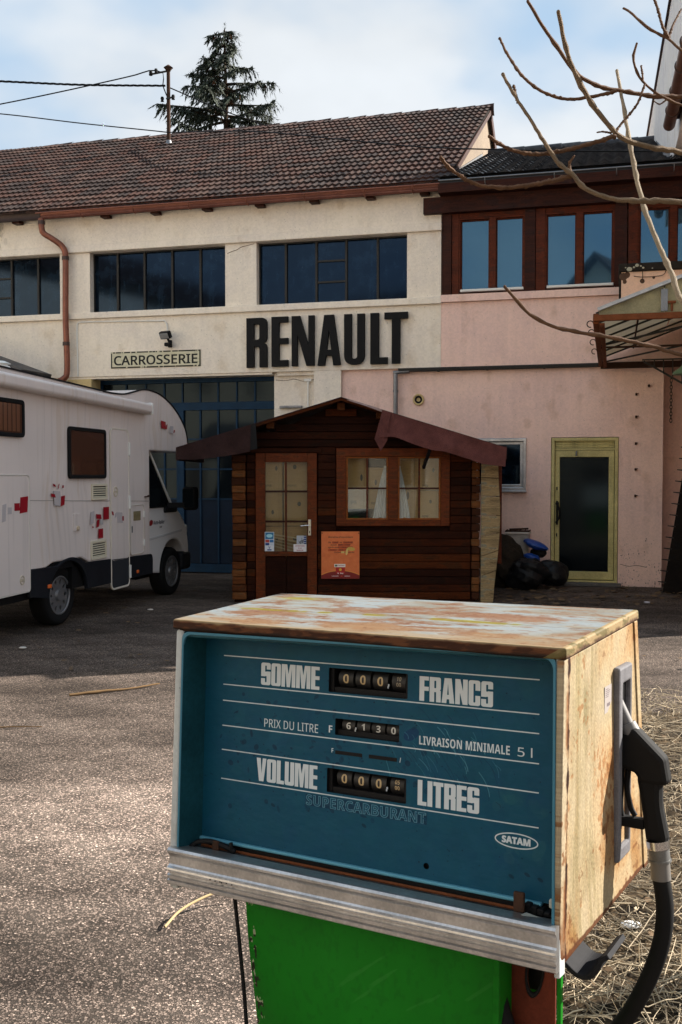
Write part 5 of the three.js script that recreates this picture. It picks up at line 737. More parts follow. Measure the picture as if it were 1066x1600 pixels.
// ================================================================ SPRUCE behind the roof
{
  const b = thing('spruce_tree', 'dark spruce with drooping boughs rising behind the tiled roof', 'tree', [-3.36, 0, -30], 0), q = rng(1234);
  part('trunk', taper([[0, 0, 0], [0.03, 5, 0.02], [-0.03, 9, 0], [0.04, 12, 0.03], [0.0, 14.45, 0]], 0.24, 0.025, 40, 9), std([0.05, 0.032, 0.022], 0.95), b);
  const P = [], limbs = [], cones = [];
  const leaf = (x, y, z, dx, dy, dz, L, w) => { const l = Math.hypot(dx, dy, dz) || 1; dx /= l; dy /= l; dz /= l; let sx = dy * 0.3 - dz, sy = dz * 0.4 - dx * 0.3, sz = dx - dy * 0.4; const sl = Math.hypot(sx, sy, sz) || 1; sx *= w / sl; sy *= w / sl; sz *= w / sl; P.push(x - sx, y - sy, z - sz, x + sx, y + sy, z + sz, x + dx * L, y + dy * L, z + dz * L); };
  const bough = (h, az, R) => {
    const n = 9, droop = 0.16 + q() * 0.24, up = (q() - 0.25) * 0.2, pts = [];
    for (let i = 0; i <= n; i++) { const t = i / n, r = R * t; pts.push([Math.cos(az) * r, h + up * r - droop * r * t * 0.9 + 0.16 * R * t * t * t, Math.sin(az) * r]); }
    limbs.push(taper(pts, 0.035 + R * 0.008, 0.008, 10, 4)[0]);
    for (let i = 0; i < R * 32; i++) {                       // hanging twigs on both sides, thicker outside
      const t = 0.16 + 0.84 * Math.pow(q(), 0.75), f = t * n, k = Math.min(n - 1, Math.floor(f)), a = pts[k], c = pts[k + 1], m = f - k;
      const x = lerp(a[0], c[0], m), y = lerp(a[1], c[1], m), z = lerp(a[2], c[2], m), side = q() > 0.5 ? 1 : -1, len = (0.12 + 0.34 * q()) * (0.55 + 0.45 * Math.sin(t * 2.6)), sa = az + side * (0.7 + q() * 0.7);
      const ex = Math.cos(sa) * len * 0.75, ez = Math.sin(sa) * len * 0.75, ey = -len * (0.5 + q() * 0.8) + 0.05;
      const s = 7 + Math.floor(len * 26);
      for (let j = 0; j < s; j++) { const u = j / s, jx = (q() - 0.5), jy = (q() - 0.6), jz = (q() - 0.5); leaf(x + ex * u, y + ey * u * (0.4 + 0.6 * u), z + ez * u, ex * 1.2 + jx * 0.5, ey * 0.8 + jy * 0.4, ez * 1.2 + jz * 0.5, 0.09 + q() * 0.08, 0.016 + q() * 0.016); }
    }
    if (q() > 0.55) for (let i = 0; i < 3; i++) { const t = 0.6 + q() * 0.35, k = Math.floor(t * n); cones.push(cyl([pts[k][0] + q() * 0.1, pts[k][1] - 0.05, pts[k][2]], [pts[k][0] + q() * 0.1, pts[k][1] - 0.19, pts[k][2]], 0.022, 0.012, 5)); }
  };
  let h = 14.35;
  while (h > 7.5) {
    const d = 14.6 - h, base = 0.14 + d * 0.68 + 0.22 * Math.sin(h * 5.3), cnt = 4 + Math.floor(q() * 3), a0 = q() * 6.28;
    for (let i = 0; i < cnt; i++) { const az = a0 + i / cnt * 6.28 + (q() - 0.5) * 0.6, right = Math.cos(az); let R = base * (0.6 + q() * 0.55); if (h < 12.9 && h > 12.15) R *= right > 0.4 ? 1.2 : right < -0.4 ? 1.05 : 0.85; if (h > 12.9 && h < 13.6) R *= 0.8; if (q() > 0.24) bough(h + (q() - 0.5) * 0.14, az, Math.max(0.12, Math.min(2.2, R))); }
    h -= 0.16 + d * 0.035 + q() * 0.05;
  }
  for (let i = 0; i < 60; i++) { const y = 13.9 + q() * 0.75, a = q() * 6.28, r = (14.75 - y) * 0.18 * q(); leaf(Math.cos(a) * r * 0.3, y, Math.sin(a) * r * 0.3, Math.cos(a), 0.5, Math.sin(a), 0.1, 0.014); }
  part('limb', limbs, std([0.045, 0.03, 0.02], 0.95), b); part('cone', cones, std([0.13, 0.06, 0.03], 0.9), b);
  const g = new THREE.BufferGeometry(); g.setAttribute('position', new THREE.Float32BufferAttribute(P, 3)); g.computeVertexNormals();
  const nm = phys([0.026, 0.040, 0.020], 0.85, { transmission: 0.12, thickness: 0 }); nm.side = THREE.DoubleSide; part('crown', g, nm, b);
}

// ================================================================ FIG TREE, bare, reaching in from the right edge
{
  const b = thing('fig_tree', 'bare fig tree with knobbly pale branches reaching in from the right', 'tree', [1.72, 0, -3.4], 0);
  const bark = std([0.27, 0.19, 0.12], 0.8, { map: sized(fineTex, 0.18), bumpMap: sized(fineBump, 0.08), bumpScale: 0.004 }), young = std([0.19, 0.10, 0.055], 0.75, { map: sized(fineTex, 0.12), bumpMap: sized(fineBump, 0.05), bumpScale: 0.003 }), pale = std([0.50, 0.41, 0.30], 0.8, { map: sized(fineTex, 0.16), bumpMap: sized(fineBump, 0.07), bumpScale: 0.004 });
  const D = (x, y, d) => [(x - 533) / 1600 * d - 1.72, 1.65 + (742 - y) / 1600 * d, 3.4 - d];
  part('trunk', [taper([[0.05, 0, 0], [0.0, 0.6, 0.05], [0.04, 1.3, 0], [0.0, 1.95, 0.05], [0.0, 2.25, 0.1]], 0.07, 0.03, 30, 10, 0.1), taper([[0.02, 1.3, 0], [0.1, 2.0, 0.05], [0.18, 2.6, 0.1], [0.24, 3.0, 0.1]], 0.045, 0.018, 24, 9, 0.1)], bark, b);
  let seed = 40;
  const br = (pts, r0, r1, mat, d, start) => { const P = pts.map((p, i) => D(p[0], p[1], d[0] + (d[1] - d[0]) * i / (pts.length - 1))); if (start) P.unshift(start); return part('branch', taper(P, r0 * 0.53, r1 * 0.5, pts.length * 9, 8, 0.26, seed++), mat, b); };
  br([[1066, 478], [1045, 428], [1020, 375], [1000, 322], [985, 262], [975, 210], [966, 163], [962, 140], [958, 120]], 0.026, 0.010, pale, [3.240, 3.360], [0.0, 1.85, 0.1]);
  br([[1066, 247], [1013, 237], [963, 220], [928, 181], [903, 143], [883, 100], [873, 60], [867, 31]], 0.026, 0.012, bark, [3.300, 3.120], [0.1, 2.3, 0.05]);
  br([[1066, 161], [1013, 159], [960, 150], [930, 144], [900, 128], [883, 110], [866, 85], [848, 60], [835, 40], [820, 15]], 0.020, 0.010, young, [3.360, 3.240], [0.2, 2.75, 0.1]);
  br([[958, 151], [918, 160], [880, 163], [845, 153], [815, 131], [790, 97], [777, 71]], 0.011, 0.008, young, [3.312, 3.360]);
  br([[957, 219], [915, 232], [870, 243], [830, 247], [795, 240], [775, 230], [762, 220]], 0.0135, 0.011, young, [3.240, 3.180]);
  br([[1066, 322], [1000, 319], [950, 315], [910, 299], [890, 278], [870, 262], [845, 226], [822, 190], [805, 165], [792, 143], [782, 125]], 0.024, 0.009, bark, [3.120, 3.240], [0.0, 2.2, 0.15]);
  br([[888, 281], [840, 292], [790, 298], [745, 294], [712, 277], [697, 265], [687, 252]], 0.0145, 0.010, young, [3.180, 3.060]);
  br([[1066, 556], [1020, 543], [960, 530], [900, 520], [860, 511], [825, 492], [803, 468], [787, 450]], 0.016, 0.0085, young, [3.000, 2.880], [0.0, 1.95, 0.3]);
  br([[1066, 94], [1038, 73], [1009, 58], [989, 42], [975, 30], [967, 26]], 0.013, 0.0075, young, [3.360, 3.420], [0.22, 2.95, 0.1]);
  br([[1037, 71], [1028, 55], [1020, 28], [1013, 10], [1007, -8]], 0.0095, 0.008, young, [3.372, 3.360]); br([[1036, 72], [1043, 52], [1050, 38], [1056, 27]], 0.008, 0.005, young, [3.372, 3.420]);
  br([[1066, 175], [1035, 163], [1003, 142], [990, 125], [983, 105], [984, 92], [988, 79]], 0.0125, 0.007, young, [3.300, 3.240], [0.15, 2.65, 0.1]);
  br([[1001, 141], [990, 170], [975, 190], [962, 205], [957, 215]], 0.0065, 0.008, young, [3.270, 3.240]); br([[998, 137], [997, 124], [995, 113]], 0.006, 0.006, young, [3.270, 3.270]);
  br([[806, 169], [801, 152], [799, 143]], 0.009, 0.008, young, [3.228, 3.228]); br([[889, 279], [886, 262], [893, 250]], 0.010, 0.006, young, [3.180, 3.168]); br([[950, 215], [937, 213], [928, 214]], 0.007, 0.004, young, [3.252, 3.252]); br([[1035, 164], [1024, 171], [1015, 166]], 0.005, 0.003, young, [3.276, 3.276]);
}

// ================================================================ STRAW, twigs and litter on the ground
{
  const q = rng(909), gs = [];
  const inside = (x, d) => { const n = fbm(x * 1.6 + 30, -d * 1.6 + 30, 999, 999, 4, 163); return x - 0.34 - 0.1 * (d - 3) - (n - 0.5) * 0.5 > -0.02 + 0.3 * q() && d < 7.2 + (n - 0.5) + q() * 0.6; };
  let tries = 0;
  while (gs.length < 7600 && tries++ < 60000) {
    const d = 2.3 + 5.6 * Math.pow(q(), 0.9), x = 0.2 + q() * (d * 0.36 + 0.6); if (!inside(x, d)) continue;
    const a = q() * Math.PI, L = 0.03 + 0.38 * q() ** 2.2, y = 0.02 + q() * 0.05, bend = (q() - 0.5) * 0.35, curl = q() < 0.06 ? 1.8 : 0.7, pts = [];
    for (let i = 0; i < 5; i++) { const t = i / 4 - 0.5, an = a + bend * curl * t * 2; pts.push([x + Math.cos(an) * t * L, Math.max(0.012, y + (q() - 0.4) * 0.03 + (q() < 0.06 ? t * 0.12 : 0)), -d + Math.sin(an) * t * L]); }
    const g = new THREE.TubeGeometry(curve(pts), 5, 0.0008 + q() * q() * 0.0026, 4); const v = q(); g.deleteAttribute('uv'); const n = g.toNonIndexed(); const tone = q() < 0.3 ? 0.22 + 0.3 * v : 0.5 + 0.9 * v, col = new Float32Array(n.attributes.position.count * 3); for (let i = 0; i < col.length; i += 3) { col[i] = 0.42 * tone; col[i + 1] = 0.335 * tone; col[i + 2] = 0.225 * tone; } n.setAttribute('color', new THREE.BufferAttribute(col, 3)); gs.push(n);
  }
  const g = mergeGeometries(gs); g.userData.done = true;
  const m = shadow(new THREE.Mesh(g, new THREE.MeshStandardMaterial({ color: 0xffffff, vertexColors: true, roughness: 0.85 }))); m.name = 'dry_straw'; m.userData = { kind: 'stuff', label: 'pale dry straw and stalks scattered on the earth right of the pump', category: 'straw' }; scene.add(m);
  const tw = std([0.16, 0.10, 0.05], 0.9), twl = std([0.45, 0.33, 0.18], 0.9);
  single('twig', taper([[-0.3, 0.012, 0.19], [-0.1, 0.02, 0.09], [0.1, 0.016, -0.03], [0.3, 0.02, -0.2]], 0.012, 0.005, 20, 6, 0.2, 3), tw, 'brown twig lying on the sunlit asphalt left of the pump', 'twig', [-1.72, 0, -7.75], 0);
  single('twig', taper([[-0.22, 0.01, 0.05], [0, 0.014, 0.0], [0.2, 0.01, -0.02]], 0.006, 0.003, 14, 5, 0.2, 4), tw, 'thin twig on the asphalt at the left edge of the picture', 'twig', [-2.15, 0, -6.6], 0);
  single('twig', tube([[-0.14, 0.01, 0.14], [-0.1, 0.03, 0.05], [-0.02, 0.045, -0.04], [0.06, 0.05, -0.1], [0.13, 0.05, -0.12]], 0.005, 20, 6), twl, 'curved pale stalk on the asphalt beside the pump foot', 'twig', [-0.5, 0, -3.8], 0);
  single('twig', taper([[-0.12, 0.02, 0.03], [0.02, 0.03, 0.0], [0.16, 0.025, -0.03]], 0.006, 0.003, 12, 5, 0.2, 9), tw, 'small dark twig on the sunlit ground right of the pump', 'twig', [2.1, 0, -8.7], 0);
  // leaf litter and scraps of paper in the shaded yard
  const fol = []; for (let i = 0; i < 420; i++) { const x = -4 + q() * 9, d = 8.5 + q() * 6.2, s = 0.012 + q() * 0.03, a = q() * 6.3; fol.push(new THREE.CircleGeometry(s, 5).scale(1, 0.55, 1).rotateX(-Math.PI / 2 + (q() - 0.5) * 0.6).rotateY(a).translate(x, 0.025, -d)); }
  for (let i = 0; i < 300; i++) { const x = 2 + q() * 2.8, d = 12.8 + q() * 1.9, s = 0.02 + q() * 0.04, a = q() * 6.3; fol.push(new THREE.CircleGeometry(s, 5).scale(1, 0.55, 1).rotateX(-Math.PI / 2 + (q() - 0.5) * 0.9).rotateY(a).translate(x, 0.03, -d)); }
  for (let i = 0; i < 420; i++) { const d = 3 + q() * 4.4, x = 0.5 + q() * d * 0.34, s = 0.008 + q() * 0.022, a = q() * 6.3; if (inside(x, d)) fol.push(new THREE.CircleGeometry(s, 6).scale(1, 0.5, 1).rotateX(-Math.PI / 2 + (q() - 0.5) * 1.2).rotateY(a).translate(x, 0.035 + q() * 0.02, -d)); }
  const lt = part('leaf_litter', fol, (() => { const mm = std([0.13, 0.085, 0.05], 0.95); mm.side = THREE.DoubleSide; return mm; })(), scene); lt.userData = { kind: 'stuff', label: 'small dead leaves scattered over the shaded yard', category: 'leaves' };
  const scrap = (label, x, d, s, rgb) => single('paper_scrap', lump(s, 1.2, 0.35, 0.8, 5 + x, 0.4, 2).translate(0, s * 0.3, 0), std(rgb, 0.7), label, 'litter', [x, 0.012, -d], 0);
  scrap('pale paper scrap on the dark asphalt behind the rear wheel', -3.0, 9.6, 0.035, [0.6, 0.58, 0.55]); scrap('white paper scrap on the ground under the motorhome nose', -2.3, 12.3, 0.045, [0.6, 0.55, 0.5]); scrap('white paper scrap on the straw at the right edge', 1.66, 5.55, 0.035, [0.7, 0.7, 0.7]); scrap('white paper scrap lying under the rear corner of the pump', 1.05, 3.65, 0.035, [0.75, 0.75, 0.75]); scrap('small pale scrap on the dark ground in front of the yellow door', 3.9, 13.0, 0.04, [0.5, 0.5, 0.55]);
}

// ================================================================ FUEL PUMP
{
  const BASE = [0.1221, 0, -2.1775], TURN = -0.5498;
  const b = thing('fuel_pump', 'old rusty fuel pump head with blue dial panel on a bright green pedestal', 'fuel pump', BASE, TURN);
  // the head is a slightly tapered, leaning box: eight measured corners [right, top, front]
  const K = { '000': V(-0.4233, 0.7693, -0.2901), '001': V(-0.4255, 0.7616, 0.2563), '010': V(-0.4471, 1.3499, -0.2071), '011': V(-0.4405, 1.335, 0.2066), '100': V(0.454, 0.808, -0.2906), '101': V(0.4518, 0.8004, 0.2558), '110': V(0.4468, 1.369, -0.2105), '111': V(0.4408, 1.3503, 0.211) };
  const H = (s, t, r) => { const o = V(); for (const k in K) o.addScaledVector(K[k], (+k[0] ? s : 1 - s) * (+k[1] ? t : 1 - t) * (+k[2] ? r : 1 - r)); return o; };
  const WX = 0.885, HY = 0.565, DZ = 0.46;
  const hex = (s0, s1, t0, t1, r0, r1, rad, uv) => {
    const g = rbox(s0 * WX, s1 * WX, t0 * HY, t1 * HY, r0 * DZ, r1 * DZ, rad, 3), p = g.attributes.position, u = new Float32Array(p.count * 2);
    for (let i = 0; i < p.count; i++) { const s = p.getX(i) / WX, t = p.getY(i) / HY, r = p.getZ(i) / DZ, q = H(s, t, r); if (uv) { const c = uv(s, t, r); u[i * 2] = c[0]; u[i * 2 + 1] = c[1]; } p.setXYZ(i, q.x, q.y, q.z); }
    if (uv) { g.setAttribute('uv', new THREE.BufferAttribute(u, 2)); g.userData.keepUV = true; }
    return g;
  };
  const mixc = (a, c, t) => a.map((x, i) => lerp(x, c[i], t));
  // ---- worn paint: chalky white lid with rust, rust edge with a highlight painted along its top, darker below, and a line of moss along the crease
  const lidTex = dataTex(1400, (x0, y0) => {
    const x = Math.min(1, x0 / 0.96), y = Math.min(1, y0 / 0.94), lip = clamp((y0 - 0.94) / 0.06), lipR = clamp((x0 - 0.96) / 0.04);
    const n1 = fbm(x0 * 6, y0 * 9, 512, 512, 6, 201), n2 = fbm(x0 * 22 + 5, y0 * 26, 512, 512, 5, 211), n3 = fbm(x0 * 110, y0 * 80, 512, 512, 3, 221), st = fbm(x0 * 4, y0 * 24, 512, 512, 5, 231);
    let c = mixc([116, 125, 130], [142, 147, 146], n2); c = mixc(c, [98, 116, 130], sstep(0.46, 0.68, n1) * 0.6); c = mixc(c, [124, 104, 76], sstep(0.40, 0.62, st * 0.4 + n1 * 0.6) * 0.5);
    const bump = (cx, cy, sx, sy) => Math.exp(-(((x - cx) / sx) ** 2) - (((y - cy) / sy) ** 2));
    const band = bump(0.35, 0.72, 0.30, 0.09) * 0.20 + bump(0.80, 0.40, 0.13, 0.10) * 0.30 + bump(0.42, 0.36, 0.16, 0.08) * 0.16 + bump(0.25, 0.9, 0.3, 0.06) * 0.14 + bump(0.55, 0.85, 0.3, 0.06) * 0.12 + bump(0.12, 0.62, 0.1, 0.07) * 0.14;
    const rust = sstep(0.475, 0.65, n1 * 0.40 + st * 0.14 + n2 * 0.30 + n3 * 0.12 + band); c = mixc(c, mixc([130, 84, 50], [98, 54, 34], n2), rust * (0.5 + 0.4 * n3));
    c = mixc(c, [98, 60, 36], sstep(0.56, 0.68, n2) * 0.35); c = mixc(c, [138, 108, 72], sstep(0.70, 0.92, y + (n1 - 0.5) * 0.5) * 0.55);
    const crease = 0.565 + 0.012 * Math.sin(x * 9) + (n2 - 0.5) * 0.03, mo = Math.exp(-(((y - crease) / 0.02) ** 2)) * sstep(0.46, 0.6, fbm(x * 16, 3.3, 512, 512, 4, 241)) * sstep(0.03, 0.1, x) * (1 - sstep(0.84, 0.9, x));
    const mo2 = Math.exp(-(((y - 0.16) / 0.04) ** 2) - (((x - 0.115) / 0.05) ** 2)); c = mixc(c, mixc([104, 94, 16], [140, 126, 22], n3), clamp(Math.max(mo * 1.4, mo2) * (0.5 + n3)));
    c = mixc(c, [52, 36, 24], Math.exp(-(((y - crease) / 0.004) ** 2)) * 0.5);
    if (n3 > 0.72) c = mixc(c, [70, 42, 28], 0.35 * rust);
    if (y0 > 0.935) { const wear = sstep(0.4, 0.6, fbm(x0 * 26, lip * 2.2, 512, 512, 5, 251)), e = [lerp(98, 62, wear), lerp(60, 34, wear), lerp(36, 21, wear)]; c = mixc(mixc([150, 128, 96], e, sstep(0.0, 0.3, lip + (n2 - 0.5) * 0.4)), [36, 24, 18], sstep(0.62, 0.95, lip + (n2 - 0.5) * 0.6)); }
    if (x0 > 0.955) { const wear = sstep(0.4, 0.62, fbm(lipR * 2.2, y0 * 22, 512, 512, 5, 257)); c = mixc(mixc([150, 128, 92], [104, 92, 56], wear), [70, 44, 26], sstep(0.5, 1, lipR + (n2 - 0.5) * 0.7)); }
    return c;
  }, true, 900);
  const sideTex = dataTex(900, (x, y) => {         // x from back to front, y up: cream enamel with rust runs and algae
    const n1 = fbm(x * 4, y * 4, 512, 512, 5, 301), run = fbm(x * 8, y * 4.4, 512, 512, 6, 311), n2 = fbm(x * 40, y * 40, 512, 512, 4, 321), wide = fbm(x * 5, y * 1.5, 512, 512, 4, 331), thin = fbm(x * 60, y * 2.4, 512, 512, 3, 337);
    let c = mixc([184, 172, 146], [194, 184, 160], n1); c = mixc(c, [172, 168, 154], sstep(0.45, 0.7, wide) * 0.65 * sstep(0.2, 0.6, x));
    c = mixc(c, [190, 148, 106], sstep(0.36, 0.66, n1 * 0.7 + wide * 0.3) * (0.2 + 0.7 * (1 - sstep(0.3, 0.7, x))));
    const o = sstep(0.52, 0.72, run * 0.6 + n1 * 0.4 + 0.05 * (1 - x) - 0.02 * y); c = mixc(c, [166, 118, 68], o * 0.42);
    const o2 = sstep(0.60, 0.74, run * 0.5 + n1 * 0.5 + 0.06 * (1 - y)); c = mixc(c, [122, 76, 42], o2 * 0.45 * (1 - 0.6 * y));
    c = mixc(c, [130, 104, 70], sstep(0.62, 0.8, thin) * 0.14);
    const al = 1.0 * Math.exp(-(((x - 0.72 + (run - 0.5) * 0.10) / 0.03) ** 2)) * sstep(0.15, 0.8, y) * sstep(0.36, 0.58, n1 * 0.5 + run * 0.5); c = mixc(c, [92, 92, 62], al * 0.85); const gz = sstep(0.52, 0.66, x) * (1 - sstep(0.86, 0.92, x)); c = mixc(c, [142, 132, 104], gz * sstep(0.42, 0.62, run) * 0.7); c = mixc(c, [112, 106, 74], gz * sstep(0.52, 0.68, fbm(x * 40, y * 3.2, 512, 512, 5, 371)) * 0.6);
    const al2 = Math.exp(-(((x - 0.82) / 0.05) ** 2)) * sstep(0.45, 1, y); c = mixc(c, [120, 118, 78], al2 * n1 * 1.2);
    const low = sstep(0.5, 0.72, n1 * 0.5 + run * 0.3 + 0.34 * Math.max(0, 0.32 - y) + 0.30 * Math.max(0, 0.35 - x)); c = mixc(c, [148, 92, 34], low * 0.7);
    const sw = fbm(3.7, y * 14, 512, 512, 5, 341), seam = Math.exp(-(((x - 0.938 + (n2 - 0.5) * 0.016) / (0.003 + 0.008 * sstep(0.4, 0.65, sw))) ** 2)); const seamW = clamp(seam * (0.75 + 1.4 * sstep(0.38, 0.6, sw)));
    const near = Math.exp(-(((x - 0.945) / 0.03) ** 2)) * sstep(0.4, 0.65, fbm(1.7, y * 12, 512, 512, 4, 351)); c = mixc(c, [138, 86, 46], near * 0.65);
    const foot = sstep(0.42, 0.62, n1 * 0.6 + 0.55 * (1 - sstep(0.0, 0.22, y)) * sstep(0.90, 0.97, x)); c = mixc(c, [84, 40, 21], foot * sstep(0.9, 0.95, x) * (1 - sstep(0.1, 0.3, y)) * 0.95);
    const top = sstep(0.5, 0.7, n2 * 0.4 + 0.5 * sstep(0.9, 1, y) + 0.3 * Math.exp(-(((x - 0.93) / 0.06) ** 2)) * sstep(0.84, 1, y)); c = mixc(c, [110, 60, 30], top * 0.7);
    c = mixc(c, [138, 104, 64], Math.exp(-(((x - 0.06) / 0.006) ** 2)) * 0.6);
    const g2 = fbm(x * 130, y * 170, 512, 512, 3, 361), drip = fbm(x * 34, y * 1.3 + 0.6 * n1, 512, 512, 4, 367), rim2 = sstep(0.946, 0.952, x);
    c = mixc(c, [186, 182, 170], rim2 * 0.75 * (1 - sstep(0.1, 0.3, y) * 0 - (1 - sstep(0.05, 0.3, y)) * 0.7));
    c = mixc(c, [120, 96, 62], sstep(0.58, 0.70, drip) * 0.30 * (1 - rim2) * sstep(0.42, 0.6, x)); c = mixc(c, [198, 188, 164], sstep(0.60, 0.72, 1 - drip) * 0.3 * (1 - rim2) * sstep(0.42, 0.6, x));
    c = mixc(c, mixc([194, 172, 134], [206, 186, 150], n1), 0.42 * (1 - low * 0.6)); c = mixc(c, [150, 92, 48], sstep(0.60, 0.70, n2 * 0.5 + n1 * 0.5) * 0.5);
    c = mixc(c, mixc([66, 32, 18], [30, 17, 12], n2), seamW); c = mixc(c, [126, 74, 38], Math.exp(-(((x - 0.952) / 0.016) ** 2)) * sstep(0.45, 0.62, fbm(9.1, y * 9, 512, 512, 4, 379)) * 0.7); c = mixc(c, [92, 46, 24], sstep(0.985, 0.995, y + (n2 - 0.5) * 0.03) * 0.8);
    c = mixc(c, mixc([112, 58, 28], [60, 32, 20], n2), sstep(0.47, 0.6, n1 * 0.5 + n2 * 0.3 + 0.45 * (1 - sstep(0.0, 0.035, y))) * (1 - sstep(0.04, 0.12, y)) * 0.8);
    if (n2 > 0.64) c = mixc(c, [98, 58, 32], 0.35 * clamp(o + o2)); const k = 0.90 + (g2 - 0.5) * 0.22; return [c[0] * k, c[1] * k * 0.985, c[2] * k * 0.955];
  }, true, 1100);
  const bumpy = { bumpMap: sized(fineBump, 0.5), bumpScale: 0.0007 };
  const lidM = new THREE.MeshPhysicalMaterial({ color: lin(0.84, 0.84, 0.84), specularIntensity: 0.4, map: lidTex, roughness: 0.72, ...bumpy }), sideM = new THREE.MeshPhysicalMaterial({ color: lin(0.82, 0.82, 0.82), specularIntensity: 0.3, map: sideTex, roughness: 0.6, ...bumpy });
  lidTex.wrapS = lidTex.wrapT = sideTex.wrapS = sideTex.wrapT = THREE.ClampToEdgeWrapping;
  part('lid', hex(-0.006, 1.006, 0.962, 1.0, -0.012, 1.012, 0.0045, (s, t, r) => [s > 1 ? 0.96 + 0.04 * clamp((1 - t) / 0.038) : clamp(s, 0.002, 1) * 0.96, r > 1.0 ? 0.94 + 0.059 * clamp((1 - t) / 0.038) : clamp(r, 0.002, 1) * 0.94]), lidM, b);
  const rs = part('side_panel', hex(0.984, 1.0, 0.0, 0.961, 0.0, 1.0, 0.004, (s, t, r) => [r, t]), sideM, b, 'cream side panel with rust runs and green algae');
  part('back_fold', hex(0.9995, 1.004, 0.0, 0.961, 0.0, 0.05, 0.003, (s, t, r) => [r, t]), sideM, rs);
  const lpaint = std([0.50, 0.53, 0.53], 0.65, { map: sized(plasterTex, 0.8), ...bumpy });
  part('side_panel', hex(0.0, 0.026, 0.0, 0.961, 0.0, 1.0, 0.008), lpaint, b);
  part('casing_panel', hex(0.026, 0.984, 0.0, 0.961, 0.0, 0.02, 0.004), sideM.clone(), b).material = lpaint;
  part('floor_panel', hex(0.026, 0.984, 0.0, 0.02, 0.02, 0.97, 0.004), M.rustDark, b);
  // ---- everything on the front is laid out in the plane of the front, x right, y up, z out
  const ex = V(1, 0.0004, 0.0048).normalize(), n = V(-0.0048, 0.0838, 0.9965).normalize(), ey = n.clone().cross(ex), rho = 0.031;
  const X = ex.clone().multiplyScalar(Math.cos(rho)).addScaledVector(ey, Math.sin(rho)), Y = n.clone().cross(X);
  const PM = new THREE.Matrix4().makeBasis(X, Y, n).setPosition(0.0067, 1.0618, 0.2324);
  const onF = (gs) => [gs].flat(9).map((g) => { const q = g.clone(); const keep = g.userData.keepUV; q.applyMatrix4(PM); q.userData.keepUV = keep; return q; });
  const Q0 = -0.07;                              // depth of the dial panel behind the front edge
  const onP = (gs) => onF([gs].flat(9).map((g) => { const q = g.clone().scale(1.014, 1.014, 1).translate(-0.0148, -0.0058, 0); q.userData.keepUV = g.userData.keepUV; return q; }));
  const teal = std([0.014, 0.085, 0.115], 0.42, { map: sized(fineTex, 0.5) }), rimBlue = std([0.05, 0.17, 0.24], 0.4);
  const rim = part('dial_surround', onF([
    poly([[-0.413, 0.0], [-0.407, -0.074], [-0.416, -0.074]], 0.47).rotateX(0).applyMatrix4(new THREE.Matrix4().makeBasis(V(1, 0, 0), V(0, 0, 1), V(0, -1, 0))).translate(0, 0.262, 0),
    poly([[0.424, 0.0], [0.427, -0.074], [0.419, -0.074]], 0.47).applyMatrix4(new THREE.Matrix4().makeBasis(V(1, 0, 0), V(0, 0, 1), V(0, -1, 0))).translate(0, 0.262, 0),
    rbox(-0.414, 0.424, 0.250, 0.258, -0.074, -0.001, 0.003),
  ]), teal, b);
  part('rim_edge', onF([poly((() => { const s = new THREE.Shape(), o = rectShape(-0.418, 0.428, -0.3, 0.262, 0.02).getPoints(10).filter((p) => p.y > -0.28), q = rectShape(-0.413, 0.423, -0.3, 0.256, 0.024).getPoints(10).filter((p) => p.y > -0.28); const cut = (P) => { const L = P.filter((p) => p.y > -0.2); return [new THREE.Vector2(Math.max(...L.map((p) => p.x)), -0.2), ...L, new THREE.Vector2(Math.min(...L.map((p) => p.x)), -0.2)]; }; s.setFromPoints([...cut(o), ...cut(q).reverse()]); return s; })(), 0.006, 0.001).translate(0, 0, -0.004)]), rimBlue, rim);
  // right and left jambs between the surround and the sides
  part('jamb', onF([rbox(0.427, 0.437, -0.29, 0.262, -0.03, -0.001, 0.003)]), lpaint, b);
  part('jamb', onF([rbox(-0.432, -0.416, -0.29, 0.252, -0.03, -0.002, 0.004)]), lpaint, b);
  part('top_jamb', onF([rbox(-0.43, 0.43, 0.262, 0.272, -0.03, -0.003, 0.003)]), M.rustDark, b);
  // ---- the printed panel
  const PX0 = -0.408, PX1 = 0.432, PY0 = -0.181, PY1 = 0.262, S = 2430, CW = Math.round((PX1 - PX0) * S), CH = Math.round((PY1 - PY0) * S);
  const px = (x) => (x - PX0) * S, py = (y) => (PY1 - y) * S;
  const G = {                                     // heavy condensed capitals, cut as slabs: [outline, cuts], x and y from 0 to 1, y down
    rr: (x0, y0, x1, y1, c = 0.16, which = [1, 1, 1, 1]) => (r) => { const cx = c, cy = c * 0.42, k = []; k.push(['M', x0 + (which[0] ? cx : 0), y0], ['L', x1 - (which[1] ? cx : 0), y0], ['Q', x1, y0, x1, y0 + (which[1] ? cy : 0)], ['L', x1, y1 - (which[2] ? cy : 0)], ['Q', x1, y1, x1 - (which[2] ? cx : 0), y1], ['L', x0 + (which[3] ? cx : 0), y1], ['Q', x0, y1, x0, y1 - (which[3] ? cy : 0)], ['L', x0, y0 + (which[0] ? cy : 0)], ['Q', x0, y0, x0 + (which[0] ? cx : 0), y0]); return k; },
    pl: (...p) => () => p.map((q, i) => [i ? 'L' : 'M', q[0], q[1]]),
  };
  const { rr: RR, pl: PL } = G, slit = (y0, y1) => RR(0.42, y0, 0.58, y1, 0.07);
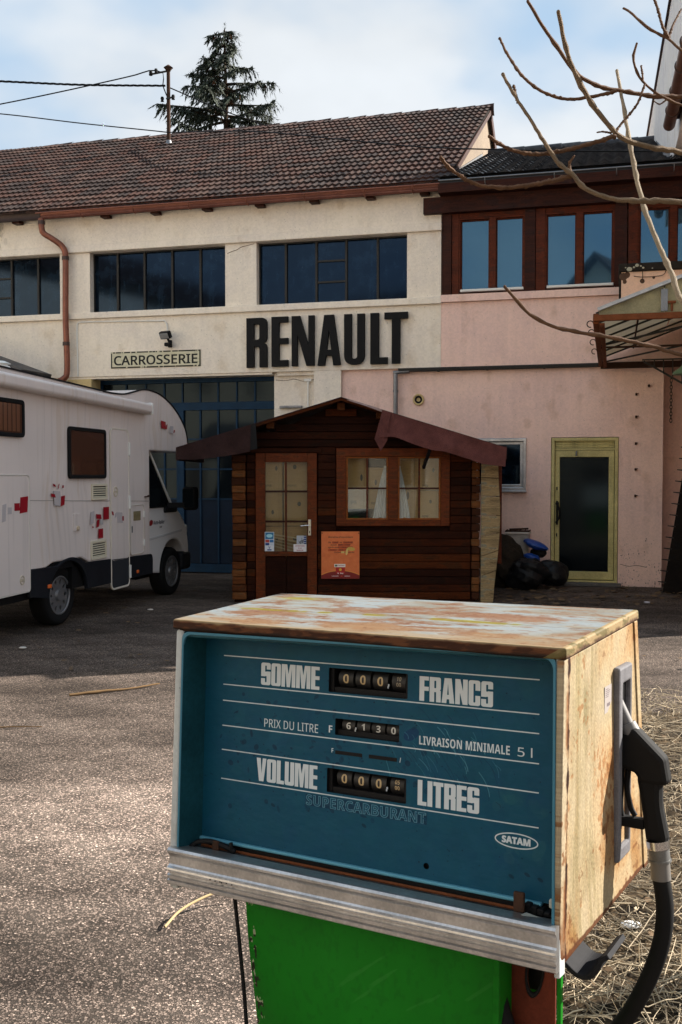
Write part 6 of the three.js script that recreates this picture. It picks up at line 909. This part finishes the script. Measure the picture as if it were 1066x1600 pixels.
  const LET = {
    S: [0.5, [RR(0, 0, 1, 1, 0.24), slit(0.13, 0.40), PL([0.58, 0.30], [1.01, 0.30], [1.01, 0.385], [0.58, 0.385]), slit(0.60, 0.87), PL([-0.01, 0.615], [0.42, 0.615], [0.42, 0.70], [-0.01, 0.70])]],
    O: [0.5, [RR(0, 0, 1, 1, 0.24), slit(0.13, 0.87)]],
    C: [0.5, [RR(0, 0, 1, 1, 0.24), slit(0.13, 0.87), PL([0.58, 0.40], [1.01, 0.40], [1.01, 0.60], [0.58, 0.60])]],
    M: [0.72, [PL([0, 0], [1, 0], [1, 1], [0, 1]), PL([0.40, -0.01], [0.60, -0.01], [0.5, 0.42]), PL([0.265, 0.2], [0.265, 1.01], [0.385, 1.01]), PL([0.735, 0.2], [0.735, 1.01], [0.615, 1.01])]],
    E: [0.42, [PL([0, 0], [1, 0], [1, 1], [0, 1]), PL([0.5, 0.15], [1.01, 0.15], [1.01, 0.41], [0.5, 0.41]), PL([0.5, 0.57], [1.01, 0.57], [1.01, 0.85], [0.5, 0.85])]],
    F: [0.42, [PL([0, 0], [1, 0], [1, 1], [0, 1]), PL([0.52, 0.16], [1.01, 0.16], [1.01, 0.41], [0.52, 0.41]), PL([0.52, 0.58], [1.01, 0.58], [1.01, 1.01], [0.52, 1.01])]],
    R: [0.5, [RR(0, 0, 1, 1, 0.2, [0, 1, 0, 0]), slit(0.14, 0.44), PL([0.42, 0.60], [0.58, 0.60], [0.58, 1.01], [0.42, 1.01]), PL([1.01, 0.47], [0.93, 0.51], [1.01, 0.55])]],
    A: [0.56, [PL([0.22, 0], [0.78, 0], [1, 1], [0.62, 1], [0.59, 0.84], [0.41, 0.84], [0.38, 1], [0, 1]), PL([0.5, 0.22], [0.565, 0.66], [0.435, 0.66])]],
    N: [0.54, [PL([0, 0], [1, 0], [1, 1], [0, 1]), PL([0.40, -0.01], [0.62, -0.01], [0.62, 0.46]), PL([0.38, 0.54], [0.38, 1.01], [0.60, 1.01])]],
    V: [0.54, [PL([0, 0], [0.42, 0], [0.52, 0.66], [0.62, 0], [1, 0], [0.74, 1], [0.28, 1])]],
    L: [0.40, [PL([0, 0], [0.52, 0], [0.52, 0.84], [1, 0.84], [1, 1], [0, 1])]],
    U: [0.5, [RR(0, 0, 1, 1, 0.24, [0, 0, 1, 1]), PL([0.42, -0.01], [0.58, -0.01], [0.58, 0.84], [0.42, 0.84])]],
    I: [0.22, [PL([0, 0], [1, 0], [1, 1], [0, 1])]],
    T: [0.44, [PL([0, 0], [1, 0], [1, 0.16], [0.75, 0.16], [0.75, 1], [0.25, 1], [0.25, 0.16], [0, 0.16])]],
  };
  const heavy = (c, word, x0, x1, y0, y1) => {    // fits the word to the box
    const gap = 0.035, tot = [...word].reduce((t, l) => t + LET[l][0] + gap, -gap), k = (x1 - x0) / tot; let x = x0;
    for (const l of word) { const [w, path] = LET[l]; c.beginPath(); for (const f of path) { for (const [o, ...a] of f()) { const P = a.map((v, i) => (i % 2 ? lerp(y0, y1, clamp(v)) : x + clamp(v) * w * k)); if (o === 'M') c.moveTo(...P); else if (o === 'L') c.lineTo(...P); else c.quadraticCurveTo(...P); } c.closePath(); } c.fill('evenodd'); x += (w + gap) * k; }
  };
  const fit = (c, s, x0, x1, yb, hgt, font) => { c.save(); c.font = font.replace('SZ', '100px'); const w = c.measureText(s).width; c.translate(x0, yb); c.scale((x1 - x0) / w, hgt / 73); c.fillText(s, 0, 0); c.restore(); };
  const panelTex = canvasTex(CW, CH, (c, w, h) => {
    const q = rng(77);
    c.fillStyle = '#0b455b'; c.fillRect(0, 0, w, h);
    for (let i = 0; i < 1600; i++) { const a = q() * 0.05; c.fillStyle = q() > 0.5 ? `rgba(60,120,140,${a * 0.7})` : `rgba(10,45,66,${a})`; c.beginPath(); c.ellipse(q() * w, q() * h, 6 + q() * 90, 4 + q() * 50, q() * 3, 0, 7); c.fill(); }
    for (let i = 0; i < 120; i++) { c.fillStyle = `rgba(6,34,56,${0.2 + q() * 0.4})`; const x = px(-0.1 + 0.3 * (q() + q() - 1)), y = py(0.02 + 0.16 * (q() + q() - 1)); c.beginPath(); c.ellipse(x, y, 3 + q() * 16, 3 + q() * 12, q() * 3, 0, 7); c.fill(); }
    c.fillStyle = 'rgba(8,42,84,.55)'; c.beginPath(); c.ellipse(px(0.122), py(0.088), 44, 26, -0.5, 0, 7); c.fill();
    c.lineCap = 'round'; for (let i = 0; i < 90; i++) { c.strokeStyle = `rgba(${q() > 0.4 ? '8,44,66' : '90,140,155'},${0.3 + q() * 0.4})`; c.lineWidth = 1 + q() * 3.5; const x = px(0.19 + 0.075 * (q() + q() - 1) * 2), y = py(0.06 + 0.05 * (q() + q() - 1) * 2), a = -1.2 + q() * 0.7, L = 20 + q() * 120; c.beginPath(); c.moveTo(x, y); c.quadraticCurveTo(x + Math.cos(a) * L * 0.5 + q() * 14, y - Math.sin(a) * L * 0.5, x + Math.cos(a) * L * 0.7, y - Math.sin(a) * L); c.stroke(); }
    for (let i = 0; i < 260; i++) { c.fillStyle = `rgba(6,30,46,${0.2 + q() * 0.5})`; c.beginPath(); c.ellipse(q() * w, q() * h, 1 + q() * 4, 1 + q() * 3, 0, 0, 7); c.fill(); }
    for (let i = 0; i < 14; i++) { c.fillStyle = `rgba(170,150,110,${0.03 + q() * 0.06})`; c.beginPath(); c.ellipse(px(0.3 + q() * 0.1), py(-0.12 + q() * 0.12), 12 + q() * 40, 10 + q() * 26, q() * 3, 0, 7); c.fill(); }
    const ink = '#c3cbd0'; c.fillStyle = ink; c.strokeStyle = ink;
    for (const y of [0.2119, 0.1502, 0.1158, 0.0622, 0.0106, -0.0511]) { c.fillRect(px(-0.338), py(y) - 2.6, px(0.381) - px(-0.338), 5.4); }
    heavy(c, 'SOMME', px(-0.2375), px(-0.0905), py(0.2035), py(0.1565)); heavy(c, 'FRANCS', px(0.1385), px(0.291), py(0.2015), py(0.1545)); heavy(c, 'VOLUME', px(-0.2445), px(-0.0915), py(0.0035), py(-0.0445)); heavy(c, 'LITRES', px(0.1375), px(0.2655), py(0.0045), py(-0.0435));
    fit(c, 'PRIX DU LITRE', px(-0.2288), px(-0.0905), py(0.0695), 0.0175 * S, '500 SZ sans-serif'); fit(c, 'F', px(-0.0678), px(-0.0565), py(0.0735), 0.0145 * S, 'bold SZ sans-serif');
    c.lineWidth = 1.2; fit(c, 'LIVRAISON MINIMALE', px(0.1378), px(0.326), py(0.0715), 0.0165 * S, 'bold SZ sans-serif'); fit(c, '5 l', px(0.338), px(0.371), py(0.0715), 0.0165 * S, '500 SZ sans-serif');
    fit(c, 'F', px(-0.0595), px(-0.0535), py(0.0345), 0.0085 * S, 'bold SZ sans-serif'); fit(c, 'l', px(0.0965), px(0.0995), py(0.0325), 0.0085 * S, 'italic bold SZ serif');
    // worn outline lettering
    c.save(); c.font = 'bold 100px sans-serif'; const sw = c.measureText('SUPERCARBURANT').width; c.fillStyle = 'rgba(8,34,58,.55)'; c.fillRect(px(-0.119), py(-0.0555), 0.277 * S, 0.023 * S); c.translate(px(-0.1184), py(-0.0770)); c.scale(0.2747 * S / sw, 0.0205 * S / 73); c.fillStyle = '#0b445a'; c.fillText('SUPERCARBURANT', 0, 0); c.lineWidth = 4; c.strokeStyle = '#5b8699'; c.strokeText('SUPERCARBURANT', 0, 0); c.restore();
    c.fillStyle = 'rgba(20,70,95,.75)'; for (let i = 0; i < 26; i++) c.fillRect(px(-0.12 + q() * 0.28), py(-0.055 - q() * 0.022), 4 + q() * 26, 2 + q() * 7);
    // maker's oval
    c.lineWidth = 5.5; c.strokeStyle = ink; c.beginPath(); c.ellipse(px(0.3388), py(-0.0806), 0.0408 * S, 0.0128 * S, 0, 0, 7); c.stroke(); c.fillStyle = ink;
    c.save(); c.lineWidth = 7; c.lineJoin = 'miter'; c.font = 'bold 100px sans-serif'; const aw = c.measureText('SATAM').width; c.translate(px(0.3105), py(-0.0862)); c.scale(0.0565 * S / aw, 0.0118 * S / 73); c.fillText('SATAM', 0, 0); c.strokeText('SATAM', 0, 0); c.restore();
    c.fillStyle = 'rgba(8,36,54,.6)'; for (const [x, y] of [[0.36, -0.137], [0.385, -0.142], [0.33, -0.145], [0.1, -0.02], [-0.2, -0.09], [0.02, -0.1]]) { c.beginPath(); c.ellipse(px(x), py(y), 14, 8, 0.4, 0, 7); c.fill(); }
  });
  const wins = [[-0.068, 0.113, 0.155, 0.2037], [-0.051, 0.096, 0.0703, 0.1035], [-0.0683, 0.1128, -0.0455, 0.0028]];
  const ps = rectShape(PX0, PX1, PY0, PY1); for (const [a, c, d, e] of wins) ps.holes.push(new THREE.Path(rectShape(a, c, d, e, 0.003).getPoints(3)));
  ps.holes.push(new THREE.Path().absarc(0.158, -0.1555, 0.006, 0, Math.PI * 2));
  const pg = new THREE.ShapeGeometry(ps, 8).toNonIndexed(), pp = pg.attributes.position, pu = pg.attributes.uv; for (let i = 0; i < pp.count; i++) pu.setXY(i, (pp.getX(i) - PX0) / (PX1 - PX0), (pp.getY(i) - PY0) / (PY1 - PY0)); pg.translate(0, 0, Q0); pg.userData.keepUV = true;
  const panel = part('dial_panel', onP(pg), new THREE.MeshPhysicalMaterial({ map: panelTex, roughness: 0.5, specularIntensity: 0.3, bumpMap: sized(fineBump, 0.9), bumpScale: 0.0005 }), b, 'blue dial panel with white lettering and counters');
  part('panel_lip', onP([rbox(PX0, 0.39, PY0 - 0.006, PY0 + 0.001, Q0 - 0.006, Q0 + 0.008, 0.003)]), std([0.10, 0.30, 0.40], 0.4), panel);
  part('hole_back', onP([box(0.148, 0.168, -0.166, -0.145, Q0 - 0.02, Q0 - 0.012)]), M.black, panel);
  // counters: recessed black windows with number drums
  const digit = (lines, col, size, dim) => { const t = canvasTex(128, 160, (c, w, h) => { c.fillStyle = '#0c0c0d'; c.fillRect(0, 0, w, h); c.fillStyle = col; c.textAlign = 'center'; c.textBaseline = 'middle'; lines.forEach(([s, y]) => { c.save(); c.translate(w / 2, h * y); c.scale(0.86, 1); c.font = `bold ${size}px sans-serif`; c.fillText(s, 0, 0); c.restore(); }); if (dim) { c.fillStyle = 'rgba(12,12,13,.35)'; c.fillRect(0, 0, w, h); } }); return new THREE.MeshStandardMaterial({ map: t, roughness: 0.55 }); };
  const cream = '#b39c74', pale = '#bfc0bb', d0 = digit([['0', 0.5]], cream, 116), m10 = digit([['10', 0.30], ['00', 0.62]], '#8f8470', 50), m05 = digit([['05', 0.30], ['00', 0.62]], cream, 50), p6 = digit([['6', 0.5]], pale, 104), p1 = digit([['1', 0.48]], pale, 104), p3 = digit([['3', 0.5]], pale, 104), p0 = digit([['0', 0.5]], pale, 104);
  const drum = (x, y, w, r, mat, par) => { const g = new THREE.CylinderGeometry(r, r, w, 20, 1, true, -0.95, 1.9).rotateZ(Math.PI / 2), p = g.attributes.position, u = g.attributes.uv, hh = r * Math.sin(0.95); for (let i = 0; i < p.count; i++) u.setXY(i, p.getX(i) / w + 0.5, p.getY(i) / (2 * hh) + 0.5); g.translate(x, y, Q0 - 0.011 - r); g.userData.keepUV = true; return part('number_drum', onP(g), mat, par); };
  wins.forEach(([a, c, d, e], k) => {
    const T = 0.004, f = part('counter', onP([box(a - T, a, d - T, e + T, Q0 - 0.05, Q0 - 0.001), box(c, c + T, d - T, e + T, Q0 - 0.05, Q0 - 0.001), box(a, c, d - T, d, Q0 - 0.05, Q0 - 0.001), box(a, c, e, e + T, Q0 - 0.05, Q0 - 0.001), box(a, c, d, e, Q0 - 0.054, Q0 - 0.05), box(a, c, d, d + 0.010, Q0 - 0.03, Q0 - 0.010), ...(k === 1 ? [] : [box(a, a + 0.008, d, e, Q0 - 0.03, Q0 - 0.008), box(c - 0.008, c, d, e, Q0 - 0.03, Q0 - 0.008)])]), M.black, panel);
    const y = k === 0 ? 0.1825 : k === 1 ? 0.089 : -0.0175;
    if (k === 1) { [[-0.026, p6], [0.009, p1], [0.043, p3], [0.077, p0]].forEach(([x, m]) => drum(x, y, 0.030, 0.0175, m, f)); part('decimal_comma', onP([rbox(-0.0095, -0.0065, y - 0.006, y - 0.001, Q0 - 0.012, Q0 - 0.009, 0.001), rbox(-0.0105, -0.0080, y - 0.010, y - 0.005, Q0 - 0.012, Q0 - 0.009, 0.001)]), std([0.5, 0.52, 0.52], 0.6), f); }
    else { [[-0.034, d0], [0.0055, d0], [0.0455, d0]].forEach(([x, m]) => drum(x, y, 0.034, 0.021, m, f)); drum(0.087, y + 0.001, 0.030, 0.0212, k === 0 ? m10 : m05, f); part('decimal_comma', onP([rbox(0.0640, 0.0670, y - 0.008, y - 0.003, Q0 - 0.012, Q0 - 0.009, 0.001), rbox(0.0630, 0.0655, y - 0.012, y - 0.007, Q0 - 0.012, Q0 - 0.009, 0.001)]), std([0.5, 0.56, 0.62], 0.6), f); }
  });
  part('slot', onP([rbox(-0.0495, 0.0134, 0.0325, 0.0395, Q0 - 0.001, Q0 + 0.0012, 0.0008)]), M.black, panel); part('slot', onP([rbox(0.0285, 0.0915, 0.0325, 0.0398, Q0 - 0.001, Q0 + 0.0012, 0.0008)]), M.black, panel);
  // ---- tray, rusty rod and clips below the panel
  const trayTex = dataTex(512, (x, y) => { const a = fbm(x * 5, y * 5, 5, 5, 6, 401), f = fbm(x * 60, y * 60, 60, 60, 3, 409), d = sstep(0.42, 0.56, fbm(x * 3, y * 3, 3, 3, 5, 419)), v = lerp(62, 128, d) + (a - 0.5) * 60 + (f - 0.5) * 46; return [v, v * 0.98, v * 0.96]; });
  part('tray', onF([box(-0.425, 0.43, -0.218, -0.209, -0.12, -0.004)]), std([0.95, 0.95, 0.97], 0.9, { map: sized(trayTex, 0.5), bumpMap: sized(fineBump, 0.2), bumpScale: 0.004 }), b);
  part('gap_back', onF([box(-0.425, 0.43, -0.209, -0.184, -0.13, -0.118)]), M.black, b);
  parts('rod', onF([cyl([-0.4, -0.2065, -0.062], [0.345, -0.2065, -0.062], 0.0032)]), M.rust, b);
  part('rail', onF([cyl([-0.41, -0.198, -0.088], [0.39, -0.198, -0.088], 0.010)]), M.black, b);
  part('seal_strip', onF([rbox(-0.41, 0.36, -0.209, -0.197, -0.078, -0.07, 0.003), ...[0, 1, 2, 3, 4].map((i) => rbox(0.352 + i * 0.012, 0.366 + i * 0.012, -0.209, -0.189 - 0.003 * i, -0.075, -0.05, 0.004))]), M.black, b);
  part('clip', onF([rbox(0.337, 0.358, -0.204, -0.168, -0.044, -0.036, 0.003)]), M.rustDark, b); part('clip', onF([rbox(-0.352, -0.335, -0.206, -0.184, -0.044, -0.036, 0.003)]), M.rustDark, b);
  part('cable_loop', onF([tube([[-0.405, -0.205, -0.03], [-0.39, -0.193, -0.035], [-0.36, -0.188, -0.04], [-0.32, -0.195, -0.045], [-0.3, -0.203, -0.05]], 0.006, 24, 6)]), M.black, b);
  part('corner_bracket', onF([bar([0.36, -0.204, -0.03], [0.425, -0.207, -0.012], 0.016, 0.006), rbox(0.405, 0.424, -0.185, -0.168, -0.04, -0.032, 0.004)]), std([0.35, 0.36, 0.32], 0.6), b);
  // ---- ribbed aluminium bumper along the bottom
  const prof = [[-0.035, -0.203], [0.008, -0.1985], [0.015, -0.1995], [0.0185, -0.204], [0.0185, -0.2085], [0.013, -0.213], [0.0105, -0.218], [0.0105, -0.234], [0.013, -0.2375], [0.019, -0.2405], [0.0195, -0.2445], [0.0135, -0.2475], [0.0115, -0.25], [0.0115, -0.2535], [0.0165, -0.2565], [0.0165, -0.2595], [0.0112, -0.2620], [0.0112, -0.2650], [0.0155, -0.2675], [0.0155, -0.2745], [0.012, -0.277], [-0.03, -0.277]];
  part('bumper', onF([poly(prof, 0.866).rotateY(-Math.PI / 2).translate(0.436, 0, 0)]), std([0.74, 0.73, 0.73], 0.3, { metalness: 0.85, map: sized(fineTex, 0.4) }), b, 'ribbed aluminium bumper strip');
  parts('pits', onF([0, 1, 2, 3, 4, 5].map((i) => new THREE.SphereGeometry(0.0022 - (i % 2) * 0.0007, 6, 5).translate(-0.315 + i * 0.010 + (i % 3) * 0.003, -0.2475 - (i % 2) * 0.002, 0.0135))), M.black, b);
  // ---- holster on the right side, with sticker
  const yz = (shape, d, x) => poly(shape, d, 0.005).applyMatrix4(new THREE.Matrix4().makeBasis(V(0, 0, -1), V(0, 1, 0), V(1, 0, 0))).translate(x, 0, 0);      // shape x runs to the back
  const hs = rectShape(0.058, 0.146, 0.884, 1.272, 0.008); hs.holes.push(new THREE.Path(rectShape(0.082, 0.134, 0.912, 1.238, 0.004).getPoints(5)));
  const ho = part('holster', yz(hs, 0.016, 0.4445), M.greyPlastic, b); part('holster_back', box(0.4475, 0.4500, 0.90, 1.25, -0.14, -0.078), M.black, ho);
  const st = new THREE.PlaneGeometry(0.044, 0.052).rotateY(Math.PI / 2).translate(0.4475, 1.218, -0.024); st.userData.keepUV = true;
  part('sticker', st, new THREE.MeshStandardMaterial({ color: lin(0.5, 0.5, 0.5), roughness: 0.6, map: canvasTex(96, 128, (c, w, h) => { c.fillStyle = '#cfc4bf'; c.fillRect(0, 0, w, h); c.fillStyle = '#8b7d80'; for (let i = 0; i < 5; i++) c.fillRect(12, 14 + i * 9, 40 + ((i * 23) % 30), 4); c.fillRect(30, 84, 46, 16); }) }), b);
  // ---- hose hook under the right side
  const hk = new THREE.CatmullRomCurve3([[0.40, 0.792], [0.43, 0.766], [0.452, 0.752], [0.472, 0.754], [0.486, 0.770], [0.495, 0.790], [0.508, 0.800]].map((p) => V(p[0], p[1], 0))).getPoints(30), t0 = hk.map((p, i) => { const a = hk[Math.max(0, i - 1)], c = hk[Math.min(hk.length - 1, i + 1)], d = c.clone().sub(a).normalize(); return [p.x - d.y * 0.0045, p.y + d.x * 0.0045, p.x + d.y * 0.0045, p.y - d.x * 0.0045]; });
  part('hose_hook', poly([...t0.map((p) => [p[0], p[1]]), ...t0.reverse().map((p) => [p[2], p[3]])], 0.10, 0.002).translate(0, 0, 0.06), std([0.022, 0.022, 0.026], 0.75, { map: sized(fineTex, 0.2) }), b);
  // ---- green pedestal
  const greenTex = dataTex(1024, (x, y) => { const a = fbm(x * 5, y * 5, 512, 512, 6, 701), f = fbm(x * 60, y * 60, 512, 512, 3, 709), s = fbm(x * 3 + y * 5, y * 40 - x * 22, 512, 512, 4, 719); let c = mixc([12, 98, 16], [18, 116, 22], a); c = mixc(c, [10, 84, 16], sstep(0.55, 0.75, f) * 0.25); c = mixc(c, [70, 130, 62], sstep(0.72, 0.80, s) * 0.3); const ed = x < 0.035 + 0.05 * (fbm(3.3, y * 14, 512, 512, 4, 727) - 0.35); if (ed && fbm(x * 60, y * 50, 512, 512, 3, 733) > 0.6) c = f > 0.5 ? [34, 38, 26] : [140, 150, 120]; c = mixc(c, [74, 66, 44], sstep(0.5, 0.7, a * 0.5 + 0.6 * (1 - sstep(0.0, 0.22, y))) * 0.8); return c; });
  const green = phys([1, 1, 1], 0.5, { specularIntensity: 0.35, map: greenTex });
  const gsh = (() => { const nx = 36, ny = 40, g = new THREE.PlaneGeometry(1, 1, nx, ny), p = g.attributes.position; for (let j = 0; j <= ny; j++) for (let i = 0; i <= nx; i++) { const s = i / nx, t = j / ny, k = j * (nx + 1) + i, y = 0.81 * (1 - t), xl = lerp(-0.262, -0.212, t), xr = lerp(0.306, 0.285, t); const x = lerp(xl, xr, s), fold = 0.012 * sstep(0.35, 0.7, t + (0.18 - s) * 1.1) * (1 - sstep(0.0, 0.34, s - (t - 0.4) * 0.4)); p.setXYZ(k, x, y, 0.195 + 0.014 * (noise3(x * 4, y * 4, 0, 9) - 0.5) + 0.02 * Math.sin(s * Math.PI) - fold - 0.03 * sstep(0.9, 1, s) ** 2); } g.computeVertexNormals(); const bk = g.clone().translate(0, 0, -0.006), ix = bk.index.array; for (let i = 0; i < ix.length; i += 3) { const t = ix[i]; ix[i] = ix[i + 1]; ix[i + 1] = t; } bk.computeVertexNormals(); g.userData.keepUV = bk.userData.keepUV = true; return [g, bk]; })();
  const ped = part('pedestal', gsh, green, b, 'bright green pedestal sheet');
  part('pedestal_side', [rbox(0.287, 0.305, 0.02, 0.80, 0.06, 0.168, 0.004)], green, ped); part('pedestal_side', [rbox(0.428, 0.436, 0.02, 0.80, 0.188, 0.202, 0.003)], green, ped); part('pedestal_side', [rbox(-0.215, -0.209, 0.02, 0.78, -0.05, 0.15, 0.003), rbox(-0.209, 0.32, 0.02, 0.79, -0.05, -0.044, 0.003)], green, ped);
  const pl = rectShape(0.2, 0.392, 0.02, 0.80); const el = new THREE.Path(); el.absellipse(0.352, 0.712, 0.015, 0.045, 0, Math.PI * 2, false, -0.12); pl.holes.push(el);
  part('slotted_plate', poly(pl, 0.006, 0.001).translate(0, 0, 0.10), std([0.16, 0.035, 0.018], 0.7, { map: sized(fineTex, 0.35), ...bumpy }), b, 'red brown inner plate with an oval slot');
  part('slot_rim', [new THREE.TorusGeometry(0.03, 0.004, 8, 30).scale(0.55, 1.55, 1).rotateZ(-0.12).translate(0.352, 0.712, 0.107), box(0.32, 0.385, 0.66, 0.77, 0.07, 0.075)], M.black, b);
  part('hose_stub', tube([[0.275, 0.70, 0.115], [0.285, 0.65, 0.13], [0.31, 0.58, 0.135], [0.33, 0.48, 0.13], [0.33, 0.2, 0.12]], 0.022, 30, 10), M.rubber, b);
  part('foot_plate', rbox(-0.26, 0.46, 0.0, 0.025, -0.22, 0.22, 0.004), M.rustDark, b);

  // ================================================================ NOZZLE and hose
  const z0 = -0.045, nz = thing('fuel_nozzle', 'black fuel nozzle with hose hanging in the holster of the pump', 'fuel nozzle', [BASE[0] - 0.0187 * Math.cos(TURN) - 0.066 * Math.sin(TURN), -0.0155, BASE[2] + 0.0187 * Math.sin(TURN) - 0.066 * Math.cos(TURN)], TURN);
  const side = (pts, d, bv = 0.009) => poly(pts, d, bv).translate(0, 0, z0 - d / 2);
  const body = new THREE.Shape(); body.moveTo(0.466, 1.149); body.lineTo(0.490, 1.163); body.quadraticCurveTo(0.497, 1.166, 0.503, 1.161); body.lineTo(0.553, 1.115); body.quadraticCurveTo(0.558, 1.110, 0.5585, 1.103); body.lineTo(0.5645, 1.070); body.quadraticCurveTo(0.564, 1.060, 0.556, 1.0585); body.lineTo(0.545, 1.056); body.lineTo(0.508, 1.056); body.quadraticCurveTo(0.503, 1.070, 0.496, 1.075); body.lineTo(0.470, 1.082); body.lineTo(0.462, 1.10); body.closePath();
  part('body', side(body, 0.040, 0.010), M.rubber, nz);
  const grip = new THREE.Shape(); grip.moveTo(0.502, 1.078); grip.lineTo(0.552, 1.078); grip.quadraticCurveTo(0.548, 1.04, 0.552, 1.01); grip.lineTo(0.5635, 0.955); grip.lineTo(0.5625, 0.943); grip.lineTo(0.520, 0.943); grip.lineTo(0.514, 0.985); grip.quadraticCurveTo(0.508, 1.03, 0.502, 1.058); grip.closePath();
  part('grip', side(grip, 0.034, 0.012), M.rubber, nz);
  part('spout', [cyl([0.452, 1.222, z0], [0.486, 1.152, z0], 0.0125, 0.0135, 16), cyl([0.478, 1.168, z0], [0.488, 1.148, z0], 0.018, 0.02, 16)], std([0.13, 0.125, 0.125], 0.55, { metalness: 0.4 }), nz);
  part('trigger_guard', [tube([[0.468, 1.085, z0], [0.466, 1.03, z0], [0.468, 0.985, z0], [0.478, 0.97, z0], [0.514, 0.972, z0]], 0.0075, 30, 8), rbox(0.462, 0.518, 0.962, 0.982, z0 - 0.012, z0 + 0.012, 0.005)], M.rubber, nz);
  part('trigger', tube([[0.482, 1.075, z0], [0.48, 1.04, z0], [0.488, 1.0, z0], [0.497, 0.985, z0]], 0.006, 20, 8), M.black, nz);
  part('collar', [cyl([0.541, 0.945, z0], [0.5435, 0.929, z0], 0.0232, 0.0228, 24)], M.chrome, nz);
  part('swivel', [cyl([0.5435, 0.929, z0], [0.546, 0.907, z0], 0.0205, 0.0205, 24), cyl([0.546, 0.907, z0], [0.5465, 0.903, z0], 0.0225, 0.0225, 24)], std([0.22, 0.22, 0.215], 0.5, { metalness: 0.5, map: sized(fineTex, 0.1) }), nz);
  part('ferrule', cyl([0.5465, 0.903, z0], [0.549, 0.868, z0], 0.0188, 0.0192, 24), std([0.16, 0.15, 0.14], 0.6, { metalness: 0.3 }), nz);
  part('hose', tube([[0.5485, 0.872, z0], [0.5555, 0.83, z0], [0.557, 0.795, z0], [0.5535, 0.755, z0], [0.5455, 0.718, z0], [0.533, 0.678, z0], [0.517, 0.638, z0], [0.492, 0.585, z0], [0.455, 0.52, z0], [0.43, 0.43, z0 + 0.01], [0.42, 0.3, z0], [0.40, 0.24, z0 - 0.02], [0.36, 0.22, z0 - 0.03]], 0.0172, 110, 14), M.rubber, nz);
  single('dark_cable', tube([[0, 0.10, 0], [0.012, 0.0, 0.005], [0.03, -0.1, 0.012], [0.052, -0.24, 0.02], [0.07, -0.42, 0.03], [0.09, -0.62, 0.04], [0.1, -0.74, 0.1]], 0.0042, 50, 6), M.black, 'thin dark cable hanging from the pump head left of the green pedestal', 'cable', [-0.235, 0.765, -2.16], TURN);
}

renderer.render(scene, camera);
